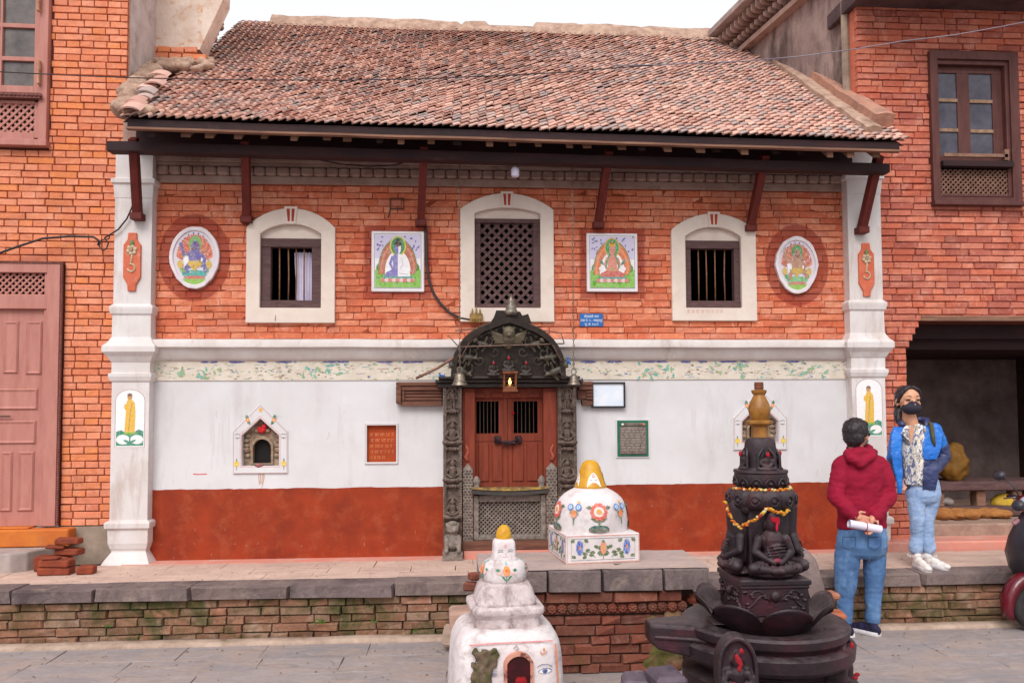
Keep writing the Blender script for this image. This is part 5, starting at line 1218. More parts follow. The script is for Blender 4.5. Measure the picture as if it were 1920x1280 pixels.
# step under the door
m=MB(); m.rbox(LB0,lx(138,1000),-.16,.05,lz(60,1020),zb0-.005,.01); m.rbox(LB0,lx(60,990),-.10,.05,zb0-.004,dz0-.002,.006)
m.build('door_sill',plain('orange_paint',lin(206,118,46),lin(186,98,44),5,.75,.3,50,.004,dirt=lin(160,110,80),dscale=4,damt=(.55,.8)),left)
m=MB(); z1=lz(60,1020)-.004; xx=lx(92,1040); m.prism_xy([(LB0,-.45),(xx-.12,-.45),(xx-.02,-.38),(xx+.10,-.06),(xx+.10,.02),(LB0,.02)],ZP-.02,z1); m.build('door_step',plain('step_cement',lin(178,164,158),lin(150,136,132),6,.85,.3,50,.006,dirt=lin(120,106,100),dscale=3,damt=(.5,.78)),left,bevel=.012)
# upper window
m=MB(); fo=wx1-.002; fi=lx(74,150)
m.box(fi,fo,-.055,.04,wz0+.02,wz1); m.box(LB0,fo+.012,-.075,.04,wz0-.012,wz0+.045); wl=m.build('window',M_pink,left,bevel=.005)
sx=lx(62,150); zs0=lz(40,178)
m=MB(); m.box(sx,fi-.002,-.03,.03,zs0-.01,wz1); m.box(LB0,sx,-.03,.03,zs0-.01,lz(30,163)); 
for py in (112,50,-12): m.box(LB0,sx,-.022,.03,lz(30,py+4),lz(30,py-4))
m.box(lx(3,90)-.02,lx(3,90),-.024,.03,lz(30,163),wz1); m.build('sash',M_pink,wl,bevel=.004)
g=NT('dusty_glass'); gl=g.done(g.mix(g.ramp(g.noise(6,5,.7),[(.35,0.0),(.7,1.0)]),lin(110,100,96),lin(66,60,60)),.25,0,.5)
for (ya,yb) in ((116,163),(54,108),(-8,46)): m=MB(); m.box(lx(3,90)+.001,sx-.001,.004,.012,lz(30,yb),lz(30,ya)); m.build('pane',gl,wl)
m=MB(); m.box(LB0,lx(3,90)-.021,.004,.012,lz(30,163),wz1); m.build('pane',gl,wl)
for ya,yb in ((120,165),(-20,30)): m=MB(); m.rbox(lx(76,yb)-.012,lx(76,yb)+.012,-.10,-.055,lz(76,yb),lz(76,ya),.006); m.build('hinge_post',plain('hinge_wood%d'%ya,lin(196,150,120),lin(150,104,84),20,.7,.2),wl)
m=MB(); m.box(LB0,lx(80,185),-.085,.0,lz(40,190),lz(40,180)); 
x=lx(80,185)
while x>LB0: m.ell((x,-.085,lz(40,185)),(.02,.012,.012),6,5); x-=.036
m.build('rail_moulding',plain('rail_brown',lin(120,72,66),lin(96,56,50),20,.7,.3),wl)
a,b,c,d=LB0+1.2,lx(63,230),lz(40,250),lz(40,197)
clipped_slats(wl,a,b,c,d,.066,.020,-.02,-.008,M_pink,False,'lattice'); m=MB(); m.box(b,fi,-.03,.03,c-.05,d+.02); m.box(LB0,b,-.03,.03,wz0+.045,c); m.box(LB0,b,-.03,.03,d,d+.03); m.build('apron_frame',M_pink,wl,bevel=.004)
m=MB(); m.box(LB0,fi,.03,.05,wz0,zs0); m.build('lattice_shade',M_black,wl)  # near-black backing, colour stands in for shade behind the window lattice
# cable along the brick
m=MB(); m.tube([at(a,b,-.10) for a,b in ((-30,486),(0,474),(40,460),(80,447),(130,443),(175,444),(186,452),(184,460))],.010,7); o=m.build('wall_cable',M_wire,None,True); tag(o,'thick black cable sagging across the brick wall above the pink door','cable')
m=MB(); m.tube([at(a,b,-.14) for a,b in ((196,446),(206,440),(222,430),(238,410),(246,392),(250,380))],.007,7); m.tube([at(a,b,-.11) for a,b in ((196,446),(203,456),(200,466),(192,470),(186,462),(190,450),(204,448),(206,440))],.006,6); o=m.build('wall_cable',M_wire,None,True); tag(o,'coiled black cable running up the white pilaster to the roof strut','cable')
# ---------------------------------------------------------------- plastered annex wall behind the left verge
Ya=.75; an=thing('plastered_annex',at(300,90,Ya),'stained plaster annex wall standing above the left end of the roof','annex')
x0=XL0-.1; m=MB(); zb=Z(320,92,Ya); m.prism([(x0,zb),(X(374,92,Ya),zb),(X(419,-2,Ya),Z(419,-2,Ya)),(X(430,-90,Ya),7.9),(x0,7.9)],Ya,Ya+.22)
m.build('wall',plain('stained_lime_plaster',lin(226,208,194),lin(206,182,166),5,.9,.6,30,.012,dirt=lin(196,150,112),dscale=11,damt=(.55,.66)),an)
rows=[]; z=Z(320,150,Ya); rl=random.Random(5)
while z<zb-.0:
    segs=[]; x=x0
    while x<X(350,110,Ya): w=rl.choice((.13,.24)); segs.append((x,x+w)); x+=w
    rows.append((z,z+.068,segs)); z+=.068
lay_bricks(an,rows,(M_lb_o,M_lb_a),4,'brick',300,.004,.05,Ya-.02,.01,7,.04)
m=MB(); m.box(x0,X(374,110,Ya),Ya+.01,Ya+1.5,Z(320,170,Ya),zb); m.build('core',M_mortar_left,an)
# ---------------------------------------------------------------- brick house on the right with a passage
RX0=XR1-.012; right=thing('brick_house',(RX0+1,.2,ZP),'red brick house with a dark passage and brown timber window','house')
RTn=[lin(212,118,90),lin(190,98,76),lin(220,134,106),lin(196,114,96),lin(164,86,74),lin(216,136,112)]
kwr=dict(pale=lin(226,168,148),pale_amt=.65,dark=lin(126,52,42),dark_amt=.5)
M_rb_o=brick_mat('right_brick',RTn,'obj',**kwr); M_rb_a=brick_mat('right_brick_mass',RTn,'attr',**kwr)
Yr=.02; RE=6.9
ox0=X(1703,800,Yr); oz1=Z(1800,602,Yr); topx=X(1607,120,Yr)
wxa,wxb,wza,wzb=X(1742,240,Yr),X(1907,240,Yr),Z(1825,383,Yr),Z(1825,100,Yr)
cz=.0632
def pass_edge(z):
    k=int((oz1-z)/cz); return ox0+max(0,4-k)*.034 if z<oz1 else None
ztop=Z(1750,16,Yr)
m=MB(); wall_holes(m,RX0,RE,ZP-.05,ztop,[(ox0-.004,RE+1,ZP-.1,oz1-.002),(wxa+.02,wxb-.02,wza+.02,wzb-.02)],Yr+.012,.28); m.build('wall',M_mortar_left,right)
rows=[]; z=oz1; 
rows_z=[oz1+cz*k for k in range(-60,70)]
rl=random.Random(12)
for z in rows_z:
    if z<ZP-.06 or z>ztop: continue
    segs=[]; x=RX0 if z<Z(1650,250,Yr) else topx; xe=RE
    if z<oz1-.01: xe=pass_edge(z+.01)
    x-=rl.random()*.1; first=True
    while x<xe:
        w=rl.choice((.117,.235,.235,.20,.235))*rl.uniform(.96,1.05); a=max(x,RX0 if z<Z(1650,250,Yr) else topx); b=min(x+w,xe)
        if xe-b<.05: b=xe
        segs.append((a,b)); x=b if b==xe else x+w
    rows.append((z,z+cz,split(segs,[(wxa+.01,wxb-.01,wza+.01,wzb-.01)],z,z+cz)))
lay_bricks(right,rows,(M_rb_o,M_rb_a),8,'brick',300,.0035,.05,Yr-.004,.007,4,.03)
# return of the pier into the passage, and the brick corner above the roof
m=MB(); m.box(RX0,ox0-.004,Yr+.05,.5,ZP-.05,oz1-cz*4); 
for k in range(4): m.box(RX0,ox0+.034*(4-k)-.004,Yr+.05,.5,oz1-cz*(k+1)+.003,oz1-cz*k-.003)
m.build('pier_core',M_rb_a,right)
m=MB(); m.box(topx+.004,topx+.3,Yr+.05,.24,Z(1650,260,Yr),ztop); m.build('corner_return',M_rb_a,right)
m=MB(); m.box(ox0+.15,RE,Yr-.02,.3,oz1,oz1+.05); m.build('passage_lintel',M_wood_pale,right,bevel=.006)
# projecting slab at the top
m=MB(); m.box(topx-.06,RE,-.62,.5,ztop-.01,ztop+.14); m.build('balcony_slab',plain('dark_slab',lin(96,76,76),lin(64,50,54),5,.9,.3),right,bevel=.01)
# timber window
M_bw=plain('brown_painted_wood',lin(98,58,52),lin(76,42,40),9,.6,.2,40,.003,stretch=(2,2,.4),dirt=lin(120,84,72),dscale=5,damt=(.62,.85))
def wx(px,py=240): return X(px,py,Yr)
def wz(py): return Z(1825,py,Yr)
m=MB(); a,b,c,d=wxa,wxb,wza,wzb
m.ring([(a,c),(b,c),(b,d),(a,d)],[(wx(1756),wz(372)),(wx(1890),wz(372)),(wx(1890),wz(116)),(wx(1756),wz(116))],Yr-.05,Yr+.10); m.ring([(wx(1752),wz(370)),(wx(1894),wz(370)),(wx(1894),wz(112)),(wx(1752),wz(112))],[(wx(1759),wz(366)),(wx(1884),wz(366)),(wx(1884),wz(124)),(wx(1759),wz(124))],Yr-.025,Yr+.05)
m.box(a-.01,b+.015,Yr-.08,Yr+.02,wz(388),wz(380)); wr=m.build('window',M_bw,right,bevel=.005)
m=MB(); y0,y1=Yr+.03,Yr+.06
for (pa,pb) in ((1757,1760),(1800,1823),(1866,1885)): m.box(wx(pa),wx(pb),y0,y1,wz(296),wz(126))
m.box(wx(1757),wx(1885),y0-.002,y1,wz(136),wz(124)); m.box(wx(1757),wx(1885),y0-.002,y1,wz(302),wz(291)); m.build('sash',M_bw,wr,bevel=.003)
m=MB()
for py in (187,243): m.box(wx(1760),wx(1800),y0-.004,y1,wz(py+3),wz(py-3)); m.box(wx(1823),wx(1866),y0-.004,y1,wz(py+4),wz(py-2))
m.build('glazing_bar',plain('tan_bar',lin(160,128,104),lin(120,92,74),20,.7,.2),wr)
g=NT('blue_dark_glass'); gl2=g.done(g.mix(g.ramp(g.noise(5,5,.7),[(.35,0.0),(.7,1.0)]),lin(84,80,92),lin(46,44,58)),.18,0,.5)
for (pa,pb) in ((1760,1800),(1823,1866)):
    for (ya,yb) in ((136,184),(190,240),(246,291)): m=MB(); m.box(wx(pa),wx(pb),y0+.012,y1-.008,wz(yb),wz(ya)); m.build('pane',gl2,wr)
m=MB(); m.box(wx(1759),wx(1884),Yr+.02,Yr+.04,wz(310),wz(302)); m.box(wx(1760),wx(1878),Yr-.08,Yr-.05,wz(299),wz(293)); m.box(wx(1872),wx(1880),Yr-.08,Yr-.04,wz(304),wz(284)); m.build('rail',plain('rail_tan',lin(150,112,92),lin(110,80,66),14,.7,.2),wr)
m=MB(); m.box(wx(1757),wx(1888),Yr-.085,Yr,wz(317),wz(306)); m.build('dark_ledge',M_wood_eave,wr,bevel=.004)
M_tan=plain('tan_lattice',lin(132,96,80),lin(100,70,58),14,.7,.2)
clipped_slats(wr,wx(1760),wx(1884),wz(366),wz(319),.050,.0145,Yr-.012,Yr,M_tan,False,'lattice'); m=MB(); m.box(wx(1757),wx(1888),Yr+.06,Yr+.09,wz(372),wz(116)); m.build('lattice_shade',M_black,wr)  # black backing sheet, shade behind sash and lattice put into its colour
# passage: floor steps, walls, ceiling
px0=ox0-.02; m=MB(); zf=ZP+.20
m.box(px0-.15,RE,.42,3.6,ZP-.1,zf); m.rbox(px0-.5+.5,RE,.16,.42,ZP-.05,zf-.005,.012); m.build('passage_step',plain('step_stone',lin(176,146,128),lin(140,112,100),6,.9,.5,40,.01,dirt=lin(120,92,84),dscale=4,damt=(.5,.75)),right)
m=MB(); m.rbox(X(1655,1040,-.1),RE,-.16,.16,ZP-.05,ZP+.085,.014); m.build('lower_step',M_pinkstrip,right)
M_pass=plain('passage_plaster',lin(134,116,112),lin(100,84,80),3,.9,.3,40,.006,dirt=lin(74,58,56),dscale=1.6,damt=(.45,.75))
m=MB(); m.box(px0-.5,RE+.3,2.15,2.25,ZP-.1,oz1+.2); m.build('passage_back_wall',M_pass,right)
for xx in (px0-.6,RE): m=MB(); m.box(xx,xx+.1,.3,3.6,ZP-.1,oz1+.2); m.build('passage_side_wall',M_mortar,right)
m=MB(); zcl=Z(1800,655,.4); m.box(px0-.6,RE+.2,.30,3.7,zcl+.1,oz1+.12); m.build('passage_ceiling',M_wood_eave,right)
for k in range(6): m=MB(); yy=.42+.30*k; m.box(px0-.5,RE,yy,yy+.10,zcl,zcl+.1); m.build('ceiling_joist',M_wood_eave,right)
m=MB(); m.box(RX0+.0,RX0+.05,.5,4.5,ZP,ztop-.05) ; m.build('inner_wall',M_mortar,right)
# things in the passage
Yb=.62
def plank(pl,pr,ya,yb,Y,d,label,mat):
    a=at(pl,(ya+yb)/2,Y); x1=at(pr,(ya+yb)/2,Y).x; t=thing('timber_plank',(a.x,Y,Z(1800,yb,Y)),label,'plank','planks in the passage'); m=MB(); m.rbox(a.x,x1,Y,Y+d,Z(1800,yb,Y),Z(1800,ya,Y),.01); m.build('board',mat,t); return t
def post(px,ya,yb,Y,label):
    c=at(px,yb,Y); t=thing('bench_post',c,label,'post','posts under the passage bench'); m=MB(); m.rbox(c.x-.05,c.x+.05,Y+.03,Y+.14,c.z,Z(px,ya,Y),.008); m.build('post',M_wood_pale,t)
bench=thing('passage_bench',at(1830,962,Yb),'rough grey plank bench in the dark passage','bench'); m=MB(); a=at(1755,905,Yb); m.rbox(a.x,RE-.1,Yb,Yb+.5,Z(1830,920,Yb),Z(1830,903,Yb),.012); m.build('bench_top',M_wood_dark,bench)
for pxx in (1768,1846,1915):
    c=at(pxx,920,Yb); m=MB(); m.rbox(c.x-.05,c.x+.05,Yb+.05,Yb+.17,zf,c.z-.002,.008); m.build('leg',M_wood_pale,bench)
plank(1752,2000,950,968,Yb-.06,.14,'lower timber beam lying under the passage bench',M_wood_dark)
m=MB(); a,b=at(1748,1000,.45),at(1884,1000,.45); t=thing('straw_mat',((a.x+b.x)/2,.5,zf),'brown rolled straw sacking on the passage step','sacking')
for k in range(16):
    u=k/15; x=a.x+(b.x-a.x)*u; m.ell((x,.52+rnd.uniform(-.05,.05),zf+.045),(.10,.10+.03*rnd.random(),.045+.02*rnd.random()),10,7)
m.build('sacking',plain('straw',lin(186,126,70),lin(140,88,48),14,.95,.8,60,.012,stretch=(.4,1,1)),t,fuse=.012,relax=1,wob=lambda c,n: noise.noise(V((c.x*8,c.y*30,c.z*30)))*.012)
def sack(px,py,Y,r,label,c,name='sack'):
    p=at(px,py,Y); t=thing(name,p,label,'sack','sacks in the passage'); m=MB(); m.ell(p+V((0,0,r[2]*.9)),(r[0],r[1],r[2]),12,9); m.ell(p+V((r[0]*.2,0,r[2]*1.7)),(r[0]*.5,r[1]*.5,r[2]*.4),10,7); m.build('bag',plain('sack_%d'%px,c,tuple(x*.6 for x in c),8,.7,.4),t,fuse=.012,relax=1,wob=lambda q,n: noise.noise(q*12)*.02)
sack(1788,903,.80,(.16,.14,.20),'ochre sack standing on the passage bench behind the person in blue',lin(126,86,28))
sack(1880,958,.74,(.13,.10,.09),'yellow bag pushed under the passage bench',lin(206,166,50)); sack(1768,948,.74,(.10,.09,.05),'pale crumpled bag under the passage bench',lin(150,136,130))
# ---------------------------------------------------------------- grey plastered house behind, with dentil cornice
gx,gy=topx+.02,.25; dirx,diry=-sin(radians(9)),cos(radians(9))
def gp(t): return V((gx+dirx*t,gy+diry*t,0))
zg=Z(1376,60,3.0); T1=2.6
for q in range(60):
    p=gp(T1); v=V((p.x,p.y,2))-CAM; u=960+FOC*v.dot(_R)/v.dot(_F)
    T1+= (u-1386)*.004
p=gp(T1); v0=V((p.x,p.y,0)); ztp=CAM.z+ (at(1376,60,p.y).z-CAM.z)
gh=thing('grey_house',(gx,gy,ZP),'weathered grey plaster house behind the right end of the roof','house')
m=MB(); A,B=gp(0),gp(T1); nx=V((diry,-dirx,0)); m.prism_xy([(A.x,A.y),(B.x,B.y),(B.x+nx.x*3,B.y+nx.y*3),(A.x+nx.x*3,A.y+nx.y*3)],oz1+.25,ztp-.05)
m.build('wall',plain('sooty_plaster',lin(170,148,140),lin(138,116,110),2.5,.9,.5,30,.01,dirt=lin(78,60,58),dscale=3.2,damt=(.44,.62),dstretch=(1,1,.3)),gh)
L=-nx
def strip(z0,z1,off,name,mat,t1=T1):
    m=MB(); a,b=gp(0),gp(t1+.1); m.prism_xy([(a.x,a.y),(b.x,b.y),(b.x+L.x*off,b.y+L.y*off),(a.x+L.x*off,a.y+L.y*off)],z0,z1); return m.build(name,mat,gh)
strip(ztp-.05,ztp+.02,.30,'cornice',plain('cornice_grey',lin(176,158,152),lin(140,122,118),6,.9,.3)); strip(ztp-.42,ztp-.36,.10,'string_course',M_band)
t=0.03; dmb=MB(); dmb.rbox(-.5,.5,-.5,.5,-.5,.5,.2); dmg=dmb.mesh('bracket',[M_band],attr=False)
while t<T1:
    p=gp(t)+L*.12; o=link('bracket',dmg,gh); o.location=V((p.x,p.y,ztp-.13))-ORG[gh]; o.scale=(.20,.045,.12); o.rotation_euler=(0,0,radians(9)); 
    p=gp(t+.05)+L*.09; o=link('bracket',dmg,gh); o.location=V((p.x,p.y,ztp-.27))-ORG[gh]; o.scale=(.12,.035,.07); o.rotation_euler=(0,0,radians(9)); t+=.10
m=MB(); q=gp(.9)+L*.02; m.tube([(gx-.03,gy-.06,2.5),(gx-.05,gy-.05,7.8)],.04,8); m.build('downpipe',M_cement,gh)

# ---------------------------------------------------------------- shrines in the courtyard
def sup(n,e,rot=0.0):
    out=[]
    for i in range(n):
        a=2*pi*i/n; c,s=cos(a),sin(a); x=math.copysign(abs(c)**(2/e),c); y=math.copysign(abs(s)**(2/e),s)
        out.append((x*cos(rot)-y*sin(rot),x*sin(rot)+y*cos(rot)))
    return out
def tower(m,c,prof,n=48,rot=0.0):
    """(radius, z, squareness) rings; squareness 2 is round"""
    m.loft([[(c[0]+r*x,c[1]+r*y,z) for x,y in sup(n,e,rot)] for r,z,e in prof])
def scale_at(p): return (V(p)-CAM).dot(_F)/FOC
# ---- low stone platform with carved frieze
ZPL=.725; PF=-2.09; PBk=-1.40
pfx0,pfx1=X(897,1075,PF),X(1336,1075,PF); bx0,bx1=X(905,1130,PF+.03),X(1278,1130,PF+.03)
plat=thing('stone_platform',((pfx0+pfx1)/2,(PF+PBk)/2,ZG),'low platform of dark coping stones over old brick with a rosette frieze','platform')
m=MB(); m.box(bx0+.02,bx1-.02,PF+.06,PBk-.02,ZG-.02,ZPL-.05); m.box(bx1-.03,pfx1-.05,PF+.28,PBk-.03,ZG-.02,ZPL-.1); m.build('core',M_mortar,plat)
zst=Z(1100,1108,PF); x=pfx0; rp=random.Random(31)
ssm=[brick_mesh(160+i,M_stone_o,.015,.10) for i in range(4)]
for w in (.17,.27,.35,.40,.30):
    w2=min(w*1.02,pfx1-x)
    if w2<.04: break
    o=link('coping_stone',rp.choice(ssm),plat); o.location=V((x+w2/2,PF+.16+rp.uniform(-.01,.01),(zst+ZPL)/2))-ORG[plat]; o.scale=(w2-.008,.36,ZPL-zst); x+=w2
m=MB(); m.box(pfx0+.01,pfx1-.01,PF+.20,PBk,zst+.02,ZPL-.004)
rings=[]; m=MB()
n=30; G=[[V((pfx0+.004+(pfx1-pfx0-.008)*i/n,PF+.02+(PBk-PF-.02)*j/10,ZPL+.004+noise.noise(V((i*.35,j*.4,3)))*.006)) for i in range(n+1)] for j in range(11)]
m.loft(G,False,False,False); m.box(pfx0+.005,pfx1-.005,PF+.06,PBk,zst+.02,ZPL-.012); m.build('top_paving',slab_mat('platform_top',lin(168,150,146),lin(168,150,146),lin(190,164,152)),plat,True)
CLT=[lin(132,72,58),lin(108,64,54),lin(146,84,66),lin(100,68,58)]
M_cl=brick_mat('old_clay',CLT,'obj',pale=lin(150,124,108),pale_amt=.6,dark=lin(60,42,34),dark_amt=.7,moss=(2.6,.62,.7))
obm=[brick_mesh(200+i,M_cl,.03,.2) for i in range(6)]
zc1,zc0=zst-.006,Z(1100,1131,PF); x=bx0
while x<bx1-.03:
    w=min(rp.uniform(.14,.3),bx1-x); o=link('clay_tile',rp.choice(obm),plat); o.location=V((x+w/2,PF+.06,(zc0+zc1)/2))-ORG[plat]; o.scale=(w-.006,.12,zc1-zc0-.004); x+=w
zr0,zr1=Z(1100,1151,PF),zc0-.004; R=(zr1-zr0)*.52; x=bx0+.02; me=MB()
me.ell((0,0,0),(1,.75,1),12,8); me.lathe((0,0,0),[(.5,0)],3)
me=MB(); me.ell((0,0,0),(1,.6,1),12,8)
for k in range(8): me.ell((cos(k*pi/4)*.62,-.42,sin(k*pi/4)*.62),(.26,.22,.26),6,5)
me.ell((0,-.62,0),(.28,.22,.28),8,6); rme=me.mesh('rosette',[M_cl],True,attr=False)
while x<bx1-.02:
    o=link('rosette',rme,plat); o.location=V((x+R,PF+.035,(zr0+zr1)/2+rp.uniform(-.003,.003)))-ORG[plat]; o.scale=(R,R,R); o.rotation_euler=(0,rp.random()*3,0); x+=R*2*.99
m=MB(); m.box(bx0,bx1,PF+.045,PF+.2,zr0-.01,zr1+.012); m.build('frieze_bed',M_cl,plat,bevel=.006)
z=ZG; 
while z<zr0-.03:
    h=min(rp.uniform(.055,.07),zr0-.012-z); x=bx0
    while x<bx1-.03:
        w=min(rp.choice((.13,.2,.24,.27)),bx1-x); o=link('brick',rp.choice(obm),plat); o.location=V((x+w/2,PF+.10+rp.uniform(-.012,.012),z+h/2))-ORG[plat]; o.scale=(w-.005,.12,h-.004); o.rotation_euler=(0,rp.uniform(-.02,.02),rp.uniform(-.04,.04)); x+=w
    z+=h
m=MB()   # mud render still clinging to the right of the brick face
for k in range(60):
    u=rp.random(); m.ell((bx1-.02-u*.26*rp.random(),PF+.05,ZG+.02+rp.random()*(zr0-ZG-.06)),(.05,.022,.05),7,5)
m.build('clinging_render',plain('mossy_render',lin(140,108,80),lin(110,84,62),8,.95,.7,40,.012,dirt=lin(74,78,30),dscale=4,damt=(.46,.58)),plat,fuse=.012,relax=1,wob=lambda c,n: noise.noise(c*30)*.010)
# ---- painted dome shrine on the platform
Yd=-1.60; dc=at(1108,1000,Yd); k2=scale_at(dc); rot=radians(7)
dome=thing('dome_shrine',(dc.x,Yd,ZPL),'white dome shrine painted with flowers, golden cap, on a painted box base','shrine')
def z2(py): return Z(1108,py,Yd)
bw=.262; zb1=Z(1108,1001,Yd-.26); Q=Matrix.Rotation(rot,3,'Z')
def bxp(u,v,w): q=Q@V((u,v,0)); return V((dc.x+.01+q.x,Yd+q.y,w))
M_shr=plain('shrine_whitewash',lin(220,213,213),lin(204,193,193),7,.75,.4,40,.008,dirt=lin(166,150,150),dscale=9,damt=(.54,.76))
M_pinkedge=plain('pink_edge',lin(214,150,130),lin(196,124,104),8,.8,.2)
m=MB(); m.loft([[bxp(-bw,-bw,z),bxp(bw,-bw,z),bxp(bw,bw,z),bxp(-bw,bw,z)] for z in (ZPL+.002,zb1)]); bo=m.build('base_box',M_shr,dome,bevel=.008)
H2=zb1-ZPL
def face(pf):
    pf.line((206,130,110),[(-.97,.05),(.97,.05),(.97,.95),(-.97,.95)],.05*.6,True); pf.line((70,60,60),[(-.86,.14),(.86,.14),(.86,.86),(-.86,.86)],.016,True)
    r=random.Random(2); G=(74,100,54)
    for s in (-1,1):
        pf.line(G,[(s*.22,.22),(s*.36,.40),(s*.52,.40),(s*.64,.5)],.022)
        for (u,v,a) in ((.40,.42,1.2),(.48,.40,-1.3),(.32,.36,-1.5),(.30,.34,1.8),(.76,.30,-.8),(.78,.75,.7),(.50,.75,2.4),(.54,.28,-2.2),(.24,.55,2.5)):
            pf.leaf(G,s*u,v,a if s>0 else pi-a,.115,.14)
        for k in range(9): q=k*2*pi/9; pf.ell((60,84,160) if k%2 else (96,124,196),s*.64+.055*cos(q),.56+.15*sin(q),.042,.115,10)
        pf.ell((196,120,60),s*.64,.56,.03,.08)
    pf.line(G,[(0,.16),(0,.45)],.016)
    for k,a in enumerate((.5,2.64,-.4,3.5,.1,3.04)): pf.leaf(G,0,.30+.12*(k//2),a,.18,.13)
    for k in range(8): q=k*pi/4; pf.ell((214,140,110),.05*cos(q),.55+.14*sin(q),.036,.10,9)
    pf.ell((206,150,60),0,.55,.03,.08); pf.leaf(G,0,.7,1.57,.12,.08)
pf=Paint(lambda u,v,h: bxp(u*bw,-bw-h,ZPL+v*H2),.0008,.00006); face(pf); pf.build('painted_front',M_paint,bo,attr=True)
pf=Paint(lambda u,v,h: bxp(-bw-h,-u*bw,ZPL+v*H2),.0008,.00006); face(pf); pf.build('painted_side',M_paint,bo,attr=True)
def rr2(py,pr): return (pr*k2,z2(py))
prof=[rr2(1000,67.5),rr2(994,68),rr2(975,68.5),rr2(962,67.5),rr2(950,66),rr2(940,62.5),rr2(932,57.5),rr2(925,50),rr2(919,41),rr2(915,33),rr2(912,27)]
m=MB(); m.lathe((dc.x,Yd,0),prof,48); db=m.build('dome',M_shr,dome,True)
m=MB(); m.lathe((dc.x,Yd,0),[(67*k2,z2(998.5)),(68.6*k2,z2(998)),(68.6*k2,z2(996.6)),(67*k2,z2(996))],48); m.build('ring_line',plain('dark_line',lin(80,70,74),None,9,.8,0),dome,True)
m=MB(); cap=[(29,914),(30,911),(29,908),(26,902),(22,888),(19,876),(15,868),(9,863),(2,862)]; m.lathe((dc.x,Yd,0),[rr2(b,a) for a,b in cap],32); m.build('golden_cap',M_gold,dome,True)
def interp(prof,z):
    for (r0,z0),(r1,z1) in zip(prof,prof[1:]):
        if min(z0,z1)<=z<=max(z0,z1): return r0+(r1-r0)*((z-z0)/(z1-z0) if z1!=z0 else 0)
    return prof[0][0]
face_ang=math.atan2(CAM.y-Yd,CAM.x-dc.x)
fnD=lambda u,v,h:(lambda r,a: V((dc.x+r*cos(a),Yd+r*sin(a),v)))(interp(prof,v)+.0032+h, -pi/2+u)
pd=Paint(fnD,.0012,.00012); G=(66,96,56)
for th,col,pot in ((.06,(206,84,66),1),(-1.32,(206,84,66),1),(1.45,(206,84,66),1)):
    pd.ell((40,92,84),th,z2(982),.28,.024); pd.ell((150,90,60),th,z2(985),.28,.014); pd.ell((40,92,84),th,z2(979),.24,.016); pd.line(G,[(th,z2(978)),(th,z2(962))],.05)
    for a in (.5,2.6): pd.leaf(G,th,z2(969),a,.20 if 1 else .1,.03)
    for s in (-1,1): pd.poly(G,[(th+s*.02,z2(970)),(th+s*.12,z2(968)),(th+s*.24,z2(962)),(th+s*.12,z2(963))]); pd.poly(G,[(th+s*.18,z2(944)),(th+s*.26,z2(940)),(th+s*.36,z2(943)),(th+s*.26,z2(947))])
    for k in range(10): q=k*2*pi/10; pd.ell(col,th+.17*cos(q),z2(951)+.042*sin(q),.075,.019,10)
    pd.ell((236,206,196),th,z2(951),.145,.034); pd.ell((206,150,40),th,z2(951),.075,.018)
for th in (-.62,.72,-2.1):
    for s in (-1,1): pd.ell((70,120,186),th+s*.12,z2(943),.09,.022); pd.ell((196,214,232),th+s*.12,z2(943),.05,.012); pd.ell((70,120,186),th+s*.12,z2(943),.02,.006)
    pd.ell((226,124,60),th,z2(955),.085,.026); pd.ell((236,176,110),th+.1,z2(934),.05,.010); pd.line(G,[(th,z2(962)),(th,z2(974))],.035)
    for s in (-1,1): pd.poly(G,[(th,z2(948)),(th+s*.10,z2(951)),(th+s*.15,z2(956)),(th+s*.06,z2(953))])
pd.build('painted_flowers',M_paint,db,attr=True)['kind']='stuff'
capf=[rr2(b,a) for a,b in cap]; fnC=lambda u,v,h:(lambda r,a: V((dc.x+r*cos(a),Yd+r*sin(a),v)))(interp(capf,v)+.0015+h, -pi/2+u)
pc=Paint(fnC,.0015,.0001)
for th in (.08,-1.45,1.6):
    pc.poly((234,226,222),[(th-.46,z2(910)),(th+.46,z2(910)),(th+.44,z2(900)),(th+.34,z2(892)),(th+.16,z2(886)),(th,z2(884)),(th-.16,z2(886)),(th-.34,z2(892)),(th-.44,z2(900))])
    pc.ell((206,80,76),th,z2(890),.10,.014); pc.line((90,90,110),[(th-.28,z2(897)),(th-.10,z2(897.5))],.0035); pc.line((90,90,110),[(th+.10,z2(897.5)),(th+.28,z2(897))],.0035); pc.line((196,90,80),[(th-.12,z2(905)),(th+.12,z2(905))],.005)
pc.build('painted_face',M_paint,dome,attr=True)
# ---- whitewashed stupa in the foreground
Ys=-2.80; sc=at(945,1100,Ys); k3=scale_at(sc); Rs=radians(5)
stu=thing('white_stupa',(sc.x,Ys,ZG),'whitewashed stupa with golden tip, worn block base and dark red niche, in front','stupa')
def z3(py): return Z(945,py,Ys)
def T(l): return [(r*k3,Z(945,py,Ys-r*k3*.9),e) for r,py,e in l]
M_wash=plain('worn_whitewash',lin(220,212,212),lin(200,188,188),7,.8,.5,30,.010,dirt=lin(146,124,122),dscale=9,damt=(.52,.74))
M_wash2=plain('stained_whitewash',lin(212,200,200),lin(178,160,158),9,.85,.6,30,.012,dirt=lin(112,88,86),dscale=8,damt=(.48,.68))
m=MB(); tower(m,(sc.x,Ys),[(105*k3,ZG-.01,5),(103*k3,z3(1345),5)]+T([(101,1280,4.6),(99,1240,4.4),(96,1215,4.2),(90,1198,4),(82,1184,3.8),(72,1178,3.6),(60,1177,3.5)]),64,Rs); body=m.build('block_base',M_wash,stu,fuse=.012,relax=2,wob=lambda c,n: noise.noise(c*9)*.004+noise.noise(c*30)*.002)
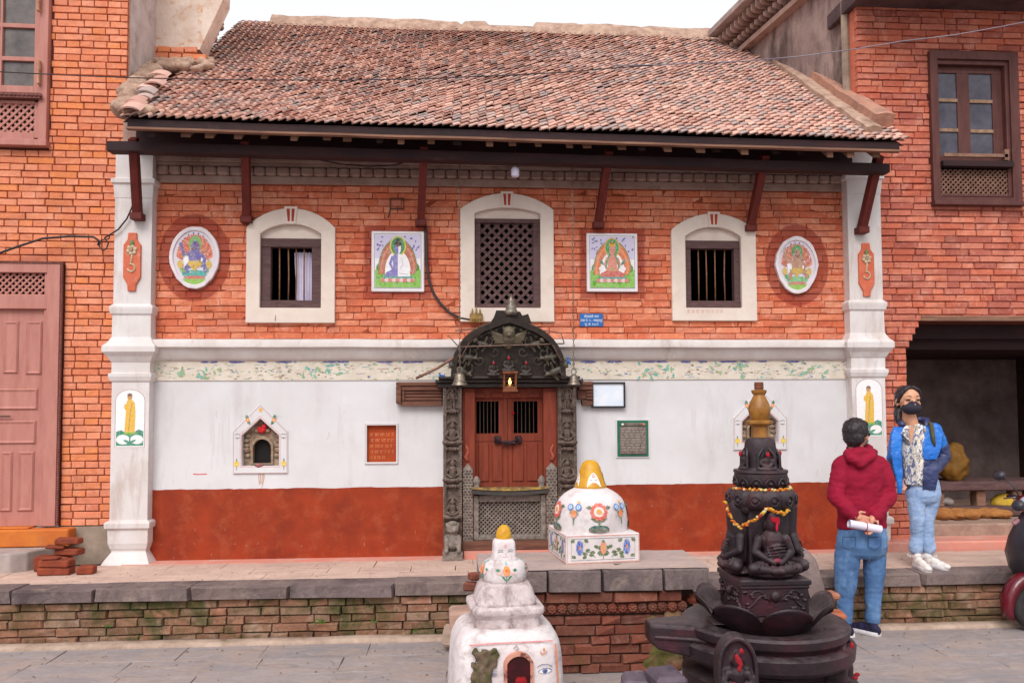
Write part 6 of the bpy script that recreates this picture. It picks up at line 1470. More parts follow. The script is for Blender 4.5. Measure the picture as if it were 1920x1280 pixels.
m=MB(); tower(m,(sc.x,Ys),T([(63,1186,9),(63,1179,9),(62,1176,9),(60,1175,9),(59,1160,9),(60,1158,9),(66,1153,8),(68,1148,8),(67,1142,8),(62,1138,7),(57,1136,6)]),64,Rs); m.build('stepped_ledge',M_wash2,stu,angle=40)
m=MB(); tower(m,(sc.x,Ys),T([(57,1139,6),(55,1130,5),(53,1118,4.5),(50,1106,4),(46,1098,3.2),(40,1094,2.6),(36,1092,2.4)]),64,Rs); m.build('tier',M_wash2,stu,True)
dprof=[(39,1096,2.1),(42,1088,2.05),(43.5,1078,2),(42,1067,2),(37,1057,2),(28,1051,2.2),(22,1049,2.6)]
m=MB(); tower(m,(sc.x,Ys),T(dprof),48,Rs); dm2=m.build('dome',M_wash,stu,True)
m=MB(); tower(m,(sc.x,Ys),T([(24,1052,5),(23,1047,5),(21,1043,5),(20.5,1026,5),(20,1017,4.5),(17,1012,3.5),(12,1010,3)]),48,Rs); hm2=m.build('harmika',M_wash,stu,True)
m=MB(); tower(m,(sc.x,Ys),T([(13,1013,2),(14.5,1007,2),(14,1000,2),(11,991,2),(6,985,2),(1,982.5,2)]),32); m.build('golden_tip',M_gold,stu,fuse=.006,relax=1,wob=lambda c,n: noise.noise(c*40)*.004)
dp=[(r*k3,Z(945,py,Ys-r*k3*.9)) for r,py,e in dprof]; z3o=z3; z3=lambda py: Z(945,py,Ys-42*k3*.9); fnS=lambda u,v,h:(lambda r,a: V((sc.x+r*cos(a),Ys+r*sin(a),v)))(interp(dp,v)+.002+h,-pi/2+u)
ps=Paint(fnS,.001,.00012); G=(30,120,84)
for th in (.06,-1.25,1.5):
    ps.line(G,[(th,z3(1091)),(th,z3(1074))],.035)
    for s in (-1,1):
        ps.poly(G,[(th,z3(1087)),(th+s*.10,z3(1086)),(th+s*.24,z3(1077)),(th+s*.12,z3(1079))]); ps.poly(G,[(th+s*.28,z3(1067)),(th+s*.38,z3(1065)),(th+s*.48,z3(1068)),(th+s*.36,z3(1071))]); ps.poly((236,170,150),[(th+s*.16,z3(1072)),(th+s*.40,z3(1074)),(th+s*.3,z3(1077))])
    for k in range(8): q=k*pi/4; ps.ell((236,130,50),th+.09*cos(q),z3(1069)+.016*sin(q),.07,.013,9)
    ps.ell((220,100,30),th,z3(1069),.06,.010); ps.ell((110,180,170),th,z3(1056),.05,.010)
ps.build('painted_flowers',M_paint,dm2,attr=True)['kind']='stuff'
fq=lambda half: (lambda u,v,h: (lambda q: V((sc.x+q.x,Ys+q.y,v)))(Matrix.Rotation(Rs,3,'Z')@V((u,-half-h,0))))
z3=lambda py: Z(945,py,Ys-20*k3)
ph=Paint(fq(20.9*k3),.001,.0001)
for s in (-1,1): ph.line((70,70,90),[(s*.012,z3(1034)),(s*.026,z3(1033)),(s*.042,z3(1034))],.003); ph.line((90,80,100),[(s*.012,z3(1031)),(s*.028,z3(1029.5)),(s*.044,z3(1031))],.002)
ph.line((200,110,90),[(0,z3(1036)),(.004,z3(1040))],.003); ph.line((206,80,60),[(-.015,z3(1044)),(.015,z3(1044))],.005); ph.ell((226,150,140),0,z3(1023),.007,.010); ph.build('painted_face',M_paint,hm2,attr=True)
# painted eye, outline and niche on the block
z3=lambda py: Z(945,py,Ys-.30); kf=scale_at(at(945,1240,Ys-.30)); fb=99*k3; bpf=[(103*k3,ZG),(101*k3,z3(1280)),(99*k3,z3(1240)),(96*k3,z3(1215)),(90*k3,z3(1198)),(82*k3,z3(1184))]; pb=Paint(lambda u,v,h: fq(interp(bpf,v)*(1-abs(u/(100*k3))**4.4)**(1/4.4) if abs(u)<99*k3 else 0)(u,v,h),.008,.0001)
U=lambda px:(px-948)*kf
pb.line((206,110,110),[(U(868),z3(1209)),(U(905),z3(1206)),(U(960),z3(1206)),(U(1028),z3(1208))],.006); pb.line((226,130,90),[(U(1033),z3(1214)),(U(1035),z3(1240)),(U(1037),z3(1290))],.010)
ex,ez=U(1010),z3(1261)
pb.line((90,96,130),[(ex-.042,ez+.022),(ex-.02,ez+.034),(ex+.012,ez+.034),(ex+.042,ez+.02)],.004); pb.poly((236,232,232),[(ex-.036,ez),(ex-.01,ez+.013),(ex+.016,ez+.012),(ex+.038,ez),(ex+.012,ez-.010),(ex-.016,ez-.010)]); pb.ell((50,80,150),ex,ez+.001,.015,.013); pb.ell((30,40,70),ex,ez+.001,.006,.006)
pb.line((60,80,130),[(ex-.038,ez),(ex-.01,ez+.014),(ex+.018,ez+.012),(ex+.04,ez)],.004); pb.line((200,120,80),[(U(1008)+.018*cos(q),z3(1224)+.014*sin(q)) for q in [pi*1.0+k*.45 for k in range(8)]],.006); pb.ell((210,130,70),U(1009),z3(1221),.006,.008)
ex=U(912)
pb.line((110,110,130),[(ex-.03,ez+.012),(ex,ez+.02),(ex+.02,ez+.012)],.003); pb.ell((110,104,130),ex,ez,.016,.008)
pb.line((110,96,100),[(U(950),z3(1216)),(U(957),z3(1211)),(U(960),z3(1217)),(U(955),z3(1220))],.005)
pb.build('painted_marks',M_paint,body,attr=True)
na=arch(U(931),U(987),z3(1345),z3(1262),z3(1222),14); ni=arch(U(937),U(981),z3(1345),z3(1264),z3(1229),14)
def ringQ(o,i,h0,h1):
    m=MB(); m.ring(o,i,-h1,-h0); 
    for k,v in enumerate(m.v): m.v[k]=fq(0)(v.x,v.z,-v.y)
    return m
m=ringQ(na,ni,fb-.1,fb+.022); m.build('niche_rim',plain('salmon_rim',lin(206,150,130),lin(176,110,96),12,.8,.3,dirt=lin(90,50,44),dscale=14,damt=(.52,.62)),stu,bevel=.004)
m=MB(); m.prism(ni,-(fb+.014),-(fb-.08)); 
for k,v in enumerate(m.v): m.v[k]=fq(0)(v.x,v.z,-v.y)
m.build('niche_fill',plain('niche_dark_red',lin(40,10,14),lin(70,12,18),12,.9,.3),stu)  # solid plug filling the arch, coloured very dark red
m=MB(); rp=random.Random(6)
for k in range(12): m.ell(fq(fb+.016)(U(960)+rp.uniform(-.03,.03),z3(1262)-rp.random()*.14,0),(.026,.016,.024),7,5)
m.build('vermilion_heap',plain('vermilion_heap',lin(150,14,24),lin(110,10,20),20,.8,.4),stu,fuse=.007,relax=1)
m=MB()
for k in range(60): m.ell(fq(fb+.006)(U(873+rp.random()*50*(1-.5*k/60)),z3(1216+k*1.3),0),(.020,.012,.020),6,5)
m.build('broken_plaster',plain('mossy_break',lin(120,100,84),lin(84,72,58),14,.95,.8,50,.01,dirt=lin(70,72,36),dscale=9,damt=(.48,.6)),stu,fuse=.009,relax=1,wob=lambda c,n: noise.noise(c*45)*.012)
# ---- black stone chaitya with golden spire
Yc=-2.95; cc=at(1430,1100,Yc); k4=scale_at(cc)
cha=thing('stone_chaitya',(cc.x,Yc,ZG),'tall black stone votive shrine with seated figures, lotus bowl and golden spire','shrine')
def z4(py): return Z(1428,py,Yc)
zpd=Z(1428,1084,Yc-.185)
g=NT('oiled_black_stone'); col=g.mix(g.ramp(g.noise(9,5,.7),[(.35,0.0),(.7,1.0)]),(.012,.006,.009),(.030,.014,.020)); col=g.mix(g.ramp(g.noise(5,5,.7,.4),[(.52,0.0),(.70,.6)]),col,(.085,.014,.022)); col=g.mix(g.ramp(g.noise(60,4,.7),[(.6,0.0),(.8,.4)]),col,(.12,.085,.085))
gn=g.n('ShaderNodeNewGeometry').outputs['Normal']; sx=g.n('ShaderNodeSeparateXYZ'); g.t.links.new(gn,sx.inputs[0]); up=g.math('MULTIPLY',g.math('MAXIMUM',sx.outputs[2],0.0),g.ramp(g.noise(16,5,.75,.4),[(.35,0.0),(.65,.8)])); col=g.mix(up,col,(.10,.078,.082)); g.bump(g.noise(38,7,.8),.6,.009); M_cha=g.done(col,.40,0,.38)  # up-facing stone coloured paler grey, a painted stand-in for sky reflection
M_greystone=plain('purple_grey_stone',lin(110,92,92),lin(70,54,60),9,.7,.4,50,.006)
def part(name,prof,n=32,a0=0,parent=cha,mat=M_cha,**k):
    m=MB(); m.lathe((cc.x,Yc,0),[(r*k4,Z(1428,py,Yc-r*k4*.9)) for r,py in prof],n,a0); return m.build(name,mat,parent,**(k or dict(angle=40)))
part('spire_stub',[(7,735),(8.5,733),(8,728),(9,726),(8,723),(9,721),(8,718),(8.5,716)],16,mat=plain('brown_wood_stub',lin(120,70,48),lin(90,50,36),20,.7,.3))
M_dgold=plain('dark_gold',lin(156,104,32),lin(118,74,24),14,.45,.3,90,.004,spec=.5,dirt=lin(100,62,30),dscale=12,damt=(.55,.8))
part('spire_disc',[(9,741),(13,737),(14,734),(14,731),(8,730)],20,mat=M_dgold)
part('spire_vase',[(14,789),(16,784),(19,776),(20.5,769),(20,763),(17,754),(13,746),(10,740),(9,738)],16,mat=M_dgold)
part('spire_plate',[(15,799),(21,797),(24,794),(24,790),(22,788),(12,787)],8,pi/8,mat=M_dgold)
part('spire_neck',[(17,822),(16,818),(15.5,798),(16,796)],8,pi/8,mat=M_dgold)
part('upper_dome',[(37,884),(35,880),(30,876),(29.5,856),(29,842),(28,830),(25,823),(18,820),(8,819)],32)
part('lotus_drum',[(46,914),(48,908),(49,896),(48,890),(50,887),(49,883),(40,882)],32)
m=MB()
for k in range(12):
    a=k*pi/6; p=lambda r,py: (cc.x+r*k4*cos(a),Yc+r*k4*sin(a),z4(py))
    m.tube([V((cc.x+49*k4*cos(a+d),Yc+49*k4*sin(a+d),z4(908)-((1-(d/.24)**2)*-(14*k4)))) for d in [-.24+.06*j for j in range(9)]],.0055,5); m.ell(p(48.5,903),(.014,.014,.010),6,5)
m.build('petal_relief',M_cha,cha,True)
lot=MB()
rings=[]
for t,(r,py) in enumerate(((45,951),(58,949),(62,944),(64,934),(63,924),(58,916),(48,912))):
    rings.append([(cc.x+(r*(.94+.07*abs(cos(6*a))**.6))*k4*cos(a),Yc+(r*(.94+.07*abs(cos(6*a))**.6))*k4*sin(a),z4(py)) for a in [2*pi*i/96 for i in range(96)]])
lot.loft(rings)
for k in range(12):
    a=k*pi/6; lot.tube([V((cc.x+64.5*k4*cos(a+.13*cos(q)),Yc+64.5*k4*sin(a+.13*cos(q)),z4(933)+.026*sin(q))) for q in [j*pi/5 for j in range(11)]],.004,5); lot.ell((cc.x+63*k4*cos(a),Yc+63*k4*sin(a),z4(934)),(.013,.013,.010),6,5)
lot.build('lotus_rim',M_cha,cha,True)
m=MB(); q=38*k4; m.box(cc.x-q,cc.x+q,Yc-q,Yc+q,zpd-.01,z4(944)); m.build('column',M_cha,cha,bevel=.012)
# small figures in arched niches round the upper dome
for k,yaw in enumerate((0,pi/2,pi,-pi/2)):
    d=Matrix.Rotation(yaw,3,'Z')@V((0,-1,0)); b=V((cc.x,Yc,z4(883)))+d*31*k4; m=MB(); seated(m,b,.122,8,yaw); 
    for s in (-1,1):
        sd=Matrix.Rotation(yaw,3,'Z')@V((s,0,0)); m.cap(b+sd*.050+V((0,0,.01)),.010,b+sd*.045+V((0,0,.09)),.009); m.cap(b+sd*.045+V((0,0,.09)),.009,b+V((0,0,.15))-d*.02,.008)
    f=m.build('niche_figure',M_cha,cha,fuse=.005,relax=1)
    m=MB(); m.ell(b+V((0,0,.098))+d*.022,(.010,.010,.015),8,6); m.build('red_powder',plain('powder_a%d'%k,lin(176,24,40),lin(140,16,34),30,.8,.2),f)
# four seated figures on the pedestal
for k,yaw in enumerate((0,pi/2,pi,-pi/2)):
    d=Matrix.Rotation(yaw,3,'Z')@V((0,-1,0)); b=V((cc.x,Yc,zpd))+d*50*k4; hgt=.365; m=MB(); seated(m,b,hgt,14,yaw)
    Q5=Matrix.Rotation(yaw,3,'Z')
    for i in range(4): m.tube([b+Q5@V((x*hgt,(-.165-.03*cos(x*4)+.012*i)*hgt,(.36+.045*i-.10*abs(x-.12)*(1+i*.2)+.0)*hgt)) for x in (-.15,-.08,0,.08,.14)],.0045,5)
    for s_ in (-1,1):
        for i in range(3): m.tube([b+Q5@V((s_*(.12+.07*i)*hgt,(-.09-.03*i)*hgt,(.265-.02*i)*hgt)),b+Q5@V((s_*(.14+.07*i)*hgt,(-.17-.02*i)*hgt,(.19-.015*i)*hgt))],.0045,5)
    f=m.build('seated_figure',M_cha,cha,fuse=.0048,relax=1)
    if k==0:
        m=MB(); 
        for i in range(7): m.ell(b+V((rp.uniform(-.02,.02),0,hgt*.84+rp.uniform(-.02,.03)))+d*(.05+.005*rp.random()),(.014,.010,.014),6,5)
        m.ell(b+V((.004,0,hgt*.74))+d*.058,(.008,.008,.024),6,5); m.build('red_powder',plain('powder_face',lin(196,24,52),lin(160,18,40),30,.8,.3),f,fuse=.004,relax=1)
        m=MB(); m.ell(b+V((0,0,hgt*.27))+d*.068,(.026,.016,.012),8,6); m.build('offering_bowl',plain('powder_hand',lin(150,70,84),lin(110,40,56),30,.8,.3),f,True)
    if yaw:
        m=MB()
        for i in range(5):
            a=(i-2)*.42; sd=Matrix.Rotation(yaw,3,'Z')@V((1,0,0)); m.ell(b-d*.02+sd*sin(a)*.085+V((0,0,hgt*.95+cos(a)*.09)),(.035,.035,.045),9,7)
        m.cap(b-d*.03+V((0,0,.1)),.07,b-d*.03+V((0,0,hgt*.98)),.085); m.build('serpent_hood',M_cha,f,fuse=.007,relax=2)
    else:
        m=MB()
        for i in range(5):
            a=(i-2)*.5; m.ell(b-d*.06+V((sin(a)*.11-.02,0,hgt*.9+cos(a)*.07)),(.04,.035,.045),9,7)
        m.build('serpent_hood',M_cha,f,fuse=.007,relax=2)
# carved pedestal
z4=lambda py: Z(1428,py+7,Yc-.18)
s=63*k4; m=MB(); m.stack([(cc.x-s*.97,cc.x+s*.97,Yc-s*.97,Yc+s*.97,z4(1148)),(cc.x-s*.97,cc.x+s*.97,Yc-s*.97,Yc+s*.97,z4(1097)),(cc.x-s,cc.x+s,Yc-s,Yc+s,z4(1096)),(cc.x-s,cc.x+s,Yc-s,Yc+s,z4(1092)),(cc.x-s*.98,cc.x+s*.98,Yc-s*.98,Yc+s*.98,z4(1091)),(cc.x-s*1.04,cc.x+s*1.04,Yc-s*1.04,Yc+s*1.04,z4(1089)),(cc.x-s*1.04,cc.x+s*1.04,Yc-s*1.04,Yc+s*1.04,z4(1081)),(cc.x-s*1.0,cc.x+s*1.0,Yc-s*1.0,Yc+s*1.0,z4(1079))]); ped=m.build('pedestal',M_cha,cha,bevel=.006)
m=MB(); rp=random.Random(15)
for yaw in (0,pi/2,-pi/2,pi):
    Q2=Matrix.Rotation(yaw,3,'Z'); W=lambda u,v,h:V((cc.x,Yc,0))+Q2@V((u,-s*.97-h,0))+V((0,0,v))
    for sg in (-1,1):
        m.tube([W(sg*(.03+.014*i),z4(1120)+.03*sin(i*.55),.002) for i in range(10)],.006,5)
        m.tube([W(sg*(.10+.030*cos(q)),z4(1108)+.022*sin(q),.002) for q in [i*.6 for i in range(9)]],.005,5)
        for i in range(9): m.ell(W(sg*rp.uniform(.02,.17),z4(rp.uniform(1102,1135)),0),(.014,.014,.010),6,5)
    m.ell(W(0,z4(1112),0),(.03,.016,.03),8,6)
m.build('scroll_carving',M_cha,ped,True)
# lotus bowl
z4=lambda py: Z(1428,py+14,Yc-.30)
rings=[]; N=128
for t in [i/12 for i in range(13)]:
    R=[]
    for i in range(N):
        a=2*pi*i/N+pi/8; sc_=abs(cos(4*a))**.55; r=(74+52*t**1.35*(.93+.09*sc_)+7*sc_*sin(pi*t)*.6)*k4; zz=z4(1196)+(z4(1150)-z4(1196))*t**.9+ (26*k4*sc_)*t**2.2
        R.append((cc.x+r*cos(a),Yc+r*sin(a),zz))
    rings.append(R)
for t in (.92,.75,.55):
    R=[]
    for i in range(N):
        a=2*pi*i/N+pi/8; sc_=abs(cos(4*a))**.55; r=(70+50*t)*k4; R.append((cc.x+r*cos(a),Yc+r*sin(a),z4(1150)+(26*k4*sc_)*max(0,(t-.55)/.45)-.012))
    rings.append(R)
m=MB(); m.loft(rings); m.build('lotus_bowl',M_cha,cha,True)
# round spouted base
z4=lambda py: Z(1428,py,Yc-.36)
part('base_disc',[(150,1268),(158,1262),(160,1240),(152,1232),(140,1228),(142,1222),(150,1218),(152,1204),(148,1198),(110,1192),(60,1190)],56)
part('base_drum',[(150,1400),(150,1300),(132,1292),(120,1284),(124,1272),(150,1267)],48)
m=MB(); xs=X(1214,1220,Yc); xe=cc.x-.30
def sp(x,w,zt,zb): return [(x,Yc-w,zb),(x,Yc+w,zb),(x,Yc+w,zt),(x,Yc+w*.7,zt+.012),(x,Yc-w*.7,zt+.012),(x,Yc-w,zt)]
m.loft([sp(xs,.06,z4(1198),z4(1232)),sp(xs+.05,.075,z4(1197),z4(1246)),sp(xs+.22,.13,z4(1198),z4(1258)),sp(xe,.22,z4(1199),z4(1264))]); 
m.loft([[ (x,Yc-w-.008,z4(1222)-.012),(x,Yc-w+.02,z4(1222)-.012),(x,Yc-w+.02,z4(1222)+.016),(x,Yc-w-.008,z4(1222)+.016)] for x,w in ((xs+.02,.062),(xs+.22,.13),(xe,.225))])
m.build('spout',M_cha,cha,bevel=.012)
m=MB(); m.loft([[ (x,Yc-w*.5,z4(1196)),(x,Yc+w*.5,z4(1196)),(x,Yc+w*.5,z4(1195)),(x,Yc-w*.5,z4(1195))] for x,w in ((xs+.03,.05),(xe+.1,.2))]); m.build('pale_film',M_greystone,cha)  # thin purple-grey sheet, paler than the spout, over its top face
# pointed votive slabs leaning on the base
def slab(px,py,Y,yaw,w,h,name='votive_slab'):
    c=at(px,py,Y); c.z=at(px,py,Y).z-h; Q3=Matrix.Rotation(yaw,3,'Z'); m=MB(); n=22
    O=[]
    for i in range(n+1):
        q=pi*i/n; O.append((w*cos(q)*(1 if True else 1)*(.92+.08*sin(q)),h*.42+h*.58*(sin(q)**.8) if 0<i<n else h*.42))
    O=[(w*.72,0)]+O+[(-w*.72,0)]; inner=[(x*.80,h*.06+z*.88) for x,z in O]
    m.prism(O,-.02,.07); m.ring(O,inner,-.05,-.019)
    seated(m,(0,-.035,h*.16),h*.66,10)
    for k,v in enumerate(m.v): m.v[k]=c+Q3@v
    o=m.build(name,M_cha,cha,fuse=.0065,relax=1)
    m=MB()
    for i in range(9): m.ell(c+Q3@V((rp.uniform(-.016,.016),-.068,h*.70+rp.uniform(-.045,.05))),(.013,.008,.016),6,5)
    for s_ in (-1,1): m.ell(c+Q3@V((s_*.03,-.085,h*.42)),(.018,.010,.012),6,5)
    m.build('red_powder',plain('slab_powder%d'%px,lin(158,26,36),lin(112,18,30),30,.8,.3),o,fuse=.005,relax=1)
slab(1379,1189,Yc-.54,-.12,.105,.36); slab(1571,1178,Yc-.22,.95,.10,.40)
# flower garlands
def garland(P,label,n,sz):
    t=thing('flower_garland',P[0],label,'garland','marigold garlands on the black shrine'); r=random.Random(n); ms={}
    tot=[V(p) for p in P]
    cols=[lin(196,104,28),lin(206,152,50),lin(214,192,140),lin(160,54,28)]
    mats=[plain('petal_%d_%d'%(n,i),c,None,30,.8,.2) for i,c in enumerate(cols)]
    b=[MB() for _ in cols]
    for i in range(n):
        u=i/(n-1)*(len(tot)-1); k=min(int(u),len(tot)-2); p=tot[k].lerp(tot[k+1],u-k); j=r.choice((0,0,1,1,2,3))
        b[j].ell(p+V((r.uniform(-.3,.3)*sz,r.uniform(-.3,.3)*sz,r.uniform(-.5,.3)*sz)),(sz*r.uniform(.5,.9),sz*.6,sz*r.uniform(.4,.7)),7,5)
    for q,mm,nm in zip(b,mats,('marigold','yellow_petals','white_petals','red_petals')):
        if q.v: q.build(nm,mm,t,True)
z4=lambda py: Z(1428,py,Yc)
garland([(cc.x+54*k4*cos(a),Yc+54*k4*sin(a),z4(914)+.004) for a in [pi+.1+i*.25 for i in range(13)]],'marigold garland round the rim of the black shrine, the upper one',60,.013)
def gpt(px,py,Y): return at(px,py,Y)
garland([gpt(1360,940,Yc-.10),gpt(1366,960,Yc-.14),gpt(1376,978,Yc-.16),gpt(1388,988,Yc-.18),gpt(1402,980,Yc-.20),gpt(1418,972,Yc-.23),gpt(1432,960,Yc-.25),gpt(1438,952,Yc-.24),gpt(1452,958,Yc-.25),gpt(1470,962,Yc-.22),gpt(1480,956,Yc-.14)],'marigold garland draped over the seated figure of the black shrine, the lower one',64,.014)
# loose stones round the shrine
M_purple=plain('purple_stone',lin(108,94,104),lin(78,66,78),6,.7,.3,40,.008,dirt=lin(150,138,140),dscale=5,damt=(.55,.75))
def block(name,px,py,Y,w,d,h,rz,mat,label,cat='stone',group=None,bev=.02):
    p=at(px,py,Y); t=MB(); t.rbox(-w/2,w/2,-d/2,d/2,0,h,bev); 
    for i,v in enumerate(t.v): t.v[i]=v+V((noise.noise(v*9+p),noise.noise(v*9+p*2),noise.noise(v*9-p)))*.010
    o=t.build(name,mat,None); o.location=p; o.rotation_euler=(0,0,rz); tag(o,label,cat,group); return o
p=at(1262,1246,Yc-.30); 
block('stone_block',1250,1318,Yc-.30,.17,.22,.16,.1,M_purple,'purplish stone block under the spout of the black shrine',group='stone blocks by the black shrine')
block('stone_block',1192,1322,Yc-.22,.14,.2,.15,-.1,M_purple,'low purplish stone block farther out from the spout of the black shrine',group='stone blocks by the black shrine')
m=MB(); p=at(1505,1130,-1.75); p.z=ZG; t=thing('boulder',p,'tall rounded grey stone standing behind the black shrine','stone')
m.ell(p+V((0,0,.30)),(.16,.15,.45),14,10); m.ell(p+V((-.02,0,.1)),(.19,.17,.2),12,8); m.build('stone',plain('boulder_stone',lin(140,122,116),lin(104,88,88),7,.85,.6,40,.01),t,fuse=.02,relax=2,wob=lambda c,n: noise.noise(c*8)*.02)
m=MB(); p=at(1298,1180,-2.5); t=thing('pebble_lingam',p,'small rounded dark stone with pink powder beside the lotus bowl','stone'); m.cap(p,.03,p+V((.02,0,.04)),.032); m.build('stone',M_greystone,t,True); m=MB(); m.ell(p+V((-.02,-.02,.02)),(.016,.012,.012),8,6); m.build('pink_powder',plain('pink_powder',lin(206,60,110),None,20,.8),t,True)
block('stone_step',868,1175,-1.36,.20,.24,.14,.05,plain('step_block',lin(196,160,144),lin(160,126,112),7,.9,.5,40,.008),'pale stone step against the plinth left of the platform','stone')
block('stone_step',862,1205,-1.42,.24,.22,.12,-.03,M_curb,'mossy block under the pale stone step','stone')
for i,(px,py,Y,w,h,rz,c) in enumerate(((889,1088,-2.0,.07,.05,.3,'small carved brick stub on the left edge of the platform, upper'),(882,1108,-2.0,.09,.06,-.2,'small carved brick stub on the left edge of the platform, lower'))):
    block('brick_stub',px,py,Y,w,.08,h,rz,M_cl,c,'brick','brick stubs at the platform',.012)
block('fallen_brick',1545,1125,-1.62,.22,.12,.06,.15,plain('fallen_a',lin(176,118,94),lin(140,90,72),9,.9,.5),'fallen brick beside the rounded stone, the upper one','brick','fallen bricks behind the black shrine')
block('fallen_brick',1552,1160,-1.70,.24,.14,.06,-.2,plain('fallen_b',lin(190,112,80),lin(150,84,60),9,.9,.5),'fallen orange brick beside the man, the lower one','brick','fallen bricks behind the black shrine')
block('fallen_brick',1310,1128,-1.95,.18,.12,.05,.0,plain('fallen_c',lin(170,92,66),lin(140,72,54),9,.9,.5),'flat orange brick on the platform beside the pedestal','brick','fallen bricks behind the black shrine')
# ---------------------------------------------------------------- people
def ellring(c,a,b,n=20,tilt=0.0): return [V((c.x+a*cos(2*pi*i/n),c.y+b*sin(2*pi*i/n),c.z+tilt*a*cos(2*pi*i/n))) for i in range(n)]
def hand(m,wrist,palm,side,down,out,sz,curl=.6,n=7):
    """palm with four curled fingers and a thumb; side = across the knuckles, out = palm normal"""
    w,p=V(wrist),V(palm); s=V(side).normalized(); o=V(out).normalized(); d=V(down).normalized()
    m.cap(w,.021*sz,w.lerp(p,.5),.023*sz,n)
    for k in range(4):
        u=(k-1.5)*.0185*sz; L=(.036,.042,.040,.031)[k]*sz; kn=p+s*u+d*.012*sz
        m.cap(w.lerp(p,.4)+s*u*.6,.0125*sz,kn,.0105*sz,n)
        a=kn+d*L*.75*cos(curl*.5)+o*L*.75*sin(curl*.5); b=a+d*L*.6*cos(curl*1.3)+o*L*.6*sin(curl*1.3); c=b+d*L*.45*cos(curl*2.0)+o*L*.45*sin(curl*2.0)
        m.cap(kn,.0100*sz,a,.0090*sz,n); m.cap(a,.0090*sz,b,.0082*sz,n); m.cap(b,.0082*sz,c,.0072*sz,n)
    t0=w.lerp(p,.35)+s*.024*sz; t1=t0+s*.022*sz+d*.018*sz+o*.010*sz; t2=t1+s*.006*sz+d*.026*sz+o*.012*sz
    m.cap(t0,.0125*sz,t1,.0110*sz,n); m.cap(t1,.0105*sz,t2,.0085*sz,n)
def head(m,c,k,fwd,n=16):
    """skull, jaw, nose, brow, ears round a centre; fwd = direction the face looks, k = metres per head pixel"""
    f=V(fwd).normalized(); s=f.cross(V((0,0,1))).normalized(); u=V((0,0,1)); Q=Matrix((s,f,u)).transposed(); P=lambda a,b,z: c+(s*a+f*b+u*z)*k
    m.ell(P(0,-1.5,4),(20*k,24*k,23*k),n,12,Q); m.ell(P(0,6,-8),(16*k,15*k,18*k),n,10,Q); m.ell(P(0,12,-19),(10*k,8*k,8*k),10,8,Q)
    m.cap(P(0,22,0),2.2*k,P(0,25,-8),3.4*k,8); m.ell(P(0,21,-14),(7*k,4*k,3*k),8,6,Q)
    for q in (-1,1): m.ell(P(q*9,15,4),(6*k,7*k,5*k),8,6,Q); m.ell(P(q*20,-2,-3),(3*k,5.5*k,8*k),8,7,Q); m.ell(P(q*10,15,-7),(6*k,6*k,6*k),8,6,Q)
    m.cap(P(0,-5,-14),12.5*k,P(0,-6,-34),12.5*k,12); return P,Q
def strands(h,n,L,lift,seed,fall):
    r=random.Random(seed); m=MB(); vs=h.data.vertices; o=ORG[h]
    for i in range(n):
        v=vs[r.randrange(len(vs))]; nn=v.normal.copy(); p=v.co+o; t=V((r.uniform(-.6,.6),r.uniform(-.6,.6),fall+r.uniform(-.4,.4))); t=(t-nn*t.dot(nn)).normalized(); l=L*r.uniform(.5,1.2)
        m.tube([p-nn*.003,p+t*l*.5+nn*lift,p+t*l+nn*lift*r.uniform(.2,1.6)],[.0016,.0014,.0004],4)
    m.build('hair_strands',M_hair,h)['kind']='stuff'
def wrinkle(a,f=(16,16,24),ph=0.0):
    def w(c,n):
        v=V((c.x*f[0]+ph,c.y*f[1],c.z*f[2])); return a*(noise.noise(v)+.55*(1-2*abs(noise.noise(v*1.9+V((3,1,2)))))-.2)
    return w
def skin(name,c): 
    g=NT(name); col=g.mix(g.ramp(g.noise(40,4,.6),[(.35,0.0),(.7,1.0)]),c,tuple(x*.86 for x in c)); g.b.inputs['Subsurface Weight'].default_value=.12; g.b.inputs['Subsurface Radius'].default_value=(.012,.005,.003); return g.done(col,.55,0,.35)
def cloth(name,c,c2,scale=30,bump=.25,rough=.85,dirt=None,**k): return plain(name,c,c2,scale,rough,bump,300,.002,dirt=dirt,**k)
# ---- man in the red hooded top, seen from behind
Ym=atz(1618,1190,ZG).y; km=scale_at(at(1618,1000,Ym))
def m_(px,py,dy=0.0): return at(px-5,py,Ym+dy)
man=thing('person',(m_(1618,1190).x,Ym,ZG),'person in crimson hooded top and blue jeans seen from behind, hands clasped at the back','person')
b=MB(); hc=m_(1611,814); hf=V((.72,.62,-.05)); PH,QH=head(b,hc,km*.98,hf)
for (a,r0,c,r1) in (((1584,876),14,(1571,930),11),((1571,930),11,(1606,966),8),((1656,876),14,(1671,930),11),((1671,930),11,(1642,972),8)):
    b.cap(m_(*a,-.0 if a[1]<900 else -.03),r0*km,m_(*c,-.03 if c[1]<950 else -.16),r1*km)
b.loft([ellring(m_(1620,y),hw*km,hd*km) for y,hw,hd in ((1020,40,26),(985,38,25),(930,38,25),(880,40,24),(862,26,19))])
for (a,r0,c,r1) in (((1598,1020),22,(1590,1105),15),((1590,1105),15,(1588,1176),10),((1645,1020),22,(1643,1105),15),((1643,1105),15,(1641,1172),10)): b.cap(m_(*a),r0*km,m_(*c),r1*km)
hand(b,m_(1606,966,-.16),m_(1622,974,-.175),(.2,0,1),(1,0,-.25),(0,-1,-.2),1.0,.9); hand(b,m_(1644,970,-.165),m_(1634,982,-.185),(.9,0,.5),(-.35,-.1,-1),(0,-.6,-.3),1.0,1.0)
b.build('body',skin('tan_skin',lin(206,146,120)),man,fuse=.006,relax=1)
M_hood=cloth('crimson_fleece',lin(150,12,48),lin(128,8,40),12,.3)
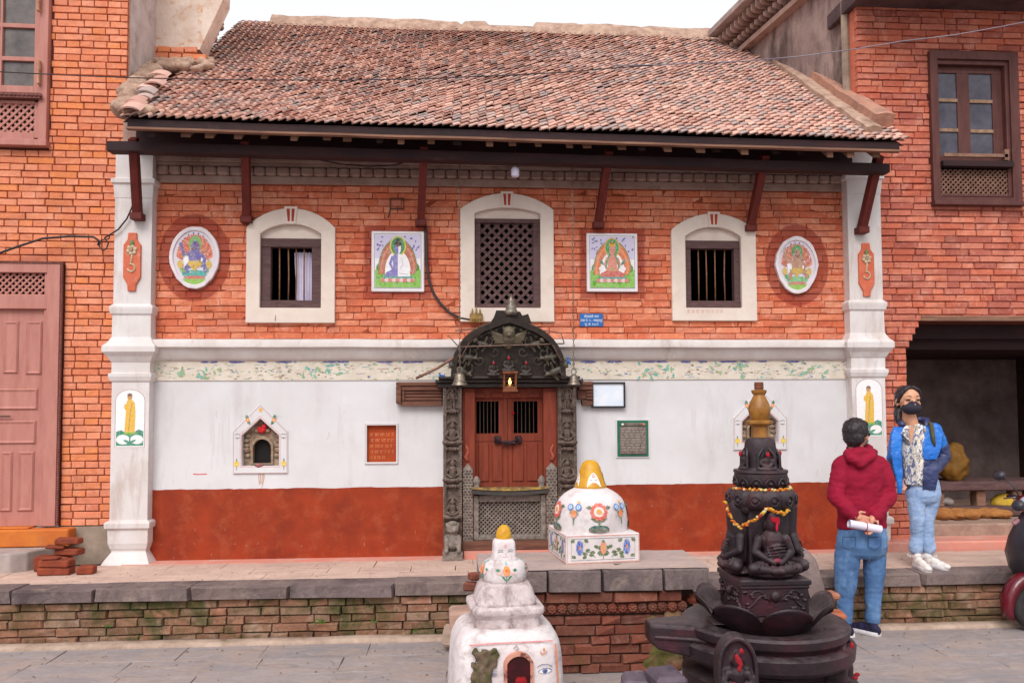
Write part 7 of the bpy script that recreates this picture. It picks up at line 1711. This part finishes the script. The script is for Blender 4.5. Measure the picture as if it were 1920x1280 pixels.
b=MB(); b.loft([ellring(m_(1621,y,d),hw*km,hd*km,24) for y,hw,hd,d in ((990,45,31,0),(984,46,32,0),(970,46,32,0),(945,45,31,0),(915,46,31,0),(890,47,31,0),(874,43,28,0),(862,32,24,0),(850,20,19,0),(838,15,16,0))])
for (a,r0,c,r1,da,dc) in (((1584,876),19,(1571,930),15.5,0,-.05),((1571,930),15.5,(1604,964),11.5,-.05,-.15),((1656,876),19,(1671,930),15.5,0,-.05),((1671,930),15.5,(1647,968),11.5,-.05,-.15),((1612,852),12,(1586,870),16,0,0),((1624,852),12,(1654,870),16,0,0)):
    b.cap(m_(*a,da),r0*km,m_(*c,dc),r1*km,14)
b.ell(m_(1619,850,-.06),(27*km,15*km,13*km),14,9); b.ell(m_(1618,862,-.09),(19*km,10*km,13*km),12,8); b.tube([m_(1594,846,-.02),m_(1600,858,-.10),m_(1618,870,-.125),m_(1636,858,-.10),m_(1642,846,-.02)],9*km,10); b.tube([m_(1596,842,.02),m_(1604,836,.06),m_(1622,834,.07),m_(1640,842,.02)],7*km,8)
b.build('hooded_top',M_hood,man,fuse=.008,relax=2,wob=wrinkle(.009,(7,7,11)))
M_jean=plain('blue_denim',lin(92,128,172),lin(58,86,130),5,.85,.3,400,.002,dirt=lin(134,166,200),dscale=5,damt=(.5,.72),dstretch=(1,1,.6))
b=MB(); b.loft([ellring(m_(1621,y,d),hw*km,hd*km,24) for y,hw,hd,d in ((980,41,29,0),(990,43,30,0),(1005,46,33,-.01),(1022,47,35,-.01),(1036,45,32,0),(1044,36,25,0))])
for (a,r0,c,r1,da,dc) in (((1597,1024),27,(1592,1062),25,0,0),((1592,1062),25,(1590,1108),21,0,.0),((1590,1108),18,(1590,1140),16,0,.0),((1590,1140),16,(1589,1162),16,0,0),((1644,1024),24,(1644,1062),22,0,0),((1644,1062),22,(1643,1108),18,0,0),((1643,1108),18,(1642,1140),16,0,0),((1642,1140),16,(1641,1158),16,0,0)):
    b.cap(m_(*a,da),r0*km*.89,m_(*c,dc),r1*km*.89,14)
jn=b.build('jeans',M_jean,man,fuse=.007,relax=2,wob=wrinkle(.0065,(7,7,11),4))
for s,px in ((-1,1597),(1,1645)):
    b=MB(); q=[m_(px-12,1006,-.16),m_(px+12,1006,-.16),m_(px+12,1024,-.165),m_(px,1030,-.165),m_(px-12,1024,-.165)]
    b.tube(q+[q[0]],.003,5); b.build('pocket_seam',plain('seam_%d'%px,lin(60,76,110),None,20,.9,0),jn)
def shoe(parent,heel,dirv,L,up,sole,k=1.0):
    d=V(dirv).normalized(); s=d.cross(V((0,0,1))).normalized(); Q=Matrix((s,d,V((0,0,1)))).transposed(); h=V(heel)
    b=MB(); 
    for t,w,z in ((.14,.036,.045),(.30,.038,.05),(.50,.040,.045),(.70,.043,.036),(.86,.038,.030)): b.ell(h+d*L*t+V((0,0,z*k)),(w*k,.055*k,z*.95*k),10,8,Q)
    b.cap(h+d*L*.18+V((0,0,.07*k)),.037*k,h+d*L*.2+V((0,0,.10*k)),.035*k)
    b.build('shoe_upper',up,parent,fuse=.007,relax=1)
    b=MB(); O=[(-.036,.03),(-.03,.0),(.03,.0),(.036,.03),(.037,.12),(.047,.185),(.04,.245),(.018,.275),(-.018,.275),(-.04,.245),(-.046,.185),(-.036,.12)]
    b.loft([[h+s*x*e*k+d*y*L/.275+V((0,0,z)) for x,y in O] for z,e in ((.002,.94),(.008,1.04),(.026*k,1.06),(.034*k,.98))]); b.build('shoe_sole',sole,parent,angle=40)
M_sole=plain('white_sole',lin(228,224,226),lin(206,198,200),12,.7,.1); M_navy=plain('navy_canvas',lin(40,36,66),lin(28,26,50),20,.8,.2)
g1=m_(1590,1192); shoe(man,V((g1.x+.015,Ym-.07,ZG)),(-.25,1,0),.27,M_navy,M_sole); g2=m_(1641,1190); shoe(man,V((g2.x+.02,Ym-.06,ZG)),(-.55,.9,0),.27,M_navy,M_sole)
M_hair=plain('black_hair',lin(30,22,28),lin(46,36,42),60,.4,.7,180,.006,stretch=(1,1,.25),spec=.5)
b=MB(); P=PH; b.ell(P(0,-4,8),(22.5*km,25*km,23.5*km),18,13,QH); b.ell(P(0,-14,-6),(20*km,14*km,18*km),14,10,QH); b.ell(P(0,14,20),(17*km,11*km,9*km),12,8,QH)
for q in (-1,1): b.ell(P(q*18.5,-5,6),(5*km,11*km,12*km),10,7,QH)
b.ell(P(0,-14,-17),(14*km,9*km,9*km),12,8,QH)
hm=b.build('hair',M_hair,man,fuse=.007,relax=1,wob=lambda c,n: noise.noise(V((c.x*60,c.y*60,c.z*25)))*.005)
strands(hm,420,.020,.0035,21,-.4)
M_mask=plain('teal_mask',lin(70,150,140),lin(50,124,118),8,.7,.1)
b=MB(); b.ell(P(0,13,-11),(16*km,15*km,12*km),16,10,QH); b.build('face_mask',M_mask,man,True)
b=MB(); 
for q in (-1,1): b.tube([P(q*14,14,-4),P(q*20,4,1),P(q*22,-2,0)],.0022,5); b.tube([P(q*14,12,-18),P(q*20,3,-12),P(q*22,-2,-9)],.0022,5)
b.build('ear_loop',M_sole,man)
b=MB(); 
for q in (-1,1): b.tube([P(q*3,26,2),P(q*14,22,3),P(q*20.5,10,3),P(q*22,-2,2)],.0022,5); b.ell(P(q*10,25,1),(6.5*km,1.2*km,5*km),10,6,QH)
b.build('glasses',plain('glasses_dark',lin(30,24,28),None,9,.3,0),man)
r0,r1=m_(1597,981,-.215),m_(1656,992,-.215); pr=thing('paper_roll',(r0+r1)/2,'white rolled paper held behind the back of the person in crimson','paper'); b=MB(); b.tube([r0,r0.lerp(r1,.5),r1],7.2*km,16,False); b.tube([r0+V((.0,.0,.002)),r1],5.4*km,14,False); b.tube([r0+V((0,-.003,.012)),r1+V((0,-.003,.012))],.003,5); b.build('sheet',plain('white_paper',lin(232,226,240),lin(218,210,230),4,.7,.05),pr,True)
b=MB(); q=r0.lerp(r1,.52); dd=(r1-r0).normalized(); a1=dd.cross(V((0,1,0))).normalized(); a2=dd.cross(a1)
b.tube([q+(a1*cos(t)+a2*sin(t))*7.9*km for t in [i*pi/8 for i in range(17)]],.0028,5); b.tube([q-a1*.0-V((0,.03,.03)),q-V((0,.03,.055))],.0028,5); b.build('tie',plain('red_tie',lin(150,30,60),None,9,.7,0),pr)
# ---- woman in the blue jacket
Yw=atz(1730,1062,ZP).y-.02; kw_=scale_at(at(1725,900,Yw))
def w_(px,py,dy=0.0): return at(px,py,Yw+dy)
wom=thing('person',(w_(1728,1066).x,Yw,ZP),'person in black face mask, open blue jacket and pale flared jeans, facing the camera','person')
b=MB(); hc=w_(1703,751); hf=V((-.10,-1,.02)); P,Q=head(b,hc,kw_*1.0,hf); k=kw_
b.cap(w_(1706,776),10*k,w_(1711,800),12*k)
for (a,r0,c,r1,da,dc) in (((1684,812),11,(1677,858),8,0,.02),((1677,858),8,(1686,893),6.5,.02,.0),((1750,806),11,(1768,852),8,0,.02),((1768,852),8,(1748,884),6.5,.02,-.05)): b.cap(w_(*a,da),r0*k,w_(*c,dc),r1*k)
b.loft([ellring(w_(x,y),hw*k,hd*k) for x,y,hw,hd in ((1730,930,26,18),(1724,900,24,17),(1718,860,23,17),(1716,825,28,18),(1714,805,26,15),(1712,796,12,10))])
for (a,r0,c,r1) in (((1716,925,0),12,(1720,975,-.02),8),((1720,975,-.02),8,(1717,1045,0),5.5),((1746,925,0),12,(1737,975,.02),8),((1737,975,.02),8,(1741,1045,.03),5.5)): b.cap(w_(*a),r0*k,w_(*c),r1*k)
hand(b,w_(1686,893,.0),w_(1689,903,.0),(1,0,.2),(.2,0,-1),(0,-1,0),.9,.5); hand(b,w_(1748,884,-.05),w_(1742,893,-.06),(-1,0,.2),(-.3,0,-1),(0,-1,0),.9,.5)
M_sk2=skin('warm_skin',lin(214,156,124)); b.build('body',M_sk2,wom,fuse=.0055,relax=1)
M_eye=plain('dark_eye',lin(34,24,22),None,9,.25,0,spec=.6)
for q in (-1,1):
    b=MB(); b.ell(P(q*9,20.5,1),(4.2*k,2.4*k,1.7*k),10,6,Q); b.build('eye',M_eye,wom,True)
    b=MB(); b.tube([P(q*4,23,7),P(q*9,22.5,8.6),P(q*14,19,7)],[.0022,.003,.0015],6); b.build('eyebrow',M_hair,wom,True)
b=MB(); b.ell(P(0,12.5,-13.5),(17.5*k,16.5*k,13*k),18,10,Q); b.ell(P(0,20,-8),(9*k,8*k,8*k),12,8,Q); b.build('face_mask',plain('black_mask',lin(52,48,62),lin(40,38,50),8,.8,.1),wom,fuse=.005,relax=1)
b=MB(); b.ell(P(0,-5,6),(22*k,24*k,23.5*k),18,13,Q); b.ell(P(0,-14,-8),(20*k,13*k,17*k),14,10,Q)
for q in (-1,1): b.tube([P(q*2,13,25.5),P(q*11,14,21),P(q*18,9,11),P(q*20.5,1,-3),P(q*19,-4,-12)],[3.5*k,3.6*k,3.2*k,2.8*k,2*k],8)
b.tube([P(10,-12,-12),P(16,-8,-24),P(18,-4,-36),P(15,-2,-46)],[9*k,8*k,6.5*k,3*k],10); b.tube([P(-10,-12,-12),P(-16,-8,-24),P(-17,-6,-32)],[9*k,7*k,3*k],10)
hm=b.build('hair',M_hair,wom,fuse=.006,relax=1,wob=lambda c,n: noise.noise(V((c.x*60,c.y*60,c.z*22)))*.004)
strands(hm,420,.035,.002,22,-.9)
g=NT('patterned_shirt_cloth'); pm=g.ramp(g.noise(32,2,.5,1.4,stretch=(1,1,.6)),[(.50,0.0),(.56,1.0)]); col=g.mix(pm,lin(226,218,206),lin(106,112,146)); pm2=g.ramp(g.noise(27,2,.5,1.0),[(.58,0.0),(.63,.8)]); col=g.mix(pm2,col,lin(150,140,120)); M_shirt=g.done(col,.85)
b=MB(); b.loft([ellring(w_(x,y,-.01),hw*k,hd*k,22) for x,y,hw,hd in ((1725,908,30,21),(1724,895,29,21),(1720,870,27,20.5),(1717,845,28,21),(1715,820,30,20.5),(1714,806,29,17),(1711,798,16,12))])
b.build('shirt',M_shirt,wom,fuse=.007,relax=1,wob=wrinkle(.006,(14,14,14),2))
b=MB()
for s,P3 in ((-1,[(1705,797),(1696,800),(1690,812),(1700,822),(1708,830)]),(1,[(1714,797),(1724,794),(1736,800),(1728,815),(1716,832)])):
    q=[w_(a,c,-.105 if i>1 else -.07) for i,(a,c) in enumerate(P3)]; cen=w_((1700 if s<0 else 1724),810,-.115); b.add([cen]+q,[(0,i+1,(i+1)%5+1) for i in range(5)]); b.add([v+V((0,.006,0)) for v in [cen]+q],[(0,i+1,(i+1)%5+1) for i in range(5)])
b.build('shirt_collar',M_shirt,wom)
b=MB(); b.add([w_(1704,800,-.112),w_(1715,800,-.112),w_(1709,834,-.112)],[(0,1,2)]); b.build('open_neck',M_sk2,wom)
b=MB(); b.tube([w_(1711,834,-.11),w_(1716,870,-.115),w_(1720,906,-.118)],.0035,5); b.build('button_placket',plain('placket',lin(206,198,190),None,20,.9,0),wom)
M_blue=plain('bright_blue_nylon',lin(30,118,208),lin(20,96,186),6,.42,.2,120,.003,spec=.5); M_nav=plain('navy_nylon',lin(56,66,110),lin(38,44,80),6,.4,.2,120,.003,spec=.5)
def jacket(parts,rings,name,mat,ph):
    b=MB()
    for a,r0,c,r1,da,dc in parts: b.cap(w_(*a,da),r0*k,w_(*c,dc),r1*k,12)
    for r in rings: b.loft(r)
    return b.build(name,mat,wom,fuse=.0075,relax=1,wob=wrinkle(.007,(13,13,18),ph))
def panel(seq,d0,th):
    out=[]
    for y,xa,xb,dy in seq: out.append([w_(xa,y,dy),w_(xb,y,dy-.012),w_(xb,y,dy-.012+th),w_((xa+xb)/2,y,dy+th+.02),w_(xa,y,dy+th+.06)])
    return out
jk=jacket([((1683,812),13,(1675,858),11.5,.01,.02)],[panel(((800,1676,1694,-.05),(820,1671,1691,-.10),(850,1670,1690,-.115),(880,1676,1692,-.12),(905,1682,1692,-.12),(925,1683,1691,-.11)),0,.07),panel(((797,1728,1752,-.05),(815,1730,1768,-.09),(840,1730,1764,-.11),(862,1731,1756,-.12))[::1],0,.07)],'jacket',M_blue,1)
jacket([((1751,806),14,(1764,835),13,.01,.02)],[],'jacket_sleeve_blue',M_blue,3)
jacket([((1765,836),13,(1770,856),12,.02,.02),((1770,856),12,(1748,886),10,.02,-.06),((1675,858),11.5,(1684,892),10.5,.02,-.02)],[panel(((855,1732,1758,-.10),(880,1731,1760,-.115),(900,1730,1758,-.115),(918,1730,1754,-.10)),0,.08)],'jacket_navy_panel',M_nav,5)
b=MB(); b.loft([ellring(w_(1718,y,.03),hw*k,hd*k,22) for y,hw,hd in ((915,33,17),(880,36,17),(840,38,18),(812,40,18),(799,30,14))]); b.build('jacket_back',M_nav,wom,fuse=.008,relax=2)
b=MB(); b.tube([w_(1693,797,-.05),w_(1686,790,.03),w_(1704,786,.09),w_(1722,786,.09),w_(1738,788,.03),w_(1736,800,-.05)],[.022,.026,.028,.028,.026,.02],8); b.build('jacket_collar',M_nav,wom,True)
b=MB(); b.tube([w_(1740,790,.02),w_(1746,796,-.06),w_(1748,808,-.11),w_(1750,824,-.12),w_(1752,840,-.10)],[.014,.017,.018,.016,.012],6); st=b.build('strap',plain('olive_strap',lin(92,84,52),lin(66,60,40),20,.8,.2),wom,True); st['label']='olive rucksack strap over one shoulder'
M_pale=plain('pale_denim',lin(156,180,214),lin(120,146,188),6,.85,.3,400,.002,dirt=lin(190,206,230),dscale=6,damt=(.5,.7))
b=MB(); b.loft([ellring(w_(1731,y),hw*k,hd*k,22) for y,hw,hd in ((898,28,19),(910,31,21),(926,33,23),(938,30,20),(944,22,15))])
for (a,r0,c,r1,da,dc) in (((1716,926),16.5,(1720,975),13.5,0,-.02),((1720,975),13.5,(1720,1005),12,-.02,-.0),((1720,1005),12,(1717,1027),12.5,0,0),((1747,926),16.5,(1737,975),13.5,0,.02),((1737,975),13.5,(1738,1005),12.5,.02,.03),((1738,1005),12.5,(1741,1027),13,.03,.03)): b.cap(w_(*a,da),r0*k,w_(*c,dc),r1*k,14)
b.build('jeans',M_pale,wom,fuse=.0065,relax=1,wob=wrinkle(.005,(8,8,16),7))
b=MB()
for px,dy in ((1717,0),(1741,.03)):
    c=w_(px,1041,dy)
    for i in range(40): a=i*2*pi/40; q=c+V((cos(a)*14*k,sin(a)*14*k,.012)); b.tube([q,q+V((rnd.uniform(-.004,.004),rnd.uniform(-.004,.004),-.018))],.0022,4)
b.build('frayed_hem',M_sole,wom)
M_wshoe=plain('white_sneaker',lin(232,226,220),lin(210,200,194),16,.6,.15)
a=w_(1717,1066); shoe(wom,V((a.x+.01,Yw+.02,ZP)),(-.12,-1,0),.24,M_wshoe,M_sole,.95); a=w_(1741,1064); shoe(wom,V((a.x-.01,Yw+.07,ZP)),(.34,-.9,0),.24,M_wshoe,M_sole,.95)
# ---------------------------------------------------------------- scooter at the right edge, facing left
ws=atz(1942,1182,ZG); Yo=ws.y; ko=scale_at(at(1922,1100,Yo))
def o_(px,py,dy=0.0): return at(px+16,py,Yo+dy)
sct=thing('scooter',(ws.x,Yo,ZG),'dark red and black motor scooter parked by the raised pavement','scooter')
R=.20; wc=V((ws.x+.01,Yo,ZG+R)); M_tyre=plain('tyre_rubber',lin(44,40,42),lin(60,54,54),20,.8,.3); M_redp=plain('dark_red_paint',lin(104,18,34),lin(84,14,28),4,.25,.02,spec=.6); M_blk=plain('black_plastic',lin(40,38,46),lin(52,50,58),8,.4,.05,spec=.5); M_sil=plain('silver_alloy',lin(150,144,148),lin(120,114,118),10,.35,.05,metal=.8)
def wheel(c):
    m=MB(); rings=[]
    for i in range(40):
        a=2*pi*i/40; rings.append([c+V((cos(a)*(R-.045+.045*cos(q)),.05*sin(q),sin(a)*(R-.045+.045*cos(q)))) for q in [j*2*pi/12 for j in range(12)]])
    rings.append(rings[0]); m.loft(rings,False,False); w=m.build('tyre',M_tyre,sct,True)
    m=MB()
    for y in (-.03,.03): m.loft([[c+V((cos(a)*r,y,sin(a)*r)) for a in [2*pi*i/32 for i in range(32)]] for r in (.125,.105)],False,False)
    for kk in range(6): a=kk*pi/3; m.tube([c+V((cos(a)*.03,0,sin(a)*.03)),c+V((cos(a)*.12,0,sin(a)*.12))],.014,6)
    m.ell(c,(.045,.055,.045),10,8); m.build('rim',M_sil,sct,True)
wheel(wc); wheel(wc+V((1.22,0,0)))
m=MB(); rings=[]
for i in range(15):
    a=radians(200-i*11); rr_=R+.03; w=.062+.014*sin(pi*i/14); rings.append([wc+V((cos(a)*rr_,-w,sin(a)*rr_-.03)),wc+V((cos(a)*(rr_+.035),-w*.6,sin(a)*(rr_+.035))),wc+V((cos(a)*(rr_+.045),0,sin(a)*(rr_+.045))),wc+V((cos(a)*(rr_+.035),w*.6,sin(a)*(rr_+.035))),wc+V((cos(a)*rr_,w,sin(a)*rr_-.03)),wc+V((cos(a)*rr_,0,sin(a)*rr_))])
m.loft(rings); m.build('front_fender',M_redp,sct,True)
def shield(off,w,th,mat,name):
    P=[(1908,962),(1900,985),(1894,1010),(1893,1040),(1900,1068),(1914,1092),(1936,1108),(1980,1116)]; rings=[]
    for i,(a,c) in enumerate(P):
        p=o_(a,c)+V((off,0,0)); ww=w*(.45+.55*min(1,i/3)); rings.append([p+V((.03,-ww,0)),p+V((0,-ww*.6,0)),p+V((-.012,0,0)),p+V((0,ww*.6,0)),p+V((.03,ww,0)),p+V((.03+th,ww*.98,0)),p+V((th,0,0)),p+V((.03+th,-ww*.98,0))])
    m=MB(); m.loft(rings); return m.build(name,mat,sct,True)
shield(0,.20,.05,M_blk,'front_apron'); shield(.055,.185,.05,M_blk,'leg_shield')
m=MB(); p=o_(1912,945); m.ell(p+V((.03,0,.0)),(.10,.13,.085),14,10); m.ell(p+V((.06,0,.03)),(.09,.16,.05),12,8); m.build('handlebar_fairing',M_redp,sct,True)
m=MB(); m.ell(p+V((-.035,-.05,.015)),(.055,.075,.055),12,8); m.build('headlight',plain('headlight_glass',lin(200,204,214),lin(170,176,190),6,.15,0,spec=.7),sct,True)
for s in (-1,1):
    m=MB(); q=p+V((.06,s*.12,.02)); m.tube([q,q+V((.03,s*.16,.01)),q+V((.05,s*.26,0))],.017,8); m.build('hand_grip',M_blk,sct,True)
    m=MB(); m.tube([q+V((-.0,s*.10,.01)),q+V((-.03,s*.2,-.01))],.007,6); m.build('brake_lever',M_sil,sct,True)
    m=MB(); mq=o_(1893,947,-.28) if s<0 else p+V((-.02,.30,.20)); m.tube([q+V((0,s*.06,.02)),(q+mq)/2+V((0,0,.03)),mq],.006,6); m.ell(mq,(.035,.055,.045),12,8,Matrix.Rotation(.5,3,'Y')); m.build('mirror',M_blk,sct,True)
m=MB(); q=o_(1886,980,-.20); m.cap(q,.018,q+V((.06,.05,.01)),.018); m.build('turn_signal',plain('pinkish_lens',lin(176,120,130),None,6,.3,0,spec=.6),sct,True)
m=MB(); m.tube([o_(1906,975,-.20),o_(1908,990,-.21),o_(1906,1004,-.21)],.008,6); m.build('hook',M_sil,sct,True)
m=MB(); f=o_(1940,1106); m.rbox(f.x,f.x+.42,Yo-.17,Yo+.17,f.z-.05,f.z+.02,.02); m.build('floorboard',M_blk,sct)
m=MB(); m.ell((f.x+.78,Yo,f.z+.20),(.44,.17,.20),16,10); m.ell((f.x+.46,Yo,f.z+.12),(.14,.15,.20),12,8); m.build('rear_body',M_redp,sct,fuse=.02,relax=2)
m=MB(); m.ell((f.x+.74,Yo,f.z+.42),(.40,.14,.07),14,8); m.build('seat',M_blk,sct,True)
m=MB(); m.tube([wc,wc+V((.05,0,.2)),p+V((.03,0,-.05))],.025,8); m.build('fork',M_blk,sct,True)
# ---------------------------------------------------------------- loose bricks by the left step
LBm=plain('loose_brick',lin(150,72,46),lin(116,52,36),10,.9,.6,60,.008,dirt=lin(96,56,44),dscale=9,damt=(.5,.75))
def loose(px,py,Y,w,d,h,rz,label,ry=0.0):
    o=block('loose_brick',px,py,Y,w,d,h,rz,LBm,label,'brick','loose bricks heaped by the step',.010); o.rotation_euler=(0,ry,rz); return o
zz=ZP
def lo(px,Y,z,w,d,h,rz,label,ry=0.0):
    p=atz(px,1070,ZP); o=loose(px,1070,Y,w,d,h,rz,label,ry); o.location.z=z; return o
lo(106,-.52,ZP,.25,.13,.062,.05,'long loose brick lying lowest at the front of the heap'); lo(107,-.52,ZP+.063,.24,.13,.06,-.03,'loose brick resting flat on the lowest front brick')
lo(100,-.34,ZP,.26,.14,.12,.1,'thick loose brick at the back of the heap, on the ground'); lo(130,-.34,ZP+.125,.20,.12,.055,-.1,'loose brick lying across the back of the heap')
lo(103,-.38,ZP+.183,.15,.10,.028,.3,'thin broken brick piece near the top of the heap',.1); lo(128,-.34,ZP+.215,.19,.12,.05,.12,'topmost loose brick of the heap',.03); lo(96,-.54,ZP+.124,.13,.09,.02,.1,'thin tile fragment on the front bricks of the heap')
lo(163,-.52,ZP,.13,.11,.065,.12,'short loose brick lying apart at the right of the heap')

# grit and leaf scraps blown about the court
m=MB(); rg=random.Random(55)
for i in range(420):
    if i<260: p=V((rg.uniform(-3.6,4.6),YE-.12-abs(rg.gauss(0,.55)),ZG+.003))
    else: p=V((rg.uniform(-3.2,4.2),rg.uniform(YE+.05,-.22),ZP+.004))
    s=rg.uniform(.004,.013); a=rg.random()*6.28; m.rv=0; q=[p+V((cos(a+k*1.26)*s*rg.uniform(.4,1.1),sin(a+k*1.26)*s*rg.uniform(.4,1.1),rg.uniform(0,.004))) for k in range(5)]; m.add(q+[p+V((0,0,.005))],[(k,(k+1)%5,5) for k in range(5)])
o=m.build('grit',plain('grit',lin(92,74,60),lin(150,126,106),60,.9,0)); tag(o,'grit and leaf scraps scattered over the court and pavement','grit',None,'stuff')
